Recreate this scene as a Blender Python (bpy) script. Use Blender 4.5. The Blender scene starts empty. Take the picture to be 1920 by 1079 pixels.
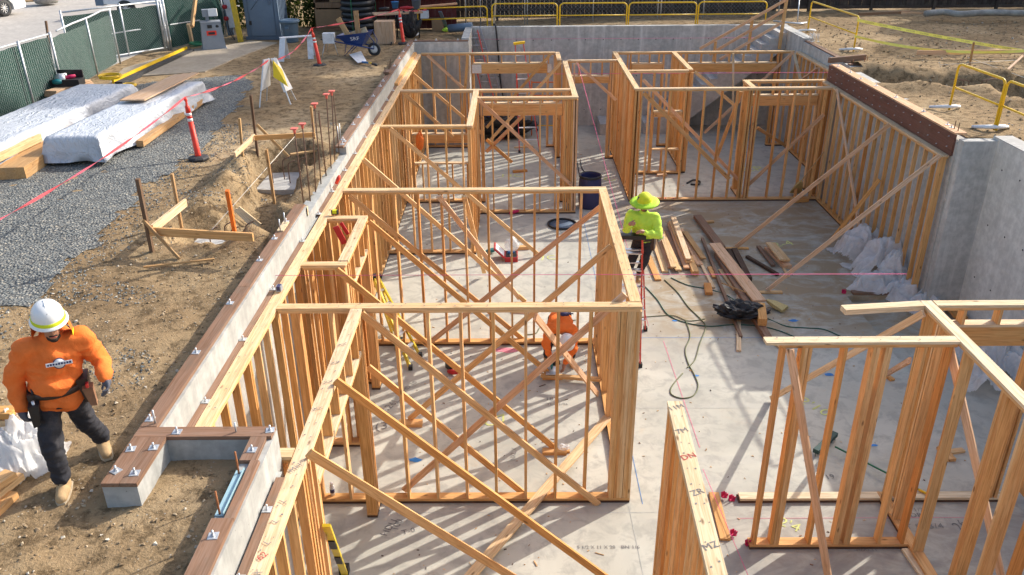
import bpy, bmesh, math, random
from math import radians, sin, cos, pi
from mathutils import Vector, Matrix, noise
random.seed(7)
S = bpy.context.scene
COL = S.collection
# ------------------------------------------------------------------ camera, sky, sun, exposure
cam_d = bpy.data.cameras.new('camera')
cam_d.sensor_width = 36.0
cam_d.lens = 36.0 * 1555.77 / 1920.0
cam_d.clip_start = 0.05
cam_d.clip_end = 900.0
cam = bpy.data.objects.new('camera', cam_d)
COL.objects.link(cam)
S.camera = cam
_p, _y, _r = 0.447715, -0.006483, 0.008493
_fw = Vector((sin(_y) * cos(_p), cos(_y) * cos(_p), -sin(_p)))
_rt = Vector((cos(_y), -sin(_y), 0.0))
_dn = _fw.cross(_rt)
_r1 = cos(_r) * _rt + sin(_r) * _dn
_d1 = -sin(_r) * _rt + cos(_r) * _dn
cam.matrix_world = Matrix(((_r1.x, -_d1.x, -_fw.x, 0), (_r1.y, -_d1.y, -_fw.y, 0), (_r1.z, -_d1.z, -_fw.z, 7.811), (0, 0, 0, 1)))

SUN_EL = radians(32.0)
SUN_H = Vector((0.814, 0.581)).normalized()          # horizontal direction towards the sun
world = bpy.data.worlds.new('World')
S.world = world
world.use_nodes = True
wn = world.node_tree
sky = wn.nodes.new('ShaderNodeTexSky')
sky.sky_type = 'NISHITA'
sky.sun_disc = False
sky.sun_elevation = SUN_EL
sky.sun_rotation = math.atan2(SUN_H.x, SUN_H.y)
sky.air_density = 1.0
sky.dust_density = 3.0
sky.ozone_density = 0.2
wn.links.new(sky.outputs[0], wn.nodes['Background'].inputs[0])
wn.nodes['Background'].inputs[1].default_value = 0.15
sun_d = bpy.data.lights.new('sun', 'SUN')
sun_d.energy = 3.0
sun_d.angle = radians(0.53)
sun_d.color = (1.0, 0.945, 0.85)
sun = bpy.data.objects.new('sun', sun_d)
COL.objects.link(sun)
sun.location = (20, 20, 40)
_sd = Vector((SUN_H.x * cos(SUN_EL), SUN_H.y * cos(SUN_EL), sin(SUN_EL)))
sun.rotation_euler = _sd.to_track_quat('Z', 'Y').to_euler()
S.view_settings.view_transform = 'Standard'
S.view_settings.look = 'None'
S.view_settings.exposure = 0.78
S.view_settings.gamma = 1.0
S.view_settings.use_curve_mapping = False
S.cycles.max_bounces = 8
S.cycles.transparent_max_bounces = 16
S.cycles.use_denoising = True

# ------------------------------------------------------------------ node helpers and materials
MATS = {}
def nd(nt, t, ins=None, **kw):
    n = nt.nodes.new(t)
    for k, v in kw.items():
        setattr(n, k, v)
    for k, v in (ins or {}).items():
        if hasattr(v, 'node'):
            nt.links.new(v, n.inputs[k])
        else:
            n.inputs[k].default_value = v
    return n
def mat_base(name):
    m = bpy.data.materials.new(name)
    m.use_nodes = True
    MATS[name] = m
    return m, m.node_tree, m.node_tree.nodes['Principled BSDF']
def ramp(nt, fac, stops):
    n = nd(nt, 'ShaderNodeValToRGB', {0: fac})
    e = n.color_ramp.elements
    while len(e) < len(stops):
        e.new(0.5)
    for i, (p, c) in enumerate(stops):
        e[i].position = p
        e[i].color = (c[0], c[1], c[2], 1) if not isinstance(c, float) else (c, c, c, 1)
    return n.outputs[0]
def mixc(nt, fac, a, b, mode='MIX'):
    n = nd(nt, 'ShaderNodeMix', data_type='RGBA', blend_type=mode)
    for k, v in ((0, fac), (6, a), (7, b)):
        if hasattr(v, 'node'):
            nt.links.new(v, n.inputs[k])
        elif k == 0:
            n.inputs[0].default_value = v
        else:
            n.inputs[k].default_value = (v[0], v[1], v[2], 1)
    return n.outputs[2]
def mth(nt, op, a, b=0.0, clamp=False):
    n = nd(nt, 'ShaderNodeMath', operation=op, use_clamp=clamp)
    for k, v in ((0, a), (1, b)):
        if hasattr(v, 'node'):
            nt.links.new(v, n.inputs[k])
        else:
            n.inputs[k].default_value = v
    return n.outputs[0]
def coords(nt, scale=(1, 1, 1), rnd=False):
    tc = nd(nt, 'ShaderNodeTexCoord')
    v = tc.outputs['Object']
    if rnd:
        oi = nd(nt, 'ShaderNodeObjectInfo')
        off = mth(nt, 'MULTIPLY', oi.outputs['Random'], 37.0)
        v = nd(nt, 'ShaderNodeVectorMath', {0: v, 1: off}, operation='ADD').outputs[0]
    return nd(nt, 'ShaderNodeMapping', {'Vector': v, 'Scale': scale}).outputs[0]
def nz(nt, vec, sc, det=4.0, rough=0.55, dist=0.0):
    return nd(nt, 'ShaderNodeTexNoise', {'Vector': vec, 'Scale': sc, 'Detail': det, 'Roughness': rough, 'Distortion': dist}).outputs[0]
def bump(nt, bsdf, h, strength, dist):
    b = nd(nt, 'ShaderNodeBump', {'Height': h, 'Strength': strength, 'Distance': dist})
    nt.links.new(b.outputs[0], bsdf.inputs['Normal'])
def wood(name, tones, rough=0.75, knots=True, dirt=0.0):
    """lumber: grain runs along the local Z of every board; tone differs board by board"""
    m, nt, b = mat_base(name)
    oi = nd(nt, 'ShaderNodeObjectInfo').outputs['Random']
    base = ramp(nt, oi, [(i / (len(tones) - 1), t) for i, t in enumerate(tones)])
    v = coords(nt, (1, 1, 0.045), True)
    g1 = nz(nt, v, 42, 5, 0.6, 0.9)
    g2 = nz(nt, coords(nt, (1, 1, 0.1), True), 9, 3, 0.5, 1.5)
    dark = mixc(nt, 1.0, base, (0.60, 0.48, 0.36), 'MULTIPLY')
    c = mixc(nt, ramp(nt, g1, [(0.42, 0.0), (0.72, 1.0)]), base, dark)
    c = mixc(nt, ramp(nt, g2, [(0.45, 0.0), (0.75, 0.6)]), c, mixc(nt, 1.0, base, (0.95, 0.78, 0.62), 'MULTIPLY'))
    if knots:
        vo = nd(nt, 'ShaderNodeTexVoronoi', {'Vector': coords(nt, (1, 1, 0.34), True), 'Scale': 7.0, 'Randomness': 1.0})
        k = ramp(nt, vo.outputs['Distance'], [(0.05, 1.0), (0.13, 0.0)])
        c = mixc(nt, mth(nt, 'MULTIPLY', k, 0.8), c, (0.14, 0.065, 0.025))
    if dirt:
        d = nz(nt, coords(nt, (1, 1, 0.6), True), 5, 5, 0.65)
        c = mixc(nt, ramp(nt, d, [(0.5, 0.0), (0.7, dirt)]), c, (0.16, 0.13, 0.10))
    nt.links.new(c, b.inputs['Base Color'])
    b.inputs['Roughness'].default_value = rough
    b.inputs['Specular IOR Level'].default_value = 0.25
    bump(nt, b, g1, 0.25, 0.004)
    return m
def plain(name, col, rough=0.5, metal=0.0, var=0.12, sc=8.0, dirt=None, bmp=0.0, spec=0.5, bsc=30.0):
    m, nt, b = mat_base(name)
    v = coords(nt, (1, 1, 1), True)
    n = nz(nt, v, sc, 5, 0.6)
    lo = tuple(x * (1 - var) for x in col)
    hi = tuple(min(1, x * (1 + var)) for x in col)
    c = ramp(nt, n, [(0.3, lo), (0.7, hi)])
    if dirt:
        d = nz(nt, v, sc * 0.45, 6, 0.7, 0.4)
        c = mixc(nt, ramp(nt, d, [(0.52, 0.0), (0.72, dirt[3])]), c, dirt[:3])
    nt.links.new(c, b.inputs['Base Color'])
    r = ramp(nt, n, [(0.3, max(0.02, rough - 0.08)), (0.7, min(1.0, rough + 0.08))])
    nt.links.new(r, b.inputs['Roughness'])
    b.inputs['Metallic'].default_value = metal
    b.inputs['Specular IOR Level'].default_value = spec
    if bmp:
        bump(nt, b, nz(nt, v, bsc, 4, 0.6, 1.5), bmp, 0.012)
    return m
wood('fir', [(0.72, 0.42, 0.17), (0.66, 0.345, 0.115), (0.78, 0.505, 0.25), (0.61, 0.285, 0.088), (0.75, 0.46, 0.21), (0.69, 0.375, 0.135), (0.79, 0.55, 0.30), (0.64, 0.37, 0.14)])
wood('fir_plate', [(0.77, 0.575, 0.345), (0.74, 0.51, 0.27), (0.79, 0.61, 0.41), (0.75, 0.545, 0.32)], dirt=0.18)
wood('pine_pale', [(0.76, 0.65, 0.47), (0.72, 0.58, 0.38), (0.78, 0.68, 0.52)], rough=0.8)
wood('fir_pink', [(0.72, 0.45, 0.27), (0.76, 0.54, 0.37), (0.68, 0.40, 0.23)])
wood('treated', [(0.285, 0.175, 0.12), (0.235, 0.145, 0.10), (0.32, 0.20, 0.14)], dirt=0.5)
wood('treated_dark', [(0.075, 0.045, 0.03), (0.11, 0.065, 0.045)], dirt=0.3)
wood('stake_wood', [(0.55, 0.34, 0.15), (0.48, 0.30, 0.15), (0.58, 0.38, 0.18)], dirt=0.3)
wood('weathered', [(0.14, 0.085, 0.05), (0.20, 0.13, 0.085), (0.10, 0.06, 0.04)], dirt=0.5)
wood('ledger_red', [(0.185, 0.088, 0.065), (0.185, 0.088, 0.065)], knots=False, dirt=0.25)
wood('fence_board', [(0.055, 0.045, 0.04), (0.085, 0.065, 0.055), (0.045, 0.035, 0.03), (0.075, 0.06, 0.055)], dirt=0.5, rough=0.9)
wood('ply', [(0.60, 0.42, 0.28), (0.56, 0.40, 0.27)], knots=False)
wood('shelf_wood', [(0.30, 0.19, 0.12), (0.33, 0.21, 0.13)], dirt=0.3)
wood('shed_red', [(0.11, 0.025, 0.025), (0.13, 0.03, 0.03)], knots=False, dirt=0.4)
plain('steel', (0.55, 0.56, 0.58), 0.42, 0.85, 0.15, 14)
plain('galv', (0.60, 0.62, 0.64), 0.5, 0.7, 0.2, 30)
plain('white_metal', (0.75, 0.76, 0.78), 0.45, 0.0, 0.08, 10, (0.3, 0.26, 0.2, 0.5))
plain('rust', (0.16, 0.09, 0.06), 0.85, 0.3, 0.3, 40)
plain('bolt_orange', (0.36, 0.13, 0.045), 0.8, 0.0, 0.3, 30)
plain('safety_red', (0.80, 0.045, 0.02), 0.5, 0, 0.12, 6, (0.3, 0.06, 0.04, 0.35))
plain('cap_red', (0.72, 0.16, 0.12), 0.6, 0, 0.12, 12)
plain('stake_orange', (0.75, 0.17, 0.02), 0.7, 0, 0.1, 12)
plain('white_band', (0.80, 0.80, 0.80), 0.4, 0, 0.05)
plain('rubber', (0.03, 0.031, 0.034), 0.75, 0, 0.25, 20, (0.14, 0.12, 0.10, 0.6))
plain('black', (0.018, 0.018, 0.02), 0.55, 0, 0.25, 12)
plain('black_pipe', (0.022, 0.023, 0.026), 0.38, 0, 0.2, 20, (0.12, 0.10, 0.08, 0.35))
plain('yellow', (0.80, 0.50, 0.012), 0.45, 0, 0.08, 6, (0.35, 0.25, 0.08, 0.35))
plain('yellow_wood', (0.55, 0.38, 0.03), 0.7, 0, 0.2, 8, (0.25, 0.2, 0.1, 0.6))
plain('tape_yellow', (0.92, 0.90, 0.22), 0.5, 0, 0.06)
plain('tape_pink', (0.80, 0.13, 0.16), 0.55, 0, 0.08)
plain('string_pink', (0.85, 0.10, 0.30), 0.7, 0, 0.03)
plain('string_white', (0.75, 0.72, 0.66), 0.8, 0, 0.03)
plain('sign_yellow', (0.85, 0.62, 0.01), 0.5, 0, 0.08, 5)
plain('toilet_blue', (0.135, 0.185, 0.25), 0.5, 0, 0.08, 3, (0.2, 0.2, 0.2, 0.3), spec=0.35)
plain('toilet_dark', (0.10, 0.14, 0.20), 0.5, 0, 0.08, 3)
plain('bin_blue', (0.10, 0.16, 0.22), 0.5, 0, 0.1, 5, (0.3, 0.3, 0.3, 0.35))
plain('grey_plastic', (0.25, 0.27, 0.30), 0.5, 0, 0.1, 4, (0.35, 0.33, 0.3, 0.3))
plain('barrow_blue', (0.008, 0.035, 0.16), 0.4, 0, 0.12, 6, (0.12, 0.10, 0.08, 0.35))
plain('green_plastic', (0.02, 0.16, 0.07), 0.5, 0, 0.15)
plain('green_dark', (0.012, 0.05, 0.045), 0.6, 0, 0.2)
plain('green_cord', (0.015, 0.10, 0.065), 0.55, 0, 0.1)
plain('olive_cord', (0.13, 0.14, 0.055), 0.55, 0, 0.1)
plain('broom_straw', (0.55, 0.42, 0.18), 0.85, 0, 0.2, 40)
plain('cardboard', (0.32, 0.20, 0.11), 0.85, 0, 0.1, 5)
plain('blue_plastic', (0.03, 0.16, 0.40), 0.4, 0, 0.1)
plain('teal', (0.01, 0.17, 0.19), 0.5, 0, 0.1)
plain('red_tool', (0.45, 0.015, 0.02), 0.45, 0, 0.1)
plain('pink_plastic', (0.80, 0.03, 0.22), 0.45, 0, 0.08)
plain('magenta', (0.55, 0.015, 0.10), 0.6, 0, 0.1)
plain('car_white', (0.78, 0.79, 0.80), 0.25, 0, 0.02, 2)
plain('car_glass', (0.02, 0.025, 0.03), 0.12, 0, 0.1)
plain('alu', (0.62, 0.63, 0.65), 0.35, 0.6, 0.08, 20)
plain('ladder_red', (0.65, 0.07, 0.045), 0.45, 0, 0.12, 8, (0.5, 0.45, 0.4, 0.35))
plain('ladder_yellow', (0.72, 0.55, 0.02), 0.45, 0, 0.1, 8, (0.3, 0.28, 0.2, 0.35))
plain('blue_flash', (0.33, 0.50, 0.56), 0.5, 0, 0.08, 6)
plain('ink', (0.20, 0.19, 0.185), 0.9, 0, 0.3, 12)
plain('ink_red', (0.42, 0.05, 0.05), 0.9, 0, 0.3, 12)
plain('paint_yellow', (0.60, 0.62, 0.22), 0.8, 0, 0.25, 9)
plain('paint_blue', (0.05, 0.22, 0.55), 0.85, 0, 0.3, 9)
plain('paint_pink', (0.70, 0.25, 0.32), 0.85, 0, 0.2, 9)
plain('hoodie', (0.88, 0.205, 0.045), 0.85, 0, 0.08, 7, (0.62, 0.12, 0.02, 0.5), bmp=0.9, spec=0.15, bsc=9)
plain('lime_shirt', (0.58, 0.84, 0.10), 0.8, 0, 0.06, 7, bmp=0.8, spec=0.15, bsc=9)
plain('lime_hat', (0.45, 0.72, 0.03), 0.75, 0, 0.08, 8)
plain('lime_yellow', (0.62, 0.66, 0.01), 0.7, 0, 0.08, 8)
plain('denim', (0.035, 0.035, 0.042), 0.85, 0, 0.25, 10, (0.09, 0.08, 0.075, 0.5), bmp=0.4, spec=0.2, bsc=18)
plain('skin', (0.40, 0.20, 0.125), 0.55, 0, 0.08, 10)
plain('hair', (0.02, 0.014, 0.01), 0.7, 0, 0.2, 40)
plain('boot_tan', (0.47, 0.31, 0.155), 0.8, 0, 0.15, 18, (0.25, 0.18, 0.1, 0.5), bmp=0.3)
plain('sole', (0.50, 0.42, 0.30), 0.8, 0, 0.15, 18)
plain('glove', (0.085, 0.09, 0.115), 0.75, 0, 0.15, 18, bmp=0.3)
plain('leather', (0.055, 0.035, 0.025), 0.65, 0, 0.3, 12, (0.16, 0.09, 0.05, 0.5))
plain('leather_tan', (0.26, 0.13, 0.07), 0.7, 0, 0.2, 12)
plain('hat_white', (0.80, 0.80, 0.79), 0.32, 0, 0.02, 4)
plain('navy', (0.03, 0.03, 0.10), 0.6, 0, 0.1)
plain('stone_grey', (0.28, 0.27, 0.25), 0.85, 0, 0.35, 4)
plain('mesh_wire', (0.26, 0.30, 0.30), 0.5, 0.6, 0.1)
plain('wire_dark', (0.16, 0.165, 0.16), 0.6, 0.3, 0.1)

def concrete(name, lo, hi, streak, panel=None, bmp=0.25):
    m, nt, b = mat_base(name)
    v = coords(nt)
    n1 = nz(nt, v, 0.9, 7, 0.62, 0.6)
    n2 = nz(nt, v, 7, 6, 0.65)
    c = ramp(nt, n1, [(0.30, lo), (0.68, hi)])
    c = mixc(nt, ramp(nt, n2, [(0.40, 0.5), (0.62, 0.0)]), c, tuple(x * 0.72 for x in lo))
    if streak:
        n3 = nz(nt, coords(nt, (3.2, 3.2, 0.25)), 1.6, 5, 0.6)
        c = mixc(nt, ramp(nt, n3, [(0.52, 0.0), (0.72, streak)]), c, tuple(min(1, x * 1.35) for x in hi))
        c = mixc(nt, ramp(nt, n3, [(0.28, streak), (0.42, 0.0)]), c, tuple(x * 0.6 for x in lo))
    sp = nd(nt, 'ShaderNodeTexVoronoi', {'Vector': v, 'Scale': 9.0})
    c = mixc(nt, ramp(nt, sp.outputs['Distance'], [(0.03, 0.7), (0.07, 0.0)]), c, tuple(x * 0.35 for x in lo))
    nt.links.new(c, b.inputs['Base Color'])
    b.inputs['Roughness'].default_value = 0.85
    b.inputs['Specular IOR Level'].default_value = 0.25
    bump(nt, b, mixc(nt, 0.5, n1, n2), bmp, 0.012)
    return m
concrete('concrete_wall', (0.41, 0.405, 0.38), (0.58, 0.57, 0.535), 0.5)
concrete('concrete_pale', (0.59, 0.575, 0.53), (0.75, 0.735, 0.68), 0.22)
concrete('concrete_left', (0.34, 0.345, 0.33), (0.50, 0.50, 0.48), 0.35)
concrete('concrete_top', (0.46, 0.45, 0.43), (0.60, 0.59, 0.56), 0.0)
concrete('pavement', (0.36, 0.30, 0.225), (0.46, 0.39, 0.30), 0.0)
concrete('street_surface', (0.40, 0.37, 0.34), (0.50, 0.47, 0.43), 0.0, bmp=0.1)

def floor_mat():
    m, nt, b = mat_base('slab_floor')
    v = coords(nt)
    n1 = nz(nt, v, 0.55, 8, 0.62, 0.7)
    n2 = nz(nt, v, 3.5, 7, 0.68, 0.5)
    c = ramp(nt, n1, [(0.30, (0.41, 0.395, 0.335)), (0.70, (0.59, 0.565, 0.485))])
    c = mixc(nt, ramp(nt, n2, [(0.38, 0.75), (0.52, 0.0)]), c, (0.35, 0.335, 0.295))
    c = mixc(nt, ramp(nt, nz(nt, v, 1.3, 6, 0.7, 1.0), [(0.60, 0.0), (0.78, 0.45)]), c, (0.55, 0.40, 0.24))
    # trowel bands
    w = nz(nt, coords(nt, (0.15, 1.6, 1)), 2.0, 4, 0.6)
    c = mixc(nt, ramp(nt, w, [(0.5, 0.0), (0.7, 0.3)]), c, (0.40, 0.385, 0.36))
    # mud dried on the slab in the room at the back right
    sx = nd(nt, 'ShaderNodeSeparateXYZ', {0: nd(nt, 'ShaderNodeTexCoord').outputs['Object']})
    def band(o, a, bb, e):
        u = nd(nt, 'ShaderNodeMapRange', {0: o, 1: a - e, 2: a + e}, interpolation_type='SMOOTHSTEP').outputs[0]
        w_ = nd(nt, 'ShaderNodeMapRange', {0: o, 1: bb - e, 2: bb + e, 3: 1.0, 4: 0.0}, interpolation_type='SMOOTHSTEP').outputs[0]
        return mth(nt, 'MULTIPLY', u, w_)
    reg = mth(nt, 'MULTIPLY', band(sx.outputs[0], 2.6, 8.6, 0.7), band(sx.outputs[1], 14.0, 21.9, 1.0))
    mud = nz(nt, coords(nt, (0.8, 1.3, 1)), 1.5, 8, 0.68, 0.9)
    c = mixc(nt, mth(nt, 'MULTIPLY', reg, ramp(nt, mud, [(0.36, 0.15), (0.56, 0.92)])), c, (0.33, 0.235, 0.135))
    reg2 = mth(nt, 'MULTIPLY', band(sx.outputs[0], 2.3, 9.0, 0.25), band(sx.outputs[1], 6.0, 9.5, 0.2))
    c = mixc(nt, mth(nt, 'MULTIPLY', reg2, ramp(nt, mud, [(0.40, 0.25), (0.60, 0.85)])), c, (0.29, 0.265, 0.235))
    cr = nd(nt, 'ShaderNodeTexVoronoi', {'Vector': coords(nt, (1, 1, 1)), 'Scale': 15.0})
    c = mixc(nt, ramp(nt, cr.outputs['Distance'], [(0.025, 0.75), (0.05, 0.0)]), c, (0.16, 0.12, 0.09))
    nt.links.new(c, b.inputs['Base Color'])
    nt.links.new(ramp(nt, n1, [(0.3, 0.55), (0.7, 0.8)]), b.inputs['Roughness'])
    b.inputs['Specular IOR Level'].default_value = 0.35
    bump(nt, b, n2, 0.12, 0.01)
floor_mat()
plain('chalk', (0.60, 0.62, 0.64), 0.9, 0, 0.15, 6)
isl = None

def soil(name, lo, mid, hi, peb=0.5):
    m, nt, b = mat_base(name)
    v = coords(nt)
    n1 = nz(nt, v, 0.35, 8, 0.65, 0.5)
    n2 = nz(nt, v, 5.5, 8, 0.72, 0.3)
    n3 = nz(nt, v, 30, 4, 0.7)
    c = ramp(nt, n1, [(0.32, lo), (0.52, mid), (0.70, hi)])
    c = mixc(nt, ramp(nt, n2, [(0.38, 0.85), (0.52, 0.0)]), c, tuple(x * 0.45 for x in lo))
    c = mixc(nt, ramp(nt, n3, [(0.58, 0.0), (0.75, 0.5)]), c, tuple(min(1, x * 1.35) for x in hi))
    vo = nd(nt, 'ShaderNodeTexVoronoi', {'Vector': v, 'Scale': 22.0})
    spot = ramp(nt, vo.outputs['Distance'], [(0.10, 1.0), (0.2, 0.0)])
    sel = ramp(nt, nd(nt, 'ShaderNodeSeparateColor', {0: vo.outputs['Color']}).outputs[0], [(1 - peb * 0.5, 0.0), (1 - peb * 0.5 + 0.02, 1.0)])
    c = mixc(nt, mth(nt, 'MULTIPLY', spot, sel), c, (0.40, 0.36, 0.30))
    nt.links.new(c, b.inputs['Base Color'])
    b.inputs['Roughness'].default_value = 0.95
    b.inputs['Specular IOR Level'].default_value = 0.1
    bump(nt, b, mixc(nt, 0.35, n2, n3), 0.9, 0.05)
soil('dirt', (0.235, 0.158, 0.086), (0.345, 0.245, 0.138), (0.455, 0.343, 0.21))
def gravel_mat():
    m, nt, b = mat_base('gravel')
    v = coords(nt)
    vo = nd(nt, 'ShaderNodeTexVoronoi', {'Vector': v, 'Scale': 26.0})
    g = nd(nt, 'ShaderNodeSeparateColor', {0: vo.outputs['Color']}).outputs[0]
    c = ramp(nt, g, [(0.0, (0.095, 0.10, 0.10)), (0.45, (0.18, 0.195, 0.19)), (0.8, (0.26, 0.265, 0.25)), (1.0, (0.40, 0.365, 0.295))])
    c = mixc(nt, ramp(nt, vo.outputs['Distance'], [(0.35, 0.0), (0.7, 0.75)]), c, (0.09, 0.088, 0.082))
    nt.links.new(c, b.inputs['Base Color'])
    b.inputs['Roughness'].default_value = 0.9
    bump(nt, b, mth(nt, 'SUBTRACT', 1.0, vo.outputs['Distance']), 1.0, 0.03)
gravel_mat()
def island_mat(name, stops):
    m, nt, b = mat_base(name)
    g = nd(nt, 'ShaderNodeNewGeometry')
    nt.links.new(ramp(nt, g.outputs['Random Per Island'], stops), b.inputs['Base Color'])
    b.inputs['Roughness'].default_value = 0.9
    b.inputs['Specular IOR Level'].default_value = 0.2
island_mat('gravel_stone', [(0.0, (0.085, 0.095, 0.10)), (0.4, (0.16, 0.18, 0.185)), (0.75, (0.25, 0.26, 0.25)), (1.0, (0.48, 0.45, 0.38))])
island_mat('clod', [(0.0, (0.22, 0.155, 0.09)), (0.6, (0.36, 0.265, 0.165)), (0.9, (0.45, 0.36, 0.25)), (1.0, (0.58, 0.54, 0.47))])
def film(name, col, alpha, trans, rough=0.35, bsc=5.0):
    m, nt, b = mat_base(name)
    v = coords(nt)
    n = nz(nt, v, bsc, 6, 0.65, 1.2)
    b.inputs['Base Color'].default_value = (*col, 1)
    b.inputs['Roughness'].default_value = rough
    b.inputs['Specular IOR Level'].default_value = 0.6
    nt.links.new(ramp(nt, n, [(0.35, alpha), (0.7, min(1.0, alpha + 0.3))]), b.inputs['Alpha'])
    tl = nd(nt, 'ShaderNodeBsdfTranslucent', {0: (*col, 1)})
    mx = nd(nt, 'ShaderNodeMixShader', {0: trans, 1: b.outputs[0], 2: tl.outputs[0]})
    nt.links.new(mx.outputs[0], nt.nodes['Material Output'].inputs[0])
    bump(nt, b, n, 0.6, 0.03)
    return m
film('poly_film', (0.92, 0.92, 0.92), 0.50, 0.3, 0.25)
film('clear_bag', (0.80, 0.80, 0.80), 0.42, 0.25)
def tarp_mat():
    m, nt, b = mat_base('tarp')
    v = coords(nt, (1, 1, 1))
    n = nz(nt, v, 1.2, 4, 0.5, 0.6)
    c = ramp(nt, n, [(0.35, (0.48, 0.51, 0.56)), (0.65, (0.55, 0.575, 0.62))])
    sc = nz(nt, coords(nt, (1.0, 0.3, 1)), 5, 3, 0.6, 0.3)
    c = mixc(nt, ramp(nt, sc, [(0.70, 0.0), (0.73, 0.5)]), c, (0.30, 0.32, 0.37))
    nt.links.new(c, b.inputs['Base Color'])
    b.inputs['Roughness'].default_value = 0.4
    bump(nt, b, nz(nt, coords(nt, (1.8, 0.8, 1.4)), 3.2, 4, 0.55, 1.6), 0.8, 0.07)
tarp_mat()
def screen_mat():
    m, nt, b = mat_base('green_screen')
    v = coords(nt)
    n = nz(nt, coords(nt, (1, 1, 0.5)), 1.4, 5, 0.6)
    c = ramp(nt, n, [(0.3, (0.013, 0.042, 0.033)), (0.7, (0.03, 0.072, 0.058))])
    nt.links.new(c, b.inputs['Base Color'])
    b.inputs['Roughness'].default_value = 0.9
    b.inputs['Specular IOR Level'].default_value = 0.04
    tl = nd(nt, 'ShaderNodeBsdfTranslucent', {0: (0.07, 0.16, 0.12, 1)})
    mx = nd(nt, 'ShaderNodeMixShader', {0: 0.12, 1: b.outputs[0], 2: tl.outputs[0]})
    nt.links.new(mx.outputs[0], nt.nodes['Material Output'].inputs[0])
    bump(nt, b, n, 0.5, 0.06)
screen_mat()
def leaf_mat(name, lo, hi):
    m, nt, b = mat_base(name)
    c = ramp(nt, nz(nt, coords(nt), 3.0, 3), [(0.3, lo), (0.7, hi)])
    nt.links.new(c, b.inputs['Base Color'])
    b.inputs['Roughness'].default_value = 0.8
    b.inputs['Specular IOR Level'].default_value = 0.15
    tl = nd(nt, 'ShaderNodeBsdfTranslucent', {0: (hi[0] * 1.5, hi[1] * 1.5, hi[2], 1)})
    mx = nd(nt, 'ShaderNodeMixShader', {0: 0.3, 1: b.outputs[0], 2: tl.outputs[0]})
    nt.links.new(mx.outputs[0], nt.nodes['Material Output'].inputs[0])
leaf_mat('leaf', (0.025, 0.04, 0.01), (0.075, 0.095, 0.025))
plain('bark', (0.10, 0.075, 0.055), 0.9, 0, 0.3, 12, bmp=0.6)

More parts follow.
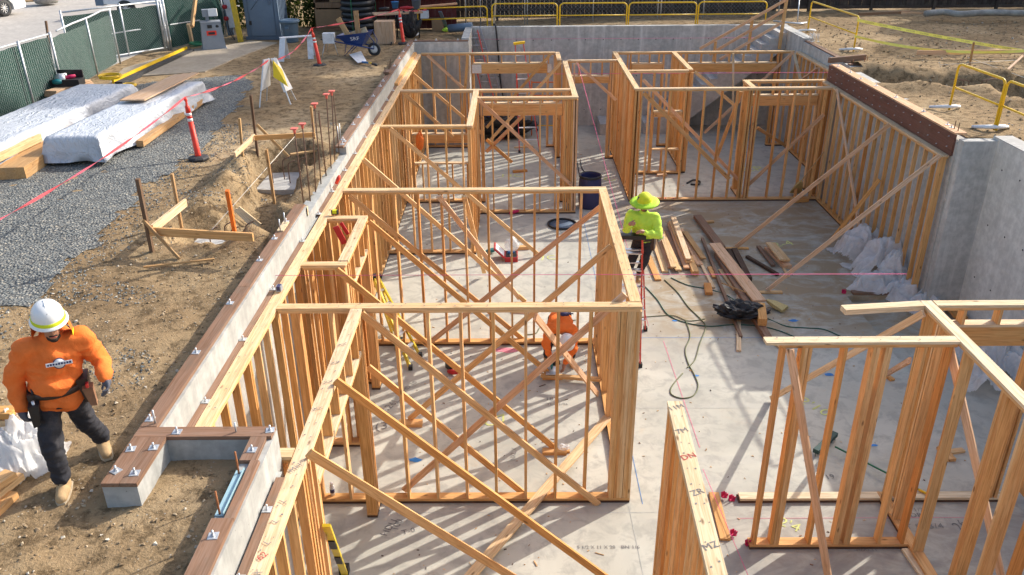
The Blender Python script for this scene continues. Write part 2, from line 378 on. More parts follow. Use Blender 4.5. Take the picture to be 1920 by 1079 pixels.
# ------------------------------------------------------------------ object helpers
WM = {}
def place(o, M, parent=None):
    if parent is not None:
        o.parent = parent
        o.matrix_local = WM[parent.name].inverted() @ M
    else:
        o.matrix_local = M
    WM[o.name] = M
    return o
def tag(o, label, cat, group=None):
    o['label'] = label
    o['category'] = cat
    if group:
        o['group'] = group
    return o
def thing(name, label, cat, loc, rz=0.0, group=None):
    o = bpy.data.objects.new(name, None)
    o.empty_display_size = 0.2
    COL.objects.link(o)
    place(o, Matrix.Translation(Vector(loc)) @ Matrix.Rotation(rz, 4, 'Z'))
    return tag(o, label, cat, group)
class MB:
    """collects simple solids into one mesh"""
    def __init__(s):
        s.v = []; s.f = []; s.m = []; s.sm = []; s.mats = []
    def mi(s, name):
        if name not in s.mats:
            s.mats.append(name)
        return s.mats.index(name)
    def add(s, vs, fs, mat, smooth=False):
        b = len(s.v); k = s.mi(mat)
        s.v += [tuple(v) for v in vs]
        for f in fs:
            s.f.append([i + b for i in f]); s.m.append(k); s.sm.append(smooth)
        return s
    def box(s, lo, hi, mat):
        (a, b, c), (d, e, f) = lo, hi
        return s.add([(a, b, c), (d, b, c), (d, e, c), (a, e, c), (a, b, f), (d, b, f), (d, e, f), (a, e, f)],
                     [(3, 2, 1, 0), (4, 5, 6, 7), (0, 1, 5, 4), (1, 2, 6, 5), (2, 3, 7, 6), (3, 0, 4, 7)], mat)
    def bar(s, a, b, w, t, mat, wd=(0, 0, 1)):
        a = Vector(a); b = Vector(b); z = (b - a).normalized(); x = Vector(wd); x = x - z * x.dot(z)
        if x.length < 1e-4:
            x = Vector((1, 0, 0)); x = x - z * x.dot(z)
            if x.length < 1e-4:
                x = Vector((0, 1, 0))
        x.normalize(); y = z.cross(x)
        vs = []
        for q in (a, b):
            for i, j in ((-1, -1), (1, -1), (1, 1), (-1, 1)):
                vs.append(q + x * (i * w / 2) + y * (j * t / 2))
        return s.add(vs, [(3, 2, 1, 0), (4, 5, 6, 7), (0, 1, 5, 4), (1, 2, 6, 5), (2, 3, 7, 6), (3, 0, 4, 7)], mat)
    def tube(s, pts, r, mat, n=8, cap=True, smooth=True, closed=False):
        pts = [Vector(p) for p in pts]; N = len(pts)
        rs = r if isinstance(r, (list, tuple)) else [r] * N
        vs = []; fs = []; px = None
        for i, p in enumerate(pts):
            if closed:
                d = (pts[(i + 1) % N] - pts[i - 1]).normalized()
            else:
                d = (pts[min(i + 1, N - 1)] - pts[max(i - 1, 0)]).normalized()
            if px is None:
                px = Vector((0, 0, 1)) if abs(d.z) < 0.9 else Vector((1, 0, 0))
            x = (px - d * px.dot(d))
            if x.length < 1e-5:
                x = d.orthogonal()
            x.normalize(); y = d.cross(x); px = x
            for k in range(n):
                a = 2 * pi * k / n
                vs.append(p + (x * cos(a) + y * sin(a)) * rs[i])
        for i in range(N if closed else N - 1):
            for k in range(n):
                fs.append((i * n + k, i * n + (k + 1) % n, ((i + 1) % N) * n + (k + 1) % n, ((i + 1) % N) * n + k))
        if cap and not closed:
            fs.append(tuple(range(n - 1, -1, -1))); fs.append(tuple((N - 1) * n + k for k in range(n)))
        return s.add(vs, fs, mat, smooth)
    def lathe(s, c, prof, mat, n=20, ax=(0, 0, 1), smooth=True, sx=1.0, sy=1.0, cap=True):
        """prof: list of (radius, height) along the axis"""
        c = Vector(c); z = Vector(ax).normalized(); x = z.orthogonal().normalized() if abs(z.z) < 0.99 else Vector((1, 0, 0)); y = z.cross(x)
        vs = []; fs = []
        for r, h in prof:
            for k in range(n):
                a = 2 * pi * k / n
                vs.append(c + z * h + x * (cos(a) * r * sx) + y * (sin(a) * r * sy))
        for i in range(len(prof) - 1):
            for k in range(n):
                fs.append((i * n + k, i * n + (k + 1) % n, (i + 1) * n + (k + 1) % n, (i + 1) * n + k))
        if cap and prof[0][0] > 1e-4:
            fs.append(tuple(range(n - 1, -1, -1)))
        if cap and prof[-1][0] > 1e-4:
            fs.append(tuple((len(prof) - 1) * n + k for k in range(n)))
        return s.add(vs, fs, mat, smooth)
    def prism(s, poly, z0, z1, mat):
        n = len(poly)
        vs = [(p[0], p[1], z0) for p in poly] + [(p[0], p[1], z1) for p in poly]
        fs = [tuple(range(n - 1, -1, -1)), tuple(range(n, 2 * n))] + [(i, (i + 1) % n, n + (i + 1) % n, n + i) for i in range(n)]
        return s.add(vs, fs, mat)
    def extrude(s, poly, a, b, mat):
        """closed 3D polygon lists a and b joined"""
        n = len(a)
        return s.add(list(a) + list(b), [tuple(range(n - 1, -1, -1)), tuple(range(n, 2 * n))] + [(i, (i + 1) % n, n + (i + 1) % n, n + i) for i in range(n)], mat)
    def mesh(s, name):
        me = bpy.data.meshes.new(name)
        me.from_pydata(s.v, [], s.f)
        for mn in s.mats:
            me.materials.append(MATS[mn])
        me.polygons.foreach_set('material_index', s.m)
        me.polygons.foreach_set('use_smooth', s.sm)
        bm = bmesh.new(); bm.from_mesh(me); bmesh.ops.recalc_face_normals(bm, faces=bm.faces); bm.to_mesh(me); bm.free()
        me.update()
        return me
    def build(s, name, parent=None, M=None, world=True):
        """vertices are in world space unless M is given (then local to M)"""
        o = bpy.data.objects.new(name, s.mesh(name))
        COL.objects.link(o)
        if M is None:
            if parent is not None and world:
                M = Matrix.Identity(4)
            elif parent is not None:
                M = WM[parent.name].copy()
            else:
                M = Matrix.Identity(4)
        return place(o, M, parent)
def centred(o):
    """move a top-level mesh object's origin to the middle of its base"""
    me = o.data
    xs = [v.co for v in me.vertices]
    c = Vector(((min(v.x for v in xs) + max(v.x for v in xs)) / 2, (min(v.y for v in xs) + max(v.y for v in xs)) / 2, min(v.z for v in xs)))
    me.transform(Matrix.Translation(-c))
    place(o, Matrix.Translation(c))
    return o
BC = {}
def board(name, a, b, w, t, mat, parent=None, wd=(0, 0, 1), twist=0.0):
    """one piece of lumber from a to b; w along wd, t across; local Z is the length"""
    a = Vector(a); b = Vector(b); d = b - a; L = d.length; z = d / L
    x = Vector(wd); x = x - z * x.dot(z)
    if x.length < 1e-4:
        x = z.orthogonal()
    x.normalize(); y = z.cross(x)
    key = (round(w, 3), round(t, 3), round(L, 2), mat)
    me = BC.get(key)
    if me is None:
        k = MB(); L2 = key[2]
        e = 0.0035
        k.add([(-w/2, -t/2, 0), (w/2, -t/2, 0), (w/2, t/2, 0), (-w/2, t/2, 0), (-w/2, -t/2, L2), (w/2, -t/2, L2), (w/2, t/2, L2), (-w/2, t/2, L2)],
              [(3, 2, 1, 0), (4, 5, 6, 7), (0, 1, 5, 4), (1, 2, 6, 5), (2, 3, 7, 6), (3, 0, 4, 7)], mat)
        me = k.mesh(name); BC[key] = me
    o = bpy.data.objects.new(name, me)
    COL.objects.link(o)
    M = Matrix(((x.x, y.x, z.x, a.x), (x.y, y.y, z.y, a.y), (x.z, y.z, z.z, a.z), (0, 0, 0, 1)))
    return place(o, M, parent)
def copy_tree(src, M, label=None, group=None):
    """copy a thing with its parts and sub-parts to the world matrix M"""
    def rec(o, par, Mo):
        c = o.copy(); COL.objects.link(c)
        c.parent = None
        place(c, Mo, par)
        for ch in [k for k in list(KIDS.get(o.name, ()))]:
            rec(ch, c, Mo @ ch.matrix_local)
        return c
    KIDS = {}
    for o in COL.objects:
        if o.parent:
            KIDS.setdefault(o.parent.name, []).append(o)
    r = rec(src, None, M)
    if label:
        r['label'] = label
    if group:
        r['group'] = group
    return r
def text_mesh(s, size, mat, extrude=0.0, sx=1.0):
    cu = bpy.data.curves.new('lettering', 'FONT')
    cu.body = s; cu.size = size; cu.extrude = extrude; cu.align_x = 'CENTER'; cu.align_y = 'CENTER'
    cu.resolution_u = 2
    o = bpy.data.objects.new('lettering', cu)
    me = bpy.data.meshes.new_from_object(o)
    bpy.data.objects.remove(o); bpy.data.curves.remove(cu)
    if sx != 1.0:
        me.transform(Matrix.Scale(sx, 4, (1, 0, 0)))
    me.materials.clear(); me.materials.append(MATS[mat])
    return me
def lettering(s, size, mat, M, parent, sx=1.0, name='lettering'):
    o = bpy.data.objects.new(name, text_mesh(s, size, mat, sx=sx))
    COL.objects.link(o)
    return place(o, M, parent)
def frame_axes(o, x, y):
    x = Vector(x).normalized(); y = Vector(y); y = (y - x * y.dot(x)).normalized(); z = x.cross(y)
    o = Vector(o)
    return Matrix(((x.x, y.x, z.x, o.x), (x.y, y.y, z.y, o.y), (x.z, y.z, z.z, o.z), (0, 0, 0, 1)))
def lerp(a, b, t):
    return Vector(a) * (1 - t) + Vector(b) * t
def sag(a, b, drop, n=14):
    return [lerp(a, b, i / n) - Vector((0, 0, drop * 4 * (i / n) * (1 - i / n))) for i in range(n + 1)]
def spline(pts, k=6):
    P = [Vector(p) for p in pts]; out = []
    for i in range(len(P) - 1):
        p0 = P[max(i - 1, 0)]; p1 = P[i]; p2 = P[i + 1]; p3 = P[min(i + 2, len(P) - 1)]
        for j in range(k):
            t = j / k
            out.append(0.5 * ((2 * p1) + (p2 - p0) * t + (2 * p0 - 5 * p1 + 4 * p2 - p3) * t * t + (3 * p1 - p0 - 3 * p2 + p3) * t ** 3))
    out.append(P[-1])
    return out

# ------------------------------------------------------------------ ground
def sst(t):
    t = max(0.0, min(1.0, t)); return t * t * (3 - 2 * t)
PIT1 = Vector((-4.426, 11.714, 2.950)); PIT2 = Vector((-4.395, 15.112, 2.850))
PITR = Vector((11.509, 20.730, 3.000))
TR = [Vector((8.862, 21.627, 3.200)), Vector((9.868, 21.085, 3.200)), PITR, Vector((12.099, 20.034, 3.000)), Vector((12.226, 18.403, 3.000))]
def segd(p, a, b):
    ab = b - a; t = max(0, min(1, ((p.x - a.x) * ab.x + (p.y - a.y) * ab.y) / (ab.x ** 2 + ab.y ** 2)))
    return math.hypot(p.x - a.x - ab.x * t, p.y - a.y - ab.y * t)
def zg0(x, y):
    return 3.2 + 0.22 * sst((x + 1.5) / 8.0)
def zg(x, y):
    z = zg0(x, y)
    if x < -10.6 or y > 48 or x > 30:
        return z
    p = Vector((x, y, 0))
    amp = 1.0 if x > -9 else max(0.0, (x + 10.6) / 1.6)
    if -7.6 < x < -2 and 9 < y < 17:
        n = noise.noise(Vector((x * 1.7, y * 1.7, 3.1))) * 0.12
        n2 = noise.noise(Vector((x * 4.3, y * 4.3, 8.1))) * 0.08
        d1 = math.hypot((x - PIT1.x) / 1.0, (y - PIT1.y) / 0.95) + n + n2
        d2 = math.hypot((x - PIT2.x) / 0.72, (y - PIT2.y) / 1.0) + n + n2
        d3 = segd(p, Vector((PIT1.x + 0.25, PIT1.y, 0)), PIT2) + n + n2
        dep = max(0.33 * sst((0.92 - d1) / 0.25), 0.42 * sst((0.95 - d2) / 0.22), 0.44 * sst((0.50 - d3) / 0.2))
        # spoil heaped round the holes
        rim = max(sst(1 - abs(d1 - 1.12) / 0.35) * (1 if y > PIT1.y else .15), sst(1 - abs(d2 - 1.15) / 0.35), sst(1 - abs(d3 - 0.8) / 0.45))
        z += rim * (0.15 + 1.6 * n + 1.2 * n2) * (1 - sst(dep * 4)) - dep
    if x > 8.8 and 14 < y < 27:
        n = noise.noise(Vector((x * 1.1, y * 1.1, 5.1))) * 0.25 + noise.noise(Vector((x * 3.3, y * 3.3, 5.1))) * 0.12
        d = min(segd(p, TR[i], TR[i + 1]) for i in range(len(TR) - 1)) + n
        dep = 0.5 * sst((0.72 - d) / 0.35)
        d4 = math.hypot(x - TR[3].x - 0.4, y - TR[3].y) + n
        dep = max(dep, 0.75 * sst((1.3 - d4) / 0.6))
        rim = sst(1 - abs(d - 1.2) / 0.6)
        z += (0.22 * rim * (0.6 + 2 * n) if y > 18.2 else 0.0) * (1 - sst(dep * 3)) - dep
    if x > 9 and y > 27.5:
        z += 0.10 * sst((y - 29.5) / 3.0) * (0.6 + 0.8 * noise.noise(Vector((x * 0.5, y * 0.5, 1))))
    z += amp * (noise.noise(Vector((x * 0.8, y * 0.8, 0))) * 0.035 + noise.noise(Vector((x * 3.1, y * 3.1, 4))) * 0.024 + noise.noise(Vector((x * 7.0, y * 7.0, 9))) * 0.016)
    return z
def lines(spec):
    out = []
    for a, b, st in spec:
        n = max(1, round((b - a) / st))
        out += [a + (b - a) * i / n for i in range(n)]
    out.append(spec[-1][1])
    return out
gx = lines([(-400, -60, 60), (-60, -12, 3), (-12, -7.4, 0.3), (-7.4, -3.36, 0.075), (-3.36, -2.28, 0.09), (-2.28, -1.72, 0.28), (-1.72, 8.7, 1.2), (8.7, 9.22, 0.26), (9.22, 14, 0.12), (14, 24, 0.5), (24, 60, 4), (60, 400, 60)])
gy = lines([(-40, -4, 6), (-4, 3.4, 0.4), (3.4, 6.14, 0.07), (6.14, 15.7, 0.075), (15.7, 22.4, 0.12), (22.4, 27.45, 0.2), (27.45, 30.0, 0.25), (30.0, 40, 0.5), (40, 60, 4), (60, 600, 60)])
def in_hole(x, y):
    if -2.28 < x < 9.22 and y < 6.14:
        return True
    if -3.36 < x < 9.22 and 6.14 < y < 27.45:
        return not (x > 8.7 and 15.7 < y < 22.4)
    return -1.72 < x < 9.22 and 27.45 < y < 30.0
def grid_mesh(name, xs, ys, zf, keep, mat):
    idx = {}; vs = []; fs = []
    def vi(i, j):
        k = (i, j)
        if k not in idx:
            idx[k] = len(vs); vs.append((xs[i], ys[j], zf(xs[i], ys[j])))
        return idx[k]
    for i in range(len(xs) - 1):
        for j in range(len(ys) - 1):
            if keep((xs[i] + xs[i + 1]) / 2, (ys[j] + ys[j + 1]) / 2):
                fs.append((vi(i, j), vi(i + 1, j), vi(i + 1, j + 1), vi(i, j + 1)))
    me = bpy.data.meshes.new(name); me.from_pydata(vs, [], fs); me.materials.append(MATS[mat])
    me.polygons.foreach_set('use_smooth', [True] * len(fs))
    o = bpy.data.objects.new(name, me); COL.objects.link(o)
    return place(o, Matrix.Identity(4))
def struct(o):
    o['kind'] = 'structure'
    return o
struct(grid_mesh('ground', gx, gy, zg, lambda x, y: not in_hole(x, y), 'dirt'))
def pip(x, y, poly):
    c = False; n = len(poly)
    for i in range(n):
        a = poly[i]; b = poly[i - 1]
        if (a[1] > y) != (b[1] > y) and x < (b[0] - a[0]) * (y - a[1]) / (b[1] - a[1]) + a[0]:
            c = not c
    return c
GRAV = [(-7.011, 7.579, 3.200), (-6.277, 8.267, 3.200), (-6.119, 9.362, 3.200), (-6.152, 10.713, 3.200), (-6.288, 12.545, 3.200), (-6.285, 14.489, 3.200), (-6.299, 16.736, 3.200), (-6.605, 19.367, 3.200), (-6.879, 22.023, 3.200), (-7.558, 23.224, 3.200), (-8.905, 23.055, 3.200), (-9.853, 22.122, 3.200), (-12.446, 17.830, 3.200), (-13.299, 14.479, 3.200), (-9.451, 8.825, 3.200)]
def in_grav(x, y):
    n = noise.noise(Vector((x * 1.3, y * 1.3, 2))) * 0.35 + noise.noise(Vector((x * 5, y * 5, 2))) * 0.14
    return pip(x + n, y - n * 0.6, GRAV)
g_ = grid_mesh('gravel_pad', lines([(-13.5, -4.5, 0.11)]), lines([(6.5, 24, 0.11)]), lambda x, y: zg(x, y) + 0.012, in_grav, 'gravel')
struct(g_)
def scatter(name, label, cat, n, box, ok, size, mat, flat=0.7):
    k = MB(); c = 0; tries = 0
    while c < n and tries < n * 12:
        tries += 1
        x = random.uniform(box[0], box[1]); y = random.uniform(box[2], box[3])
        if not ok(x, y):
            continue
        r = size[0] + (size[1] - size[0]) * random.random() ** 3
        z = zg(x, y) + r * 0.3; q = Matrix.Rotation(random.random() * 6.28, 3, 'Z') @ Matrix.Rotation(random.random() * 0.8, 3, 'X')
        vs = []
        for d in ((1, 0, 0), (-1, 0, 0), (0, 1, 0), (0, -1, 0), (0, 0, 1), (0, 0, -1)):
            e = Vector(d) * r * random.uniform(0.7, 1.25); e += Vector((random.uniform(-.3, .3) * r, random.uniform(-.3, .3) * r, 0)); e.z *= flat
            vs.append(q @ e + Vector((x, y, z)))
        k.add(vs, [(0, 2, 4), (2, 1, 4), (1, 3, 4), (3, 0, 4), (2, 0, 5), (1, 2, 5), (3, 1, 5), (0, 3, 5)], mat)
        c += 1
    o = k.build(name); o['kind'] = 'stuff'; o['label'] = label; o['category'] = cat
    return o
scatter('gravel_stones', 'loose dark grey crushed gravel spread under the covered lumber piles', 'gravel', 24000, (-9.5, -4.6, 7.5, 23.5), lambda x, y: in_grav(x, y), (0.007, 0.023), 'gravel_stone')
scatter('gravel_scatter', 'thin scatter of gravel trodden into the dirt beside the pad', 'gravel', 3200, (-7.5, -3.9, 7.0, 18), lambda x, y: not in_grav(x, y) and (in_grav(x - 0.55 * random.random() - .1, y) or noise.noise(Vector((x * 1.1, y * 1.1, 7))) > 0.22), (0.008, 0.022), 'gravel_stone')
scatter('dirt_clods', 'small clods and pebbles lying on the bare brown dirt', 'dirt', 8000, (-7.2, -2.4, 3.8, 16.0), lambda x, y: not in_hole(x, y) and not in_grav(x, y) and not (-3.45 < x < -3.1 and y > 5.4), (0.004, 0.024), 'clod')
scatter('rubble', 'pale pebbles and clods on the dirt right of the basement', 'dirt', 2600, (9.3, 18.0, 15.5, 31.0), lambda x, y: True, (0.012, 0.05), 'clod')
# paved apron through the gate and the street outside
PAVE = [(-10.848, 22.289, 3.200), (-10.727, 23.118, 3.200), (-9.515, 23.514, 3.200), (-8.784, 23.787, 3.200), (-8.545, 25.734, 3.200), (-7.987, 28.609, 3.200), (-9.021, 29.088, 3.200), (-9.604, 28.052, 3.200), (-10.601, 27.393, 3.200), (-11.338, 24.345, 3.200)]
k = MB(); k.prism([(p[0], p[1]) for p in PAVE], 3.1, 3.232, 'pavement'); struct(k.build('pavement'))
k = MB(); k.prism([(-11.9, 13), (-11.9, 29.2), (-12.6, 60), (-12.6, 160), (-90, 160), (-90, 13)], 3.0, 3.215, 'street_surface'); struct(k.build('street'))

# ------------------------------------------------------------------ slab
slab = MB()
slab.box((-3.2, -4, -0.35), (6.98, 29.85, 0.0), 'slab_floor')
slab.box((6.98, 15.75, -0.35), (9.2, 29.85, -0.001), 'slab_floor')
slab.box((6.98, 5.5, -0.40), (9.2, 15.75, -0.12), 'slab_floor')
slab.box((6.98, -4, -0.35), (9.2, 5.5, -0.001), 'slab_floor')
slab = struct(slab.build('floor_slab'))
def floor_strip(name, poly, mat, z=0.004):
    k = MB(); n = len(poly)
    k.add([(p[0], p[1], z) for p in poly], [tuple(range(n))], mat)
    return k.build(name, slab)
# saw-cut joints: thin dark lines
for a, b in (((1.551, 9.157, 0.000), (1.573, 7.677, 0.000)), ((1.6, 9.9, 0), (1.62, 21.5, 0)), ((-2, 15.4, 0), (8, 15.3, 0)), ((1.6, 11.6, 0), (7, 11.55, 0)), ((-2.0, 9.05, 0), (2.9, 9.02, 0)), ((1.6, 18.3, 0), (8, 18.25, 0))):
    a = Vector(a); b = Vector(b); n = (b - a).normalized().cross(Vector((0, 0, 1))) * 0.004
    floor_strip('saw_cut', [a - n, b - n, b + n, a + n], 'concrete_wall', 0.003)

# ------------------------------------------------------------------ concrete walls with their sills and anchor bolts
def anchor(par, x, y, z, mat='galv', h=0.055, rot=0.0, name='anchor_bolt', plate=True):
    key = ('anchor', h, plate, mat)
    if key not in BC:
        q = MB()
        if plate:
            q.box((-0.038, -0.038, 0), (0.038, 0.038, 0.006), 'galv')
            q.lathe((0, 0, 0.006), [(0.016, 0), (0.016, 0.014), (0.012, 0.016)], 'steel', 6, smooth=False)
        q.lathe((0, 0, 0), [(0.009, 0.0), (0.009, h)], mat, 8)
        BC[key] = q.mesh('anchor_bolt')
    o = bpy.data.objects.new(name, BC[key]); COL.objects.link(o)
    return place(o, Matrix.Translation((x, y, z)) @ Matrix.Rotation(rot, 4, 'Z'), par)
Lw = thing('foundation_wall', 'long left concrete foundation wall with brown timber sills beside the dirt', 'wall', (-3.3, 16, 3.0))
def prof_seg(k, xo, xi, xf, y0, y1, zt, zl, mat, zb=-0.35):
    """L-shaped section: outer face xo, ledge at zl between xi (upper face) and xf (lower face)"""
    pr = [(xo, zb), (xf, zb), (xf, zl), (xi, zl), (xi, zt), (xo, zt)]
    k.extrude(None, [(x, y0, z) for x, z in pr], [(x, y1, z) for x, z in pr], mat)
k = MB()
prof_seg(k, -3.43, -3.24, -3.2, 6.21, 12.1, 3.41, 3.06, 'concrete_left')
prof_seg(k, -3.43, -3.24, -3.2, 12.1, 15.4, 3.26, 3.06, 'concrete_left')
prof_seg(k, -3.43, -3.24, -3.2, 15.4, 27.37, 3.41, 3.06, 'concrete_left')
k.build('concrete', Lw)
def sill(par, a, b, w, mat='treated', t=0.038, wd=None):
    a = Vector(a); b = Vector(b)
    if wd is None:
        wd = (b - a).cross(Vector((0, 0, 1)))
    return board('sill_plate', a, b, w, t, mat, par, wd)
for y0, y1 in ((6.22, 9.15), (9.155, 12.1)):
    sill(Lw, (-3.345, y0, 3.43), (-3.345, y1, 3.43), 0.15)
for y0, y1 in ((15.3, 19.4), (19.405, 23.5), (23.505, 27.3)):
    sill(Lw, (-3.345, y0, 3.43), (-3.345, y1, 3.43), 0.15)
y = 6.3
for y in (6.33, 7.55, 8.7, 9.95, 10.7, 11.35):
    anchor(Lw, -3.37, y, 3.449)
for y in (15.75, 16.9, 17.5, 18.6, 19.5, 20.6, 21.2, 22.2, 23.2, 24.3, 25.4, 26.5):
    anchor(Lw, -3.35 + random.uniform(-.02, .02), y, 3.449)
for px, py in ((6.31, 0.16),):
    anchor(Lw, -3.30, 6.27, 3.449, h=0.14, plate=False)
for y in (15.55, 15.75):
    anchor(Lw, -3.40, y, 3.45, 'galv', 0.32, plate=False)
    anchor(Lw, -3.31, y - 0.12, 3.45, 'galv', 0.05)
for y in (22.5, 22.75, 23.0, 21.9):
    anchor(Lw, -3.40, y, 3.45, 'rust', 0.22, plate=False)
k = MB(); k.box((-3.46, 22.0, 3.47), (-3.3, 22.35, 3.52), 'treated'); k.box((-3.44, 22.05, 3.452), (-3.34, 22.3, 3.47), 'green_plastic'); k.build('form_block', Lw)
k = MB(); k.box((-3.40, 10.95, 3.452), (-3.31, 11.3, 3.47), 'pine_pale'); k.build('filler_block', Lw)
for y in (10.95, 11.22):
    anchor(Lw, -3.35, y, 3.47, 'galv', 0.17, plate=False)
board('end_block', (-3.30, 12.02, 3.33), (-3.30, 12.16, 3.33), 0.14, 0.12, 'pine_pale', Lw)
# lower inner sill beside the framing
for y0, y1 in ((6.4, 9.6), (9.605, 11.5), (12.6, 16.4), (16.405, 20.5), (20.505, 24.5), (24.505, 27.1)):
    board('inner_sill', (-3.203, y0, 3.081), (-3.203, y1, 3.081), 0.07, 0.036, 'treated', Lw, (1, 0, 0))
for y in (7.15, 8.45, 9.8, 11.45, 12.6, 13.7, 14.9, 16.0, 17.2, 18.3, 19.5, 20.6, 21.7, 22.8, 23.9, 25.0, 26.1):
    anchor(Lw, -3.195, y, 3.10)
# rebar dowels standing in the dropped length of wall
RB = [((422,0),(558,402),(552,284)), ]
caps = [(-3.357, 12.350, 4.532), (-3.371, 12.900, 4.462), (-3.312, 13.600, 4.617), (-3.239, 14.200, 4.639), (-3.275, 14.800, 4.561)]
bases = [(-3.360, 12.377, 3.377), (-3.340, 12.725, 3.270), (-3.360, 13.635, 3.254), (-3.360, 14.515, 3.263), (-3.360, 14.878, 3.292)]
for i in range(5):
    r = thing('rebar_dowel', ['rusty rebar dowel nearest the camera with a red mushroom cap, foundation wall', 'rebar dowel with a pale pink square cap, second from the camera', 'rebar dowel with a pink square cap beside a timber stake', 'tall rebar dowel with a red cap, fourth from the camera', 'tall rebar dowel with a red cap, farthest from the camera'][i], 'rebar', (bases[i][0], bases[i][1], 3.2), group='rebar dowels in the foundation wall')
    k = MB(); k.tube([bases[i], caps[i]], 0.010, 'rust', 6); k.build('bar', r)
    c = caps[i]
    k = MB(); k.box((c[0] - .05, c[1] - .05, c[2] + .03), (c[0] + .05, c[1] + .05, c[2] + .045), 'cap_red'); k.lathe((c[0], c[1], c[2] - .04), [(0.018, 0), (0.022, .04), (0.03, .07)], 'cap_red', 10); k.build('cap', r)
for i, (u, v, w) in enumerate((((-3.360, 13.207, 3.248), (-3.204, 12.900, 4.520), 0), ((-3.360, 14.087, 3.260), (-3.263, 13.600, 4.501), 0), ((-3.370, 14.090, 3.260), (-3.322, 13.900, 4.465), 0), ((-3.360, 15.302, 3.309), (-3.295, 15.000, 4.469), 0))):
    k = MB(); k.tube([u, v], 0.009, 'rust', 6); o = centred(k.build('rebar_dowel')); tag(o, ['bare rebar dowel between the pale capped bar and the stake', 'bare leaning rebar dowel just left of the twin tall capped bars', 'bare upright rebar dowel crossing another below the pink cap', 'short bare rebar dowel at the end of the brown sill'][i], 'rebar', 'rebar dowels in the foundation wall')

# the wall's jog near the camera: cross sill, stub block, near wall
Nw = thing('foundation_wall', 'near left concrete foundation wall with notched sill and blue flashing', 'wall', (-2.3, 5, 3.0))
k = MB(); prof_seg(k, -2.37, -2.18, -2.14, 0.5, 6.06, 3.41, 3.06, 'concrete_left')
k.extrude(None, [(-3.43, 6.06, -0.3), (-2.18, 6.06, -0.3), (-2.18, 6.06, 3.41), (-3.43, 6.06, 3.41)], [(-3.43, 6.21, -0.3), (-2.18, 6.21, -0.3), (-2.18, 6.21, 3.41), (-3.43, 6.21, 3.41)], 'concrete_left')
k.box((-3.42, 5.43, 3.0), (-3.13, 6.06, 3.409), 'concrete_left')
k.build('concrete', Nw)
sill(Nw, (-3.42, 6.137, 3.43), (-2.19, 6.137, 3.43), 0.148)
sill(Nw, (-3.345, 5.42, 3.43), (-3.345, 6.06, 3.43), 0.146)
sill(Nw, (-3.195, 5.42, 3.43), (-3.195, 6.06, 3.43), 0.146)
sill(Nw, (-2.30, 5.72, 3.43), (-2.30, 6.06, 3.43), 0.14)
sill(Nw, (-2.235, 5.0, 3.43), (-2.235, 5.72, 3.43), 0.075)
sill(Nw, (-2.285, 1.0, 3.43), (-2.285, 5.0, 3.43), 0.17)
for x, y, r in ((-3.36, 5.88, .15), (-3.17, 5.9, .1), (-3.36, 5.58, -.5), (-3.19, 5.55, .1), (-3.05, 6.13, 0), (-2.22, 6.15, .2), (-2.30, 5.86, 0), (-2.29, 4.80, .1), (-2.28, 4.1, 0)):
    anchor(Nw, x, y, 3.449, rot=r)
anchor(Nw, -2.52, 6.13, 3.449, h=0.10, plate=False)
for y in (5.08, 5.58):
    anchor(Nw, -2.335, y, 3.38, 'bolt_orange', 0.26, plate=False)
k = MB(); k.box((-2.37, 5.06, 3.412), (-2.30, 5.62, 3.42), 'blue_flash'); k.box((-2.302, 5.06, 3.42), (-2.296, 5.62, 3.45), 'blue_flash'); k.build('flashing', Nw)
board('inner_sill', (-2.115, 1.0, 3.081), (-2.115, 5.93, 3.081), 0.085, 0.036, 'treated', Nw, (1, 0, 0))
for y in (4.72, 5.5):
    anchor(Nw, -2.12, y, 3.10)
# back walls
Bw = thing('retaining_wall', 'long grey concrete basement wall across the back below the yellow railings', 'wall', (3.5, 29.9, 0))
k = MB()
k.box((-1.72, 29.85, -0.35), (9.45, 30.1, 3.5), 'concrete_wall')
k.box((-1.74, 27.62, -0.35), (-1.5, 29.85, 3.49), 'concrete_wall')
k.build('concrete', Bw)
k = MB()
for x in [i * 0.61 - 1.2 for i in range(17)]:
    for z in (3.05, 1.8, 0.6):
        k.lathe((x + random.uniform(-.02, .02), 29.843, z), [(0.018, 0), (0.018, 0.004)], 'black', 8, (0, 1, 0))
o = k.build('tie_holes', Bw)
for x in (0.6, 3.05, 5.5, 7.9):
    q_ = MB(); q_.box((x, 29.845, 0), (x + .014, 29.8495, 3.49), 'concrete_wall'); q_.build('form_joint', Bw)
for z in (1.25, 2.47):
    q_ = MB(); q_.box((-1.49, 29.844, z), (9.05, 29.849, z + .012), 'concrete_wall'); q_.build('pour_line', Bw)
o = o; o['kind'] = 'stuff'
Bl = thing('foundation_wall', 'low back left concrete wall with a brown sill behind the framing', 'wall', (-2.5, 27.4, 0))
k = MB(); k.box((-3.425, 27.37, -0.35), (-1.5, 27.615, 3.41), 'concrete_wall'); k.build('concrete', Bl)
sill(Bl, (-3.42, 27.48, 3.43), (-1.52, 27.48, 3.43), 0.15)
for x in (-3.2, -2.55, -1.85):
    anchor(Bl, x, 27.48, 3.449)
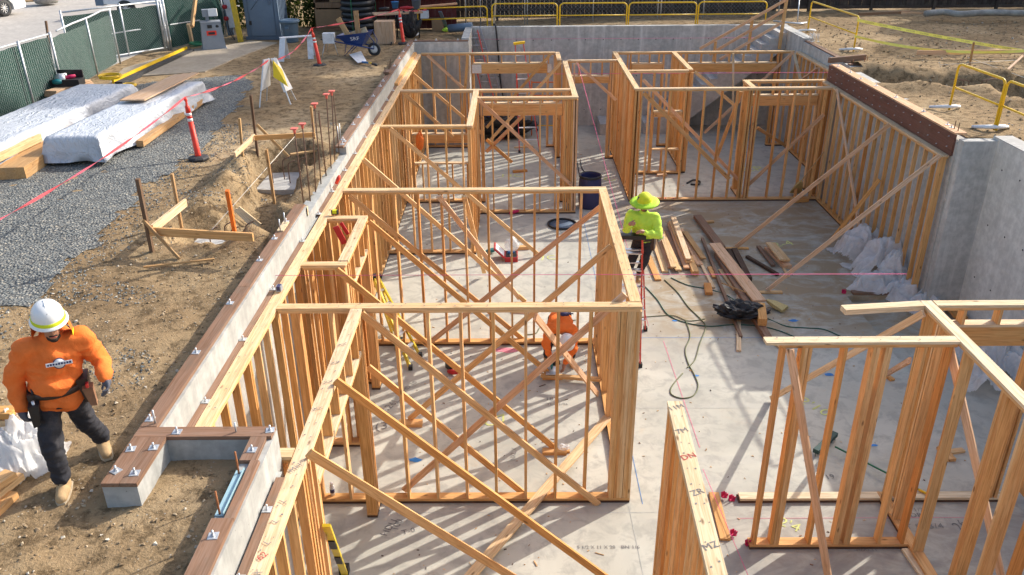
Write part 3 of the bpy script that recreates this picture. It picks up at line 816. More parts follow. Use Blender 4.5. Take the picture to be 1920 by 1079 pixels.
# right walls
Rw = thing('foundation_wall', 'right concrete wall with a dark red bolted ledger beam', 'wall', (8.6, 19, 0))
k = MB(); k.box((8.425, 15.5, -0.35), (9.08, 22.6, 3.40), 'concrete_wall'); k.build('concrete', Rw)
LB = board('ledger_beam', (8.40, 15.56, 3.305), (8.40, 22.58, 3.305), 0.41, 0.045, 'ledger_red', Rw, (0, 0, 1))
board('sill_plate', (8.51, 15.6, 3.525), (8.51, 22.5, 3.525), 0.23, 0.038, 'fir_pink', Rw, (1, 0, 0))
bk = MB(); bk.lathe((0, 0, 0), [(0.013, 0), (0.013, 0.01), (0.008, 0.012), (0.007, 0.025)], 'galv', 6, (-1, 0, 0), smooth=False); bme = bk.mesh('ledger_bolt')
for i in range(17):
    for z in ((3.18, 3.40) if i % 2 else (3.24, 3.44)):
        o = bpy.data.objects.new('ledger_bolt', bme); COL.objects.link(o); place(o, Matrix.Translation((8.377, 15.75 + i * 0.41, z)), LB)
for y in (16.0, 16.2, 17.3, 18.6, 19.8, 20.6, 21.4, 22.2):
    anchor(Rw, 8.5 + random.uniform(-.03, .05), y, 3.545)
for y in (15.75, 15.9):
    anchor(Rw, 8.52, y, 3.545, 'rust', 0.16, plate=False)
Rf = thing('foundation_wall', 'far right concrete wall with a brown sill running up to the stair', 'wall', (9.2, 25, 0))
k = MB(); k.box((9.08, 22.62, -0.35), (9.40, 27.0, 3.40), 'concrete_wall'); k.box((9.09, 27.0, -0.35), (9.42, 29.85, 3.497), 'concrete_wall')
k.box((9.40, 22.95, 3.0), (9.75, 23.25, 3.41), 'concrete_wall'); k.build('concrete', Rf)
board('sill_plate', (9.2, 23.4, 3.42), (9.2, 27.0, 3.42), 0.15, 0.038, 'treated', Rf, (1, 0, 0))
board('sill_plate', (9.1, 23.1, 3.42), (9.78, 23.1, 3.42), 0.16, 0.04, 'treated', Rf, (0, 1, 0))
board('cross_board', (8.62, 23.28, 3.50), (9.78, 23.75, 3.50), 0.14, 0.10, 'treated', Rf, (0, 0, 1))
for x, y in ((9.15, 22.95), (9.3, 22.85), (9.6, 23.3), (9.75, 23.5)):
    anchor(Rf, x, y, 3.44, 'bolt_orange', 0.14, plate=False)
for i in range(8):
    anchor(Rf, 9.25 + 0.1 * (i % 3), 26.7 + 0.12 * (i // 3), 3.44, 'galv', 0.24, plate=(i % 2 == 0))
Rn = thing('retaining_wall', 'tall pale concrete wall at the right edge beyond the ledger beam', 'wall', (9.2, 8, 0))
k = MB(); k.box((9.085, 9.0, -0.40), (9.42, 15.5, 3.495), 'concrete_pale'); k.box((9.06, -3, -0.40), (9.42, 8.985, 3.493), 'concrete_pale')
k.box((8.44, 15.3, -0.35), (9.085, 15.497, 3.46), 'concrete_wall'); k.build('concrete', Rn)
for z in (1.3, 2.5):
    k = MB(); k.box((9.081, 0, z), (9.085, 15.3, z + .012), 'concrete_pale'); k.build('pour_line', Rn)
for y in (13.1, 10.7):
    k = MB(); k.box((9.080, y, 0), (9.0845, y + .014, 3.49), 'concrete_wall'); k.build('form_joint', Rn)
k = MB(); k.box((9.08, -3, 3.4955), (9.43, 15.48, 3.515), 'concrete_top'); k.build('wall_cap', Rn)
k = MB()
for y in [i * 0.61 + 5.2 for i in range(17)]:
    for z in (3.0, 1.9, 0.8):
        k.lathe((9.079, y, z), [(0.018, 0), (0.018, 0.004)], 'black', 8, (1, 0, 0))
o = k.build('tie_holes', Rn); o['kind'] = 'stuff'

# ------------------------------------------------------------------ framed walls
HT = 3.10
FW = {}
zoff = [0]
def frame(label, ax, c, s0, s1, studs=None, sp=0.406, start=None, openings=(), depth=0.14, mat='fir', pmat='fir_plate', bot=True, top0=None, top1=None, bs0=None, bs1=None, ends=(1, 1), z=HT, cat='wall frame', sd=None, so=1):
    """stud wall: along axis ax from s0 to s1, c is the near/left face; openings: (a, b, header bottom, header height, sill z or None)"""
    zoff[0] = (zoff[0] + 1) % 5
    zt = z + (zoff[0] - 2) * 0.003
    cc = c + depth / 2
    def P(s, q, zz):
        return Vector((s, c + q, zz)) if ax == 'x' else Vector((c + q, s, zz))
    W = Vector((0, 1, 0)) if ax == 'x' else Vector((1, 0, 0))
    par = thing('wall_frame', label, cat, P((s0 + s1) / 2, depth / 2, 0), group='stud wall frames in the basement')
    t0 = s0 if top0 is None else top0; t1 = s1 if top1 is None else top1
    board('top_plate', P(t0, depth / 2, zt - 0.019), P(t1, depth / 2, zt - 0.019), depth, 0.036, pmat, par, W)
    board('top_plate', P(s0 + 0.02, depth / 2, zt - 0.057), P(s1 - 0.02, depth / 2, zt - 0.057), depth - 0.004, 0.036, mat, par, W)
    def oin(s):
        for o in openings:
            if o[0] < s < o[1]:
                return o
        return None
    if bot:
        b0 = s0 if bs0 is None else bs0; b1 = s1 if bs1 is None else bs1
        cuts = [b0]
        for o in openings:
            if o[4] is None:
                cuts += [o[0], o[1]]
        cuts.append(b1)
        for i in range(0, len(cuts), 2):
            if cuts[i + 1] - cuts[i] > 0.05:
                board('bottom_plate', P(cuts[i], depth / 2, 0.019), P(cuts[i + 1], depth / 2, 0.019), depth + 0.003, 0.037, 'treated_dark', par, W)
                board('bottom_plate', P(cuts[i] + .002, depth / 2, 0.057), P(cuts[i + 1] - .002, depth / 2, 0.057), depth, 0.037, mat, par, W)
    if studs is None:
        studs = []
        s = s0 + 0.019 if start is None else start
        while s < s1 - 0.03:
            studs.append(s); s += sp
        if ends[1]:
            studs.append(s1 - 0.019)
    sq = depth / 2 if sd is None else (depth - sd / 2 if so > 0 else sd / 2)
    sw_ = depth if sd is None else sd
    for s in studs:
        o = oin(s)
        j = random.uniform(-.004, .004)
        if o is None:
            board('stud', P(s + j, sq, 0.076), P(s - j, sq, zt - 0.0755), sw_ - random.choice((.002, .004, .006)), 0.038, mat, par, W)
        else:
            if zt - 0.08 - (o[2] + o[3]) > 0.06:
                board('cripple', P(s, depth / 2, o[2] + o[3] + 0.038), P(s, depth / 2, zt - 0.0755), depth - .004, 0.038, mat, par, W)
            if o[4]:
                board('cripple', P(s, depth / 2, 0.076), P(s, depth / 2, o[4]), depth - .004, 0.038, mat, par, W)
    for a, b, hz, hh, sl in openings:
        board('header', P(a - 0.02, depth / 2, hz + hh / 2), P(b + 0.02, depth / 2, hz + hh / 2), hh, depth - 0.006, mat, par, (0, 0, 1))
        board('header_plate', P(a - 0.02, depth / 2, hz + hh + 0.0195), P(b + 0.02, depth / 2, hz + hh + 0.0195), depth - .001, 0.037, 'pine_pale' if mat == 'fir' else mat, par, W)
        for s in (a - 0.019, b + 0.019, a - 0.058, b + 0.058):
            board('king_stud', P(s, depth / 2, 0.0765), P(s, depth / 2, zt - 0.0755 if abs(s - (a + b) / 2) > (b - a) / 2 + 0.04 else hz), depth - 0.003, 0.037, mat, par, W)
        if sl:
            board('sill', P(a, depth / 2, sl + 0.019), P(b, depth / 2, sl + 0.019), depth - .002, 0.038, 'fir_plate', par, W)
    return par
w_left = frame('long left stud wall against the concrete foundation', 'y', -3.16, 6.36, 27.08, start=6.45, sd=.092)
for y in (8.12, 9.35, 10.75, 12.5, 13.9, 18.3, 21.8):
    board('stud', (-3.066, y, 0.076), (-3.066, y, 3.02), 0.09, 0.038, 'fir', w_left, (1, 0, 0))
board('loose_plate', (-3.2, 22.3, 3.125), (-3.2, 27.0, 3.125), 0.12, 0.075, 'fir', w_left, (1, 0, 0))
w_near = frame('near left stud wall with dropped header, running from the bottom edge to the first cross wall', 'y', -2.08, 1.0, 9.235, studs=[1.4, 1.8, 2.2, 2.6, 3.0, 3.4, 3.8, 4.2, 4.6, 5.0, 5.3, 5.68, 6.02, 6.1, 6.18, 6.8, 7.2, 7.6, 8.0, 8.4, 8.8], openings=[(6.5, 8.95, 2.56, 0.04, None)], sd=.092)
for y in (6.28, 9.1, 9.18):
    board('stud', (-2.01, y, 0.076), (-2.01, y, 3.02), 0.136, 0.038, 'fir', w_near, (1, 0, 0))
w_jog = frame('very short framed return beside the blue flashing, at the near jog', 'x', 6.22, -2.24, -2.09, studs=[-2.2], bot=False)
w_b1 = frame('short framed chase wall parallel to the left wall, with a speckled plate', 'y', -2.52, 10.715, 12.385, openings=[(10.9, 12.2, 2.56, 0.04, None)])
w_c1 = frame('short near cross plate closing the framed chase', 'x', 10.57, -3.02, -2.39, studs=[-2.9, -2.6, -2.42])
w_c2 = frame('short far cross plate closing the framed chase', 'x', 12.39, -3.02, -2.39, studs=[-2.9, -2.6, -2.42])
studsA = [-2.76, -2.35] + [-1.54 + 0.4125 * i for i in range(7)] + [1.285, 1.324, 1.363, 1.402, 1.441, 1.48, 1.519, 1.55]
wA = frame('nearest wide cross wall of the middle room with an X of diagonal braces', 'x', 9.24, -3.02, 1.57, studs=studsA)
wB = frame('second wide cross wall, at the back of the middle room', 'x', 13.73, -3.02, 1.57, studs=[-2.9] + [-2.55 + 0.41 * i for i in range(10)] + [1.5])
wCR = frame('right hand stud wall of the middle room, where the worker in lime stands', 'y', 1.43, 9.385, 13.725, studs=[9.45, 9.5, 9.75, 11.2, 11.28, 12.0, 12.4, 12.9, 13.3, 13.6])
wC = frame('cross wall in front of the left back room', 'x', 18.1, -3.02, -1.105, studs=[-2.85, -2.4, -2.0, -1.57, -1.2], ends=(1, 1))
wCD = frame('short stud wall with a wide corner post beside the crossed braces', 'y', -1.10, 18.1, 21.69, start=18.5)
for x in (-1.06, -1.02):
    board('corner_post', (x, 18.12, 0.076), (x, 18.12, 3.02), 0.038, 0.13, 'fir', wCD, (1, 0, 0))
wD = frame('cross wall with a wide header in the left back rooms', 'x', 21.7, -3.02, 1.42, start=-2.95, openings=[(-2.75, -1.3, 1.69, 0.22, 1.1), (-0.85, 1.2, 2.42, 0.30, None)])
wD2 = frame('cross wall of the left back block nearest the barrel', 'x', 20.8, -0.965, 1.57, start=-0.6)
for x in (1.25, 1.3, 1.36, 1.42, 1.47, 1.54):
    board('corner_post', (x, 20.87, 0.076), (x, 20.87, 3.02), 0.135, 0.038, 'fir_pink' if x > 1.45 else 'fir', wD2, (0, 1, 0))
wE = frame('rearmost left stud wall with a long header, in front of the ladders', 'x', 27.1, -3.02, 1.265, start=-2.7, sp=0.45, openings=[(-1.35, 1.0, 2.45, 0.30, None)])
for x in (-1.38, 1.05):
    k = MB(); k.box((x - .02, 27.07, 2.47), (x + .28 if x < 0 else x + .1, 27.097, 2.74), 'galv'); k.build('strap_plate', wE)
wBR = frame('short stud wall at the far end of the left back block', 'y', 1.27, 25.86, 27.25, sp=0.35)
wBR2 = frame('right stud wall of the left back block along the corridor', 'y', 1.43, 20.945, 25.75)
wH = frame('corridor header frame with a doorway between the two back blocks', 'x', 25.75, 1.58, 3.095, studs=[1.62, 1.95, 2.3, 2.65, 2.98], openings=[(1.75, 2.85, 2.40, 0.20, None)], mat='fir')
wRL = frame('left stud wall of the right back block along the corridor', 'y', 3.10, 21.845, 27.25, sp=0.3)
k = MB(); k.add([(3.098, 22.35, 1.9), (3.098, 22.5, 1.9), (3.098, 22.5, 2.9), (3.098, 22.35, 2.9)], [(0, 1, 2, 3)], 'weathered')
wRF = frame('front stud wall of the right back block, nearest the lumber heap', 'x', 21.7, 3.10, 8.37, studs=[3.14, 3.22, 3.30, 3.5, 4.05, 4.45, 4.95, 5.4, 5.8, 6.1, 6.17, 6.28, 6.36, 6.9, 7.3, 7.7, 8.1, 8.3])
wRB = frame('rear stud wall of the right back block with a long cripple header, before the stair', 'x', 27.1, 3.25, 8.9, studs=[3.3, 3.6, 3.95, 4.3, 4.6, 4.75, 5.3, 5.45, 5.95, 6.4, 6.85, 7.3, 7.75, 8.2, 8.5, 8.8], openings=[(3.75, 4.7, 2.45, 0.26, None), (5.55, 8.35, 2.45, 0.26, None)])
wRI = frame('inner stud wall of the right back block, beside the closet', 'y', 4.98, 24.245, 27.09, sp=0.35)
for x in (4.9, 4.95, 5.03, 5.09):
    board('corner_post', (x, 24.2, 0.076), (x, 24.2, 3.02), 0.06, 0.05, 'fir', wRI, (1, 0, 0))
wRC = frame('small closet front in the right back block with a low framed opening', 'x', 24.1, 3.245, 4.97, studs=[3.3, 3.62, 4.0, 4.35, 4.9], openings=[(4.05, 4.85, 1.75, 0.14, 0.75)])
wS = frame('header frame of the soffit in the right back block', 'x', 22.6, 6.15, 8.36, studs=[6.2, 6.6, 7.0, 7.4, 7.8, 8.3], openings=[(6.3, 8.2, 2.42, 0.26, None)])
wSy = frame('short return plate of the soffit frame', 'y', 6.15, 21.845, 22.595, studs=[22.5])
wRN = frame('right stud wall under the dark red ledger beam', 'y', 8.25, 15.62, 22.55, start=15.95, sp=0.406, sd=.089, so=-1)
board('corner_post', (8.30, 15.66, 0.05), (8.30, 15.66, 3.06), 0.11, 0.09, 'fir', wRN, (1, 0, 0))
wRFar = frame('far right stud wall against the concrete near the stair', 'y', 8.92, 22.7, 27.05, sp=0.40, sd=.089, so=-1)
# near right corner
nm = dict(mat='fir', pmat='pine_pale')
wNF = frame('near right stud wall with a pale overhanging top plate', 'x', 8.31, 3.02, 5.08, top0=2.86, studs=[3.08, 3.30, 3.34, 3.38, 3.79, 4.12, 4.16, 4.26, 4.30, 4.70, 5.0], **nm)
wNY = frame('near right stud wall of packed studs running out of the corner', 'y', 5.08, 3.0, 9.36, top1=9.36, studs=[3.2, 3.6, 4.0, 4.4, 4.8, 5.2, 5.55, 5.6, 5.95, 6.0, 6.04, 6.08, 6.12, 6.16, 6.5, 6.9, 6.94, 7.3, 7.34, 7.38, 8.2, 8.8, 8.86, 9.2], **nm)
wNC = frame('cross wall at the right edge with a cripple header and a free plate end', 'x', 9.215, 5.23, 9.0, studs=[5.3, 5.6, 6.05, 6.5, 6.62, 6.68, 7.1, 7.5, 8.0], openings=[(5.35, 6.56, 2.52, 0.27, None)], bot=False, **nm)
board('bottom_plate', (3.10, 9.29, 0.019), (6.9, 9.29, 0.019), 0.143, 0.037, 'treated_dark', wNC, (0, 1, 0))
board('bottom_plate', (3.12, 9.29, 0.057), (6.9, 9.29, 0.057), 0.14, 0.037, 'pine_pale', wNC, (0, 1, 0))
board('top_plate', (4.05, 9.18, 3.066), (5.075, 9.29, 3.066), 0.14, 0.07, 'pine_pale', wNC, (0, 1, 0))
wP = thing('wall_frame', 'freestanding packed stud partition with a grubby plate at the bottom edge', 'wall frame', (1.56, 5.6, 0), group='stud wall frames in the basement')
def PX(y):
    return 1.60 - (7.12 - y) * 0.035
board('top_plate', (PX(3), 3.0, 3.081), (PX(7.12), 7.12, 3.081), 0.15, 0.037, 'pine_pale', wP, (1, 0, 0))
board('top_plate', (PX(3), 3.0, 3.043), (PX(7.1), 7.1, 3.043), 0.145, 0.037, 'fir_plate', wP, (1, 0, 0))
y = 7.06
while y > 3.2:
    board('stud', (PX(y) - .01, y, 0.07), (PX(y), y, 3.024), 0.14, 0.04, 'fir', wP, (1, 0, 0)); y -= 0.22 if y < 6.9 else 0.16
board('bottom_plate', (PX(3), 3.0, 0.03), (PX(7.1), 7.1, 0.03), 0.145, 0.06, 'fir', wP, (1, 0, 0))

# ------------------------------------------------------------------ diagonal braces nailed to the frames
def brace(par, a, b, mat='fir', w=0.089, t=0.036, wd=None, name='brace'):
    a = Vector(a); b = Vector(b)
    if wd is None:
        wd = (b - a).cross(Vector((0, 1, 0)))
    return board(name, a, b, w, t, mat, par, wd)
def kicker(label, a, b, mat='fir', block=True, w=0.089, t=0.036, wd=(0, 0, 1), blen=0.36, bdir=(1, 0, 0), grp='kicker braces'):
    """board from a wall top to the floor with its nailing block"""
    t_ = thing('kicker_brace', label, 'brace', (b[0], b[1], 0), group=grp)
    board('brace', a, b, w, t, mat, t_, wd)
    if block:
        b = Vector(b); d = Vector(bdir).normalized()
        board('block', b - d * blen / 2 + Vector((0.02, -0.03, -b[2] + 0.02)), b + d * blen / 2 + Vector((0.02, -0.03, -b[2] + 0.02)), 0.089, 0.038, 'fir', t_, d.cross(Vector((0, 0, 1))))
    return t_
brace(wA, (-1.942, 9.200, 3.046), (1.128, 9.190, 0.012))
brace(wA, (1.367, 9.420, 3.184), (-1.631, 9.420, 0.083), 'fir_pink')
brace(wA, (-1.980, 9.460, 2.114), (0.105, 9.460, -0.037))
brace(wB, (1.472, 13.700, 2.790), (-1.630, 13.690, 0.111), 'weathered', wd=None) if False else brace(wB, (1.472, 13.700, 2.790), (-1.630, 13.690, 0.111), 'fir_pink')
brace(wB, (-1.352, 13.660, 3.019), (0.053, 15.526, 0.100), 'fir_pink')
brace(wB, (-0.909, 13.680, 3.009), (-0.725, 16.820, 0.100))
kicker('brace from the left wall over the second cross wall to the floor', (-3.000, 15.755, 3.054), (0.175, 15.475, 0.050), blen=0.5)
kicker('brace from beside the second cross wall to a floor block left of the bending worker', (-2.904, 13.690, 3.019), (0.106, 13.883, 0.050))
kicker('brace from the chase corner down to the block below the bending worker', (-2.350, 12.328, 3.065), (0.604, 12.565, 0.050))
kicker('brace from the chase front down to the block with the clear wrapper', (-2.510, 10.520, 3.050), (0.568, 10.451, 0.050), blen=0.42)
kicker('brace from the near left wall top running out of the bottom edge', (-1.920, 7.464, 3.148), (1.320, 7.526, 0.050), 'fir', False)
kicker('brace from the near jog corner running out at the bottom edge', (-1.920, 6.208, 3.154), (0.246, 7.531, 0.050), 'fir', False)
kicker('brace from the middle room right wall to a block on the left floor', (1.400, 11.340, 3.034), (-1.757, 11.240, 0.050), 'fir', blen=0.38)
kicker('short brace behind the nearest cross wall, in front of the bending worker', (0.236, 9.420, 2.872), (1.368, 11.939, 0.050), 'fir_pink', False)
fb = board('loose_board', (1.463, 11.201, 0.100), (-0.661, 7.669, 0.090), 0.14, 0.036, 'fir_plate', None, (1, 0, 0)); tag(fb, 'long pale board lying across the bottom plate at the front', 'board')
kicker('brace from the left wall top past the chase wall, over the dark floor', (-2.788, 18.060, 3.061), (0.518, 17.934, 0.050), 'fir', False)
brace(w_left, (-3.000, 24.391, 3.010), (-0.997, 24.383, 1.200))
brace(wD, (-2.878, 21.660, 3.000), (-1.670, 21.660, 1.857))
brace(wE, (-2.818, 27.060, 3.052), (-1.662, 27.060, 1.960), 'fir_pink')
brace(wE, (-1.520, 27.000, 3.086), (-1.766, 27.000, 0.800))
brace(wD2, (-0.936, 20.760, 3.067), (1.453, 20.760, 0.800), 'fir_pink')
brace(wE, (1.122, 26.900, 3.101), (-0.973, 26.900, 0.731))
brace(wD, (1.318, 24.500, 3.263), (-0.847, 24.500, 0.904))
brace(wD, (-0.799, 21.900, 1.726), (-0.113, 21.900, 1.081))
brace(wD, (0.323, 21.900, 2.500), (-0.806, 21.900, 1.386), 'fir_pink')
brace(wH, (1.837, 25.700, 3.037), (3.105, 25.700, 1.892), 'fir_pink')
board('post', (1.782, 25.600, 3.024), (1.804, 25.600, 1.476), 0.05, 0.038, 'fir_pink', wH, (1, 0, 0))
brace(wRF, (3.330, 21.660, 2.998), (5.795, 21.660, 0.649), 'fir', w=0.11)
brace(wRF, (3.438, 22.600, 3.148), (6.154, 22.000, 0.504), 'fir_pink')
brace(wRI, (5.112, 24.000, 3.074), (6.390, 24.000, 2.073))
brace(wRB, (8.842, 27.050, 3.070), (6.226, 27.000, 0.476), 'fir_pink')
brace(wRB, (6.816, 26.600, 3.129), (7.104, 26.600, 0.293), 'pine_pale', w=0.06)
brace(wRF, (5.941, 21.950, 2.957), (5.567, 22.600, 0.750))
brace(wRF, (8.079, 21.600, 2.420), (6.368, 21.900, 0.351), 'fir_pink')
brace(wRF, (6.789, 23.000, 1.705), (8.275, 24.500, 0.677))
brace(wRFar, (8.880, 27.099, 3.028), (8.880, 26.145, 2.382), 'pine_pale')
brace(wRFar, (8.880, 24.813, 2.997), (8.880, 26.048, 2.402), 'fir_pink')
brace(wRN, (8.200, 21.317, 3.135), (8.200, 18.426, 0.342), 'fir_pink', wd=(0, 1, 0))
kicker('long brace from the ledger wall to the block beside the lumber heap', (8.180, 17.941, 3.099), (5.252, 18.346, 0.050), 'fir_pink', blen=0.55)
kicker('long brace from the end post of the ledger wall to a block on the floor', (8.180, 15.569, 3.109), (5.334, 15.944, 0.050), 'fir_pink', blen=0.6)
kicker('brace from the middle of the ledger wall, behind the longest brace', (8.180, 17.921, 1.850), (7.501, 18.477, 0.050), 'fir', False)
kicker('pinkish brace leaning from the pale near plate to the bottom edge', (3.123, 8.270, 3.036), (3.838, 7.637, 0.030), 'fir_pink', False)
kicker('pinkish brace leaning from the near right corner to the bottom edge', (5.030, 8.405, 2.961), (5.914, 7.512, 0.060), 'fir_pink', False)
kicker('brace from the near right corner behind the pale plate to a floor block', (5.040, 9.144, 3.032), (4.267, 11.783, 0.050), 'fir_plate', False)
kicker('short pinkish brace to a small block on the floor, right of the yellow figures', (5.500, 10.052, 1.817), (6.507, 12.544, 0.050), 'fir_pink', blen=0.25, bdir=(0.3, -1, 0))
# crumbs of framing on the floor in the near right corner
ob = board('loose_board', (2.790, 9.409, 0.020), (2.743, 8.473, 0.020), 0.14, 0.038, 'fir', None, (1, 0, 0)); ob['kind'] = None; del ob['kind']
tag(ob, 'short plate offcut with pink clips lying between the two near right walls', 'board')
board('bottom_plate', (5.059, 8.283, 0.020), (5.101, 7.684, 0.020), 0.14, 0.038, 'pine_pale', wNY, (1, 0, 0))

# ------------------------------------------------------------------ left of the building: batter boards, footings
bb = thing('batter_board', 'near batter board of stakes and fir crossboards, with one orange stake', 'batter board', (-5.128, 10.736, 3.200), group='batter boards by the footing holes')
board('stake', (-5.161, 10.795, 3.150), (-5.122, 10.740, 4.314), 0.06, 0.05, 'weathered', bb, (0, 1, 0))
board('stake', (-5.146, 11.884, 3.150), (-5.104, 11.800, 4.048), 0.05, 0.038, 'stake_wood', bb, (0, 1, 0))
board('stake', (-4.024, 11.026, 3.000), (-3.913, 10.680, 4.160), 0.05, 0.05, 'stake_orange', bb, (0, 1, 0))
board('crossboard', (-5.110, 10.750, 3.550), (-3.597, 10.509, 3.550), 0.12, 0.036, 'fir', bb, (0, 0, 1))
board('crossboard', (-5.093, 10.805, 3.560), (-5.021, 11.899, 3.560), 0.12, 0.036, 'fir_plate', bb, (0, 0, 1))
board('brace', (-5.170, 10.742, 3.720), (-4.674, 10.534, 3.220), 0.05, 0.02, 'stake_wood', bb, (0, 0, 1))
bb = thing('batter_board', 'far batter board with a rust brown stake and crossboards, beside the capped rebar', 'batter board', (-4.952, 15.458, 3.200), group='batter boards by the footing holes')
board('stake', (-5.085, 14.910, 3.150), (-4.986, 14.800, 4.122), 0.05, 0.038, 'stake_wood', bb, (0, 1, 0))
board('stake', (-4.996, 15.555, 3.150), (-4.882, 15.300, 4.433), 0.05, 0.04, 'weathered', bb, (0, 1, 0))
board('stake', (-4.008, 16.153, 3.150), (-3.920, 15.800, 4.090), 0.05, 0.038, 'stake_wood', bb, (0, 1, 0))
board('crossboard', (-4.812, 14.937, 3.720), (-3.744, 15.131, 3.720), 0.09, 0.036, 'fir', bb, (0, 0, 1))
board('crossboard', (-4.845, 13.851, 3.720), (-4.843, 15.048, 3.720), 0.09, 0.036, 'fir_plate', bb, (0, 0, 1))
board('brace', (-4.883, 15.396, 3.850), (-4.363, 15.414, 3.220), 0.05, 0.02, 'stake_wood', bb, (0, 0, 1))
st = board('survey_stake', (-4.085, 13.245, 3.050), (-4.010, 12.950, 4.080), 0.05, 0.04, 'stake_wood', None, (0, 1, 0)); tag(st, 'single timber stake standing in the trench between the two batter boards', 'stake')
def lone_board(name, label, a, b, w, t, mat, wd=(0, 0, 1), cat='board', grp=None):
    o = board(name, a, b, w, t, mat, None, wd); return tag(o, label, cat, grp)
lone_board('loose_board', 'thin pale lath lying flat on the dirt below the near batter board', (-5.038, 10.202, 3.250), (-4.172, 10.481, 3.240), 0.04, 0.02, 'stake_wood', (1, 0, 0))
lone_board('loose_board', 'grey weathered plank tipped into the trench behind the orange stake', (-4.456, 12.502, 3.240), (-4.136, 12.467, 2.950), 0.09, 0.03, 'pine_pale', (1, 0, 0))
lone_board('loose_board', 'second grey plank beside it, nearer the dirt, tipped into the trench', (-4.503, 12.508, 3.220), (-4.205, 12.425, 2.930), 0.06, 0.03, 'pine_pale', (1, 0, 0))
lone_board('loose_board', 'short plank bridging the far footing among the rebar', (-4.356, 15.555, 3.220), (-3.834, 15.871, 3.220), 0.09, 0.03, 'stake_wood', (0, 1, 0))
for i, (c, ax_, ay_) in enumerate(((PIT1, 0.55, 0.42), (PIT2, 0.45, 0.55))):
    f = thing('footing_pad', ['pale concrete footing pad with rebar in the near hole', 'pale concrete footing pad in the far hole'][i], 'footing', (c.x, c.y, 2.7), group='footing pads')
    k = MB(); k.prism([(c.x + ax_ * dx + random.uniform(-.03, .03), c.y + ay_ * dy + random.uniform(-.03, .03)) for dx, dy in ((-1, -.8), (0, -1), (1, -.9), (1, .9), (.1, 1), (-.9, .9))], 2.5, (2.97, 2.83)[i], 'concrete_top'); k.build('pad', f)
    for j in range(4):
        x = c.x - 0.2 + 0.16 * j; y = c.y + (0.1 if j % 2 else -0.12)
        k = MB(); k.tube(spline([(x, y, 2.8), (x, y, 3.14), (x + 0.03, y + 0.02, 3.22), (x + 0.12, y + 0.08, 3.25)], 4), 0.010, 'rust', 6); k.build('rebar_hook', f)
def cord(name, label, cat, pts, r, mat, n=6, grp=None):
    k = MB(); k.tube(pts, r, mat, n); o = k.build(name); o = centred(o); return tag(o, label, cat, grp)
cord('string_line', 'white string line from the far batter board down over the near crossboard', 'string', [(-4.068, 14.919, 3.740), (-4.211, 10.669, 3.600)], 0.004, 'string_white', 4)

# delineator posts
def delineator(base, top, label, sz=1.0):
    b = Vector(base); t = Vector(top); ax = (t - b).normalized(); L = (t - b).length
    d = thing('delineator_post', label, 'delineator', base, group='red delineator posts')
    k = MB(); n = 8
    k.lathe(b + Vector((0, 0, 0.012)), [(0.19, -0.02), (0.20, 0.02), (0.17, 0.045), (0.06, 0.06)], 'rubber', 8, smooth=False); k.build('base', d)
    k = MB(); k.lathe(b, [(0.062, 0.04), (0.055, 0.1), (0.048, L * 0.62)], 'safety_red', 16, ax)
    k.lathe(b, [(0.048, L * 0.755), (0.042, L * 0.86), (0.025, L * 0.875), (0.018, L * 0.93), (0.03, L * 0.95), (0.028, L * 0.985), (0.0, L)], 'safety_red', 16, ax)
    k.lathe(b, [(0.048, L * 0.667), (0.048, L * 0.71)], 'safety_red', 16, ax); k.build('post', d)
    for a_, b_ in ((0.62, 0.667), (0.71, 0.755)):
        k = MB(); k.lathe(b, [(0.049, L * a_), (0.0485, L * b_)], 'white_band', 16, ax); k.build('reflective_band', d)
    return d
D1T = (-6.160, 15.450, 4.359); D2T = (-5.834, 24.600, 4.269); D3T = (-3.839, 28.650, 4.259)
delineator((-6.064, 15.344, 3.200), D1T, 'red delineator post on the gravel edge, nearest the covered lumber')
delineator((-5.708, 24.614, 3.200), D2T, 'red delineator post on the dirt between the folded sign and the blue wheelbarrow')
delineator((-3.709, 28.315, 3.200), D3T, 'red delineator post at the back corner of the foundation, before the dark red shed')
# red caution ribbon strung between them
SGT = (-5.820, 19.900, 4.215)
def ribbon(name, label, pts, w, mat, tw=1.0):
    k = MB(); P = [Vector(p) for p in pts]
    vs = []; fs = []
    for i, q in enumerate(P):
        d = (P[min(i + 1, len(P) - 1)] - P[max(i - 1, 0)]).normalized()
        s_ = d.cross(Vector((0, 0, 1))).normalized(); a = (0.9 + 0.8 * sin(i * 0.7)) * tw
        u = Vector((0, 0, 1)) * cos(a) + s_ * sin(a)
        vs += [q - u * w / 2 + s_ * .001, q + u * w / 2 + s_ * .001, q + u * w / 2 - s_ * .001, q - u * w / 2 - s_ * .001]
    for i in range(len(P) - 1):
        for j in range(4):
            fs.append((i * 4 + j, i * 4 + (j + 1) % 4, i * 4 + 4 + (j + 1) % 4, i * 4 + 4 + j))
    k.add(vs, fs, mat); return k
rt = thing('caution_ribbon', 'red caution ribbon sagging between the delineator posts and the folded sign', 'ribbon', D1T)
for a, b, dr in (((-7.054, 9.775, 3.850), D1T, 0.12), (D1T, SGT, 0.10), (SGT, D2T, 0.22), (D2T, D3T, 0.06), (D3T, (-2.919, 28.600, 4.258), 0.05)):
    ribbon('r', '', sag(a, b, dr, 26), 0.05, 'tape_pink').build('ribbon', rt)

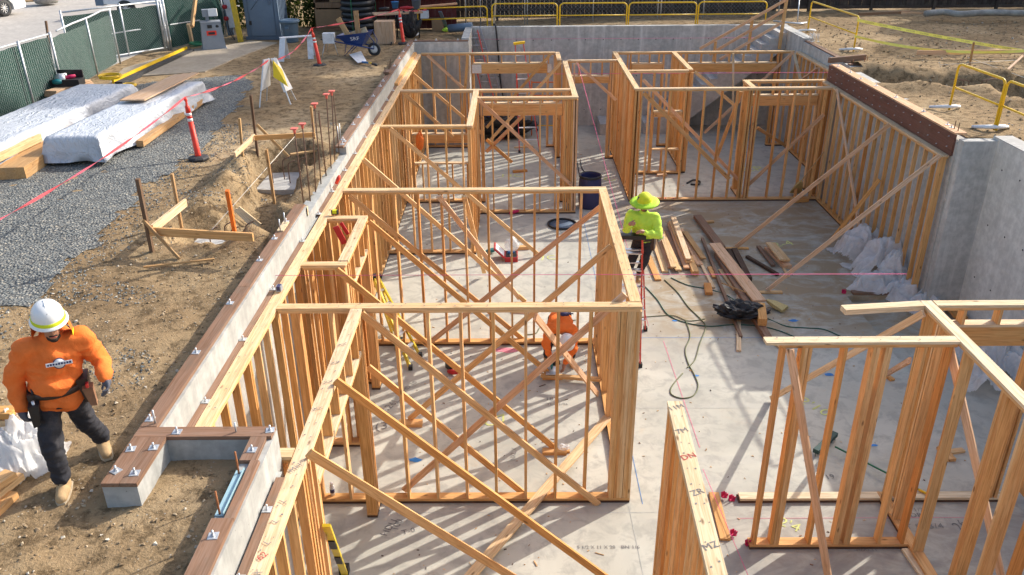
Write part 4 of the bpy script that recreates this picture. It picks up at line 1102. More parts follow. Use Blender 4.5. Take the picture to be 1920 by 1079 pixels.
# folded A-frame sign
sg = thing('folding_sign', 'folding white barricade sign with a crumpled yellow placard on the dirt', 'sign', (-5.690, 19.713, 3.200))
tp = Vector(SGT); 
L1, L2 = Vector((-6.055, 19.510, 3.200)), Vector((-6.068, 20.167, 3.200))
R1, R2 = Vector((-5.374, 20.259, 3.200)), Vector((-5.357, 19.703, 3.200))
tA = Vector((-5.900, 19.800, 4.258)); tB = Vector((-5.729, 20.000, 4.246))
for a, b in ((L1, tA), (L2, tA + Vector((0.08, 0.15, 0))), (R1, tB + Vector((0, .12, 0))), (R2, tB)):
    board('leg', a, b, 0.035, 0.02, 'alu', sg, (0, 1, 0))
def quad_plate(name, par, pts, th, mat):
    a, b, c, d = [Vector(p) for p in pts]; n = (b - a).cross(d - a).normalized() * th
    k = MB(); k.extrude(None, [a, b, c, d], [a + n, b + n, c + n, d + n], mat); return k.build(name, par)
quad_plate('panel', sg, [lerp(L1, tA, .35), lerp(L2, tA, .35) + Vector((.05, .2, 0)), tA + Vector((.1, .15, 0)), tA], 0.015, 'white_band')
quad_plate('panel', sg, [lerp(R2, tB, .28) - Vector((.05, .02, 0)), lerp(R1, tB, .28) + Vector((.06, 0, 0)), tB + Vector((.06, .05, 0)), tB - Vector((.06, 0, 0))], 0.015, 'white_band')
pl = quad_plate('yellow_placard', sg, [lerp(R2, tB, .42) + Vector((.12, -.05, -.02)), lerp(R1, tB, .75) + Vector((.10, -.08, 0)), tB + Vector((.0, -.06, -.03)), lerp(R2, tB, .62) + Vector((-.14, -.06, 0))], 0.012, 'sign_yellow')

# ------------------------------------------------------------------ covered lumber piles
def tarp_pile(name, label, x0, x1, y0, y1, z0, h, seed, shear=0.0, open_near=0.0):
    t = thing(name, label, 'lumber pile', ((x0 + x1) / 2, (y0 + y1) / 2, z0), group='lumber piles under white tarpaulins')
    nx, ny = 34, 74; vs = []; fs = []
    W_ = x1 - x0; L_ = y1 - y0; sd = h * 1.08
    for i in range(nx + 1):
        for j in range(ny + 1):
            a = -sd + (W_ + 2 * sd) * i / nx; b = -sd + (L_ + 2 * sd) * j / ny
            ox = max(0.0, -a, a - W_); oy = max(0.0, -b, b - L_)
            x = min(max(a, 0), W_); y = min(max(b, 0), L_)
            dr = max(ox, oy)
            # folds hanging at the sides
            n = noise.noise(Vector((a * 1.8 + seed, b * 1.1, seed)))
            n2 = noise.noise(Vector((a * 5 + seed, b * 4.2, seed + 3)))
            out = 0.012 * sst(dr / 0.05) + dr * (0.10 + 0.16 * n2 + 0.12 * sin((a if oy > ox else b) * 5 + 2.5 * n + seed))
            px = x0 + x + (out * (-1 if a < 0 else 1) if ox > 0 else 0)
            py = y0 + y + (out * (-1 if b < 0 else 1) if oy > 0 else 0)
            pz = z0 + h - dr * 0.97 + (0.012 * n + 0.008 * n2) * (1 if dr == 0 else 0.6)
            lift = open_near * (1 if b < L_ * 0.15 else 0)
            px += shear * (py - y0)
            vs.append((px, py, max(pz, z0 + 0.03 + 0.02 * n2)))
    for i in range(nx):
        for j in range(ny):
            q = i * (ny + 1) + j
            fs.append((q, q + ny + 1, q + ny + 2, q + 1))
    k = MB(); k.add(vs, fs, 'tarp', True); k.build('tarpaulin', t)
    for s_ in (0.22, 0.5, 0.78):
        for lay in range(3):
            xx = x0 + W_ * s_
            board('lumber', (xx + shear * -0.05, y0 + 0.06, z0 + 0.09 + lay * (h - 0.12) / 3), (xx + shear * L_, y1 - 0.06, z0 + 0.09 + lay * (h - 0.12) / 3), W_ * 0.26, (h - 0.16) / 3, 'stake_wood', t, (1, 0, 0))
    return t
tp2 = tarp_pile('lumber_pile', 'lumber pile under a wrinkled white tarpaulin, with loose planks on top', -8.72, -7.78, 15.05, 19.95, 3.24, 0.50, 1.3, 0.065)
tp1 = tarp_pile('lumber_pile', 'lumber pile under a white tarpaulin nearest the green fence', -10.75, -9.45, 13.2, 19.9, 3.24, 0.46, 6.1, 0.05)
lone_board('timber_beam', 'thick timber lying under the right side of the planked tarpaulin pile', (-7.484, 16.094, 3.300), (-7.532, 19.778, 3.300), 0.12, 0.14, 'stake_wood', (0, 0, 1), 'timber')
lone_board('timber_beam', 'thick dark ended timber under the fence side tarpaulin, at the left edge', (-8.983, 14.142, 3.320), (-9.238, 17.290, 3.320), 0.22, 0.5, 'stake_wood', (0, 0, 1), 'timber')
lone_board('timber_beam', 'timber stacked on the dark ended one at the left edge', (-9.514, 14.173, 3.520), (-9.431, 15.815, 3.520), 0.14, 0.4, 'fir_plate', (0, 0, 1), 'timber')
for i in range(3):
    a = Vector((-8.191, 17.680, 3.800)); b = Vector((-8.029, 20.381, 3.800)); n = (b - a).normalized().cross(Vector((0, 0, 1)))
    lone_board('plank', ['left plank of the three lying on the tarpaulin', 'middle plank of the three lying on the tarpaulin', 'right plank of the three lying on the tarpaulin'][i], a + n * (i - 1) * 0.185 + Vector((0, 0, .005 * i)), b + n * (i - 1) * 0.185 + Vector((0, 0.1 * i, .005 * i)), 0.18, 0.03, 'ply', n, 'plank', 'planks on the tarpaulin')
for i in range(4):
    lone_board('plank', ['top board of the small stack under the tool bag by the green fence', 'second board of the small stack under the tool bag by the fence', 'third board of the small stack under the tool bag by the fence', 'lowest board of the small stack under the tool bag by the fence'][i], (-11.200, 20.026, 3.500), (-10.997, 21.382, 3.500), 0.3, 0.03, 'ply', (1, 0, 0), 'plank', 'small plank stack') if i == 0 else None
    if i:
        a = Vector((-11.200, 20.026, 3.500)) - Vector((0.02 * i, 0, 0.036 * i)); b = Vector((-10.997, 21.382, 3.500)) - Vector((-0.03 * i, 0, 0.036 * i))
        lone_board('plank', ['', 'second board of the small stack under the tool bag by the fence', 'third board of the small stack under the tool bag by the fence', 'lowest board of the small stack under the tool bag by the fence'][i], a, b, 0.3, 0.03, 'ply', (1, 0, 0), 'plank', 'small plank stack')
lone_board('timber_beam', 'long grey timber along the foot of the green fence', (-11.673, 18.175, 3.320), (-11.627, 20.861, 3.320), 0.14, 0.12, 'pine_pale', (0, 0, 1), 'timber')
# tool bag with a saw
c = Vector((-11.074, 20.650, 3.520))
tb = thing('tool_bag', 'open black tool bag with a teal circular saw on the plank stack', 'tool bag', c)
k = MB(); k.prism([(c.x - .34, c.y - .2), (c.x + .36, c.y - .16), (c.x + .34, c.y + .2), (c.x - .3, c.y + .2)], c.z, c.z + 0.16, 'black'); k.box((c.x - .3, c.y + .17, c.z + .1), (c.x + .33, c.y + .21, c.z + .34), 'black'); k.build('bag', tb)
k = MB(); k.lathe((c.x - .1, c.y - .12, c.z + .19), [(0.0, -.03), (0.12, -.03), (0.12, .03), (0.0, .03)], 'alu', 18, (0.2, -1, .3)); k.lathe((c.x - .16, c.y - .18, c.z + .12), [(0.05, -.1), (0.07, 0), (0.05, .12)], 'teal', 12, (1, .2, 0)); k.build('circular_saw', tb)
k = MB(); k.lathe((c.x + .08, c.y, c.z + .2), [(0.03, -.14), (0.05, 0), (0.03, .14)], 'magenta', 10, (1, .3, .2)); k.lathe((c.x - .12, c.y + .06, c.z + .24), [(0.03, -.14), (0.04, .1)], 'white_band', 10, (1, -.2, .1)); k.build('drill', tb)
def coil(name, label, c, r, h, turns, mat, rr=0.012, cat='cord', grp=None, squash=0.8):
    pts = []
    for i in range(turns * 18):
        a = i / 18 * 2 * pi; q = 0.75 + 0.3 * noise.noise(Vector((i * 0.05, c[0], 1)))
        pts.append((c[0] + cos(a) * r * q, c[1] + sin(a) * r * q * squash, c[2] + rr + h * (0.5 + 0.5 * noise.noise(Vector((i * 0.09, 2, c[1]))))))
    return cord(name, label, cat, pts, rr, mat, 5, grp)
coil('yellow_cable', 'yellow extension cord heaped on the fence side tarpaulin', (-9.804, 20.269, 3.720), 0.30, 0.14, 9, 'yellow', 0.014)
coil('yellow_cable', 'small yellow cord coil on the gravel behind the fence side tarpaulin', (-10.041, 21.679, 3.240), 0.22, 0.10, 8, 'yellow', 0.014)

# ------------------------------------------------------------------ green screened site fence
def screen_panel(par, a, b, z0, z1, folds=1.0, seed=0.0, wires=True):
    a = Vector(a); b = Vector(b); L = (b - a).length; n = max(4, int(L / 0.16)); m = 9
    nrm = (b - a).normalized().cross(Vector((0, 0, 1)))
    vs = []; fs = []
    for i in range(n + 1):
        for j in range(m + 1):
            t = i / n; z = z0 + (z1 - z0) * j / m
            q = lerp(a, b, t) + nrm * (0.045 * folds * noise.noise(Vector((t * L * 1.6 + seed, z * 1.2, seed))) - 0.05)
            zz = z - (0.05 * (0.5 + noise.noise(Vector((t * L * 2.2, seed, 5)))) if j == m else 0)
            vs.append((q.x, q.y, zz))
    for i in range(n):
        for j in range(m):
            k_ = i * (m + 1) + j; fs.append((k_, k_ + m + 1, k_ + m + 2, k_ + 1))
    k = MB(); k.add(vs, fs, 'green_screen', True); k.build('privacy_screen', par)
    if wires:
        k = MB(); d = (b - a).normalized(); h = z1 - z0; st = 0.085
        s_ = -h
        while s_ < L:
            for sgn in (1, -1):
                s0 = s_ if sgn > 0 else s_ + h
                p0 = (s0, 0.0); p1 = (s0 + sgn * h, h)
                pts = []
                # clip to the panel
                def clip(p, q):
                    t0, t1 = 0.0, 1.0; dx = q[0] - p[0]
                    for lim, up in ((0, False), (L, True)):
                        if abs(dx) < 1e-9: continue
                        t = (lim - p[0]) / dx
                        if (dx > 0) != up: t0 = max(t0, t)
                        else: t1 = min(t1, t)
                    return (t0, t1)
                t0, t1 = clip(p0, p1)
                if t1 - t0 > 0.02:
                    A = a + d * (p0[0] + (p1[0] - p0[0]) * t0); A.z = z0 + h * t0
                    B = a + d * (p0[0] + (p1[0] - p0[0]) * t1); B.z = z0 + h * t1
                    k.tube([A + nrm * 0.012, B + nrm * 0.012], 0.0018, 'mesh_wire', 3, False, False)
            s_ += st
        o = k.build('chain_link', par); o['kind'] = 'stuff'
def pipe(par, name, pts, r, mat='galv', n=8):
    k = MB(); k.tube(pts, r, mat, n); return k.build(name, par)
FX = -11.72
fe = thing('site_fence', 'chain link fence with green privacy screen along the street, left edge', 'fence', (FX, 17, 3.2), group='green screened fence panels')
screen_panel(fe, (FX, 12.5, 0), (FX + 0.3, 20.95, 0), 3.27, 4.66, 1.0, 2.0)
pipe(fe, 'top_rail', [(FX, 12.5, 4.72), (FX + .3, 20.95, 4.70)], 0.025)
for y in (13.0, 16.2, 19.6, 20.95):
    pipe(fe, 'post', [(FX + .3 * (y - 12.5) / 8.45 + .03, y, 3.2), (FX + .3 * (y - 12.5) / 8.45 + .03, y, 4.75)], 0.028)
fe2 = thing('site_fence', 'green screened fence panel with a sagging top rail beside the rusty stake', 'fence', (FX, 23, 3.2), group='green screened fence panels')
screen_panel(fe2, (FX + .32, 21.0, 0), (FX - .1, 25.2, 0), 3.25, 4.6, 1.2, 5.0)
pipe(fe2, 'top_rail', [(FX + .32, 21.3, 4.72), (FX + .2, 22.4, 4.75), (FX + .05, 23.6, 4.74), (FX - .05, 24.6, 4.78), (FX - .1, 25.3, 4.74)], 0.025)
for y, x in ((23.3, FX + .12), (25.2, FX - .08)):
    pipe(fe2, 'post', [(x, y, 3.2), (x, y, 4.75)], 0.026)
lone_board('survey_stake', 'rusty brown stake leaning out above the green fence corner', (FX + .1, 21.0, 3.25), (-11.437, 21.000, 4.997), 0.05, 0.04, 'weathered', (0, 1, 0), 'stake')
gt = thing('gate_panel', 'green screened gate panel standing open behind the fence, with a white mid rail', 'gate', (-11.9, 26, 3.2), group='green screened fence panels')
ga, gb = Vector((-13.032, 24.795, 4.720)), Vector((-11.208, 27.445, 4.720)); ga2 = Vector((ga.x, ga.y, 0)); gb2 = Vector((gb.x, gb.y, 0))
screen_panel(gt, (ga2.x, ga2.y, 0), (gb2.x, gb2.y, 0), 3.32, 4.62, 1.6, 9.0)
pipe(gt, 'top_rail', [(ga2.x, ga2.y, 4.72), (gb2.x, gb2.y, 4.72)], 0.024)
pipe(gt, 'mid_rail', [(ga2.x, ga2.y, 3.95), (gb2.x + .7, gb2.y + 1.3, 3.95)], 0.022, 'galv')
pipe(gt, 'bottom_rail', [(ga2.x, ga2.y, 3.3), (gb2.x, gb2.y, 3.3)], 0.022, 'galv')
for t in (0.0, 0.57, 1.0):
    q = lerp(ga2, gb2, t); pipe(gt, 'post', [(q.x, q.y, 3.2), (q.x, q.y, 4.78)], 0.028)
for dx in (-0.09, 0.09):
    pipe(gt, 'gate_post', [(gb2.x + dx * .6, gb2.y + dx, 3.2), (gb2.x + dx * .6, gb2.y + dx, 5.3)], 0.035)
fe3 = thing('site_fence', 'far green screened fence beyond the gate posts, behind the wash station', 'fence', (-10.9, 29, 3.2), group='green screened fence panels')
screen_panel(fe3, (gb2.x + .1, gb2.y + .2, 0), (-10.2, 30.2, 0), 3.25, 5.0, 1.5, 3.0)
pipe(fe3, 'top_rail', [(gb2.x + .1, gb2.y + .2, 5.03), (-10.2, 30.2, 5.03)], 0.024)
pipe(fe3, 'post', [(-10.2, 30.2, 3.2), (-10.2, 30.2, 5.05)], 0.026)
# yellow kerb and a timber post by the gate
kb = thing('kerb_ramp', 'yellow topped kerb with a dark face across the gate opening', 'kerb', (-10.745, 24.722, 3.200))
k = MB(); a, b = Vector((-10.631, 22.072, 3.300)), Vector((-10.477, 27.094, 3.300)); n = (b - a).normalized().cross(Vector((0, 0, 1)))
k.bar(a, b, 0.14, 0.06, 'yellow', (0, 0, 1)); k.build('yellow_edge', kb)
k = MB(); k.bar(a + n * 0.14 - Vector((0, 0, .06)), b + n * 0.14 - Vector((0, 0, .06)), 0.12, 0.2, 'rubber', (0, 0, 1)); k.build('dark_face', kb)
lone_board('timber_post', 'leaning brown timber post behind the gate, above the short pale post', (-10.148, 26.993, 4.000), (-10.465, 28.600, 4.714), 0.09, 0.09, 'stake_wood', (0, 1, 0), 'post')
lone_board('timber_post', 'short pale timber post beside the green rope at the gate', (-10.770, 28.414, 3.200), (-10.710, 28.200, 3.914), 0.12, 0.09, 'fir_plate', (0, 1, 0), 'post')
coil('rope_heap', 'heap of green rope on the pavement beside the wash station', (-10.416, 27.968, 3.220), 0.32, 0.16, 7, 'green_plastic', 0.016, 'rope')
# hand wash station
wc = Vector((-9.791, 27.656, 3.200)); wsx = Vector((0.86, 0.35, 0)).normalized()
ws = thing('hand_wash_station', 'grey portable hand wash station with a logo beside the gate', 'wash station', wc)
Mw = frame_axes(wc, wsx, (-wsx.y, wsx.x, 0))
k = MB(); k.add([(-.36, -.28, 0), (.36, -.28, 0), (.36, .28, 0), (-.36, .28, 0), (-.30, -.22, .82), (.30, -.22, .82), (.30, .22, .82), (-.30, .22, .82)], [(3, 2, 1, 0), (4, 5, 6, 7), (0, 1, 5, 4), (1, 2, 6, 5), (2, 3, 7, 6), (3, 0, 4, 7)], 'grey_plastic'); k.box((-.31, -.23, .82), (.31, .23, .87), 'grey_plastic'); k.box((-.38, -.30, 0), (.38, .30, .05), 'grey_plastic'); body = k.build('body', ws, Mw)
k = MB(); k.box((-.12, .05, .87), (-.02, .2, 1.02), 'grey_plastic'); k.box((-.2, .0, 1.0), (.22, .22, 1.22), 'grey_plastic'); k.build('dispenser', ws, Mw)
k = MB(); k.prism([(-.02, -.04), (.24, -.06), (.26, .02), (.0, .0)], 1.02, 1.24, 'white_band'); k.build('towel_box', ws, Mw)
k = MB(); k.lathe((.18, -.235, .72), [(0.0, 0), (0.05, 0.004), (0.05, .03)], 'black', 14, (0, 1, .07)); k.box((-.12, -.245, .68), (0.02, -.2, .78), 'black'); k.build('basin_hole', ws, Mw)
k = MB(); k.add([(-.17, -.258, .46), (.13, -.258, .46), (.13, -.246, .60), (-.17, -.246, .60)], [(0, 1, 2, 3)], 'safety_red'); k.add([(-.12, -.262, .49), (.08, -.262, .49), (.08, -.253, .56), (-.12, -.253, .56)], [(0, 1, 2, 3)], 'black'); k.build('logo', ws, Mw)
# yellow timber post and power pole
lone_board('yellow_post', 'yellow painted timber bollard beside the blue toilet cubicle', (-9.287, 28.882, 3.200), (-9.421, 29.000, 4.796), 0.15, 0.15, 'yellow_wood', (1, 0, 0), 'post')
pp = thing('power_post', 'pale blue temporary power post with red sockets left of the yellow bollard', 'power post', (-10.006, 30.037, 3.200))
board('pole', (-10.116, 30.514, 3.200), (-9.983, 30.000, 4.694), 0.22, 0.08, 'toilet_blue', pp, (1, 0, 0)); 
board('panel', (-9.801, 29.850, 3.551), (-9.902, 29.850, 4.675), 0.24, 0.03, 'white_metal', pp, (1, 0, 0))
for v in (13, 35):
    q = Vector((-9.901, 29.750, 4.253)) if v == 13 else Vector((-9.906, 29.750, 3.867))
    k = MB(); k.lathe(q, [(0.07, 0), (0.075, .1), (0.05, .13)], 'red_tool', 12, (-.6, -.6, .0)); k.build('socket', pp)
cord('power_cable', 'black cable hanging from the power post sockets', 'cable', spline([(-9.898, 29.700, 3.821), (-9.898, 29.700, 3.466), (-9.635, 29.323, 3.220), (-9.857, 29.800, 3.451)], 8), 0.012, 'black')
# portable toilet
tl = thing('portable_toilet', 'blue grey portable toilet cubicle with a ribbed door', 'toilet cubicle', (-8.62, 29.95, 3.2))
k = MB(); k.box((-9.2, 29.42, 3.3), (-8.05, 30.55, 5.5), 'toilet_blue'); k.box((-9.25, 29.38, 3.2), (-8.0, 30.6, 3.31), 'toilet_dark'); k.build('cabin', tl)
dr = MB(); dr.box((-9.03, 29.385, 3.34), (-8.2, 29.415, 5.4), 'toilet_blue'); dr = dr.build('door', tl)
k = MB(); k.tube([(-8.95, 29.38, 4.2), (-8.6, 29.378, 4.6), (-8.5, 29.378, 5.2)], 0.012, 'toilet_dark', 6); k.build('moulding', dr)
k = MB(); k.lathe((-8.38, 29.386, 4.62), [(0.10, 0), (0.10, .01), (0.07, .012), (0.07, 0)], 'toilet_dark', 18, (0, -1, 0)); k.box((-8.35, 29.36, 4.35), (-8.27, 29.385, 4.52), 'toilet_dark'); k.build('latch', dr)
for z in (3.7, 4.6):
    k = MB(); k.box((-9.07, 29.365, z), (-8.99, 29.385, z + .13), 'black'); k.build('hinge', dr)
for x in (-9.12, -8.13):
    k = MB(); k.box((x - .035, 29.40, 3.33), (x + .035, 29.42, 5.45), 'toilet_blue'); k.build('frame_rib', tl)
k = MB(); 
for i in range(6):
    k.box((-8.048, 29.55 + i * .17, 3.4), (-8.03, 29.63 + i * .17, 5.4), 'toilet_dark')
k.build('side_ribs', tl)
# round bin
bc = Vector((-7.577, 28.914, 3.200))
bn = thing('rubbish_bin', 'blue grey plastic rubbish bin beside the toilet cubicle', 'bin', bc)
k = MB(); k.lathe(bc, [(0.22, 0), (0.23, .02), (0.29, .66), (0.30, .68)], 'bin_blue', 24); k.build('body', bn)
k = MB(); k.lathe(bc, [(0.31, .62), (0.34, .66), (0.335, .72), (0.30, .73), (0.27, .70), (0.0, .69)], 'bin_blue', 24); k.build('rim', bn)
for a in (0.6, 3.7):
    k = MB(); q = bc + Vector((cos(a + 4) * .30, sin(a + 4) * .30, .48)); k.box(q - Vector((.06, .03, .02)), q + Vector((.06, .03, .05)), 'bin_blue'); k.build('handle', bn)
# grey metal trestles
def trestle(label, l1, l2, tz, dx):
    l1 = Vector(l1); l2 = Vector(l2)
    t = thing('steel_trestle', label, 'trestle', l1, group='grey folded sheet trestles')
    for q in (l1, l2):
        for s_ in (-1, 1):
            k = MB(); a = q + Vector((s_ * 0.02, 0.28 * s_, 0)); b = lerp(l1, l2, .5); b = Vector((lerp(q, b, dx).x, q.y + .04 * s_, tz))
            k.bar(a, b, 0.17, 0.012, 'white_metal', (1, 0, 0)); k.build('leg', t)
    k = MB(); k.bar(Vector((lerp(l1, l2, dx * .5).x - .1, l1.y, tz)), Vector((lerp(l1, l2, 1 - dx * .5).x + .1, l2.y, tz)), 0.16, 0.03, 'white_metal', (0, 1, 0)); k.build('top', t)
trestle('grey sheet metal trestle in front of the rubbish bin', (-6.996, 25.586, 3.200), (-6.197, 25.995, 3.200), 3.85, 0.1)
tc = thing('folding_stool', 'white folding stool with thin legs left of the wheelbarrow', 'stool', (-5.723, 26.247, 3.200))
k = MB(); a = Vector((-5.692, 26.200, 3.893)); k.box(a - Vector((.19, .12, .30)), a + Vector((.16, .1, 0.0)), 'white_metal'); k.build('seat', tc)
for q, w_ in (((-5.933, 25.984, 3.200), -.16), ((-5.916, 26.624, 3.200), -.05), ((-5.490, 26.237, 3.200), .13)):
    k = MB(); k.tube([q, a + Vector((w_, 0, -.28))], 0.012, 'alu', 6); k.build('leg', tc)
# wheelbarrow lettered SRF
wb = Vector((-4.940, 26.307, 3.200)); wx = Vector((0.985, -0.17, 0)).normalized(); wy = Vector((-wx.y, wx.x, 0))
Mb = frame_axes(wb, wx, wy)
br = thing('wheelbarrow', 'blue wheelbarrow lettered SRF loaded with boards', 'wheelbarrow', wb)
k = MB()
top = [(-.48, -.33, .62), (.52, -.33, .74), (.52, .33, .74), (-.48, .33, .62)]; bt = [(-.18, -.2, .34), (.28, -.18, .32), (.28, .18, .32), (-.18, .2, .34)]
ti = [(x * .97, y * .96, z) for x, y, z in top]; bi = [(x * .97, y * .95, z + .015) for x, y, z in bt]
k.add(top + bt + ti + bi, [(0, 1, 5, 4), (1, 2, 6, 5), (2, 3, 7, 6), (3, 0, 4, 7), (7, 6, 5, 4), (9, 8, 12, 13), (10, 9, 13, 14), (11, 10, 14, 15), (8, 11, 15, 12), (12, 15, 14, 13), (0, 8, 9, 1), (1, 9, 10, 2), (2, 10, 11, 3), (3, 11, 8, 0)], 'barrow_blue'); tray = k.build('tray', br, Mb)
Ml = Mb @ frame_axes((0.10, -.268, .545), (1, 0.02, 0.10), (0.0, -.45, 1)); Ml = Ml @ Matrix.Translation((0, 0, 0.012)); lettering('SRF', 0.17, 'white_band', Ml, tray, 1.15)
for s_ in (-1, 1):
    k = MB(); k.tube([(-.95, s_ * .3, .50), (-.5, s_ * .28, .44), (.3, s_ * .2, .30), (.62, s_ * .1, .22)], 0.02, 'barrow_blue', 8); k.build('handle', br, Mb)
    k = MB(); k.tube([(-.98, s_ * .3, .505), (-.80, s_ * .295, .48)], 0.025, 'black', 8); k.build('grip', br, Mb)
    k = MB(); k.tube([(-.2, s_ * .24, .38), (-.28, s_ * .26, .02), (.05, s_ * .25, .33)], 0.015, 'barrow_blue', 8); k.build('leg', br, Mb)
    k = MB(); k.tube([(.50, s_ * .25, .70), (.66, s_ * .16, .45), (.62, s_ * .1, .22)], 0.013, 'barrow_blue', 8); k.build('tray_brace', br, Mb)
wh = MB(); wh.lathe((.60, 0, .20), [(0.12, -.04), (0.17, -.055), (0.2, -.03), (0.205, 0), (0.2, .03), (0.17, .055), (0.12, .04)], 'rubber', 24, (0, 1, 0), cap=False); wh = wh.build('wheel', br, Mb)
k = MB(); k.lathe((.60, 0, .20), [(0.0, -.035), (0.05, -.035), (0.125, -.025), (0.125, .025), (0.05, .035), (0.0, .035)], 'white_band', 24, (0, 1, 0)); k.build('rim', wh, Mb)
for a, b, w_, l_ in (((-.1, -.05, .42), (-.52, .1, 1.08), .16, 'orange brown board sticking up from the wheelbarrow towards the stool'), ((.12, .0, .45), (.05, .15, 1.30), .15, 'orange brown board standing upright in the wheelbarrow before the coiled pipe'), ((-.3, .15, .52), (.35, .15, .74), .2, 'pale board lying across the wheelbarrow tray')):
    o = board('board', Mb @ Vector(a), Mb @ Vector(b), w_, 0.03, 'stake_wood' if 'orange' in l_ else 'pine_pale', None, wx); tag(o, l_, 'board')
# square shovel lying on the dirt
sh = thing('shovel', 'square mouth shovel with a yellow shaft lying on the dirt', 'shovel', (-4.682, 25.472, 3.220))
k = MB(); q = [Vector(p) for p in ((-5.095, 26.007, 3.270), (-4.826, 26.552, 3.270), (-4.398, 24.930, 3.270), (-4.594, 24.606, 3.270))]; k.extrude(None, q, [p + Vector((0, 0, .012)) for p in q], 'white_metal'); k.build('blade', sh)
k = MB(); k.tube([(-4.487, 24.713, 3.280), (-4.291, 24.568, 3.290)], 0.03, 'blue_plastic', 8); k.build('socket', sh)
k = MB(); k.tube([(-4.342, 24.694, 3.290), (-4.125, 24.399, 3.290)], 0.022, 'yellow', 8); k.build('shaft', sh)
k = MB(); k.tube([(-4.141, 24.399, 3.290), (-4.051, 24.315, 3.290), (-3.986, 24.192, 3.290)], 0.035, 'black', 8); k.build('grip', sh)

# ------------------------------------------------------------------ storage at the back left
cb = thing('storage_shelf', 'brown plywood shelf cabinet stacked with paint and tape, behind the stool', 'shelf', (-7.100, 32.131, 3.200))
cx0, cx1 = -7.25, -5.6; cy = 31.3
for z0, z1, nm_ in ((3.2, 3.30, 'plinth'), (4.0, 4.18, 'shelf'), (4.52, 4.57, 'shelf'), (5.2, 5.25, 'top')):
    k = MB(); k.box((cx0, cy, z0), (cx1, cy + .6, z1), 'shelf_wood'); k.build(nm_, cb)
k = MB(); k.box((cx0 + .02, cy - .02, 3.32), (cx1 - .02, cy + .04, 3.95), 'cardboard'); k.build('front_panel', cb)
k = MB(); k.box((cx0, cy + .56, 3.2), (cx1, cy + .62, 5.2), 'weathered'); k.build('back_panel', cb)
for x in (cx0, cx1 - .05):
    k = MB(); k.box((x, cy, 3.3), (x + .05, cy + .58, 5.2), 'shelf_wood'); k.build('side', cb)
for i, (x, m_, l_, w_) in enumerate(((-6.55, 'white_band', 'white tub on the upper shelf of the brown cabinet', .1), (-6.3, 'tape_yellow', 'yellow can on the upper shelf of the brown cabinet', .08), (-6.2, 'yellow', 'dark yellow can beside it on the upper shelf', .07), (-5.95, 'magenta', 'pink spool on the upper shelf of the brown cabinet', .1), (-5.75, 'blue_plastic', 'blue box on the upper shelf of the brown cabinet', .08))):
    k = MB(); k.lathe((x, cy + .2, 4.571), [(w_ * .9, 0), (w_, .03), (w_, .2), (w_ * .7, .23)], m_, 12); tag(centred(k.build('supply_can')), l_, 'can')
k = MB(); k.box((-6.7, cy + .1, 4.185), (-6.1, cy + .4, 4.33), 'cardboard'); tag(centred(k.build('cardboard_box')), 'open cardboard tray on the middle shelf of the brown cabinet', 'box')
# coiled black drain pipe
pc = Vector((-5.55, 30.6, 3.2))
pcoil = thing('pipe_coil', 'tall coil of black corrugated drain pipe tied with green straps', 'pipe coil', pc)
for i in range(9):
    k = MB(); z = 3.32 + i * 0.19
    pts = [(pc.x + cos(a * 2 * pi / 28) * .52 + (.02 if i % 2 else -.01), pc.y + sin(a * 2 * pi / 28) * .52, z) for a in range(28)]
    k.tube(pts, 0.095, 'black_pipe', 12, closed=True); k.build('turn', pcoil)
for a in (-1.75, 0.3):
    k = MB(); k.tube([(pc.x + cos(a) * .625, pc.y + sin(a) * .625, 3.22 + .15 * i) for i in range(12)], 0.013, 'green_plastic', 5); k.build('strap', pcoil)
k = MB(); pts = [(pc.x + cos(a * 2 * pi / 28) * .5, pc.y + sin(a * 2 * pi / 28) * .5, 5.05) for a in range(28)]; k.tube(pts, 0.08, 'green_plastic', 10, closed=True); k.build('green_turn', pcoil)
# plywood bin and bench
k = MB(); a = Vector((-4.638, 28.251, 3.200)); k.box((a.x, a.y, 3.22), (a.x + .62, a.y + .5, 3.92), 'ply'); o = tag(centred(k.build('plywood_box')), 'plywood box on the ground beside the coiled pipe', 'box')
bn = thing('work_bench', 'plank work bench with a pale top carrying tools, at the back corner', 'bench', (-4.2, 30.2, 3.2))
board('top', (-4.820, 29.400, 4.016), (-3.239, 29.900, 4.028), 0.55, 0.05, 'ply', bn, (0, 1, 0))
for p_ in ((-4.108, 28.124, 3.200), (-4.106, 29.764, 3.200), (-3.318, 29.499, 3.200), (-4.410, 29.549, 3.200)):
    k = MB(); k.tube([p_, (p_[0] + .05, 29.7, 4.0)], 0.022, 'black', 6); k.build('leg', bn)
bt = Vector((-4.430, 29.500, 4.087))
def lying_thing(name, label, cat, prof, c, ax, mat, n=12):
    k = MB(); k.lathe(c, prof, mat, n, ax); return tag(centred(k.build(name)), label, cat)
lying_thing('power_tool', 'black power tool lying at the left end of the work bench', 'tool', [(0.03, -.2), (.05, 0), (.04, .15)], bt + Vector((0.0, 0, .10)), (1, .2, 0), 'black')
lying_thing('power_tool', 'red and black tool lying in the middle of the work bench', 'tool', [(0.03, -.25), (.06, 0), (.03, .2)], bt + Vector((.75, 0.1, .11)), (1, .1, 0), 'red_tool')
lying_thing('bucket', 'grey blue bucket at the right end of the work bench', 'bucket', [(0.13, 0), (.16, .28), (.17, .28), (.165, .31)], bt + Vector((1.05, .25, .06)), (0, 0, 1), 'toilet_blue', 16)
lying_thing('bucket', 'small blue bucket at the left of the work bench', 'bucket', [(0.10, 0), (.13, .2), (.14, .2), (.135, .22)], bt + Vector((.3, .4, .06)), (0, 0, 1), 'blue_plastic', 16)
sd = thing('tool_shed', 'dark red painted shed wall hung with shelves and boxes, behind the bench', 'shed', (-3.6, 31.2, 3.2))
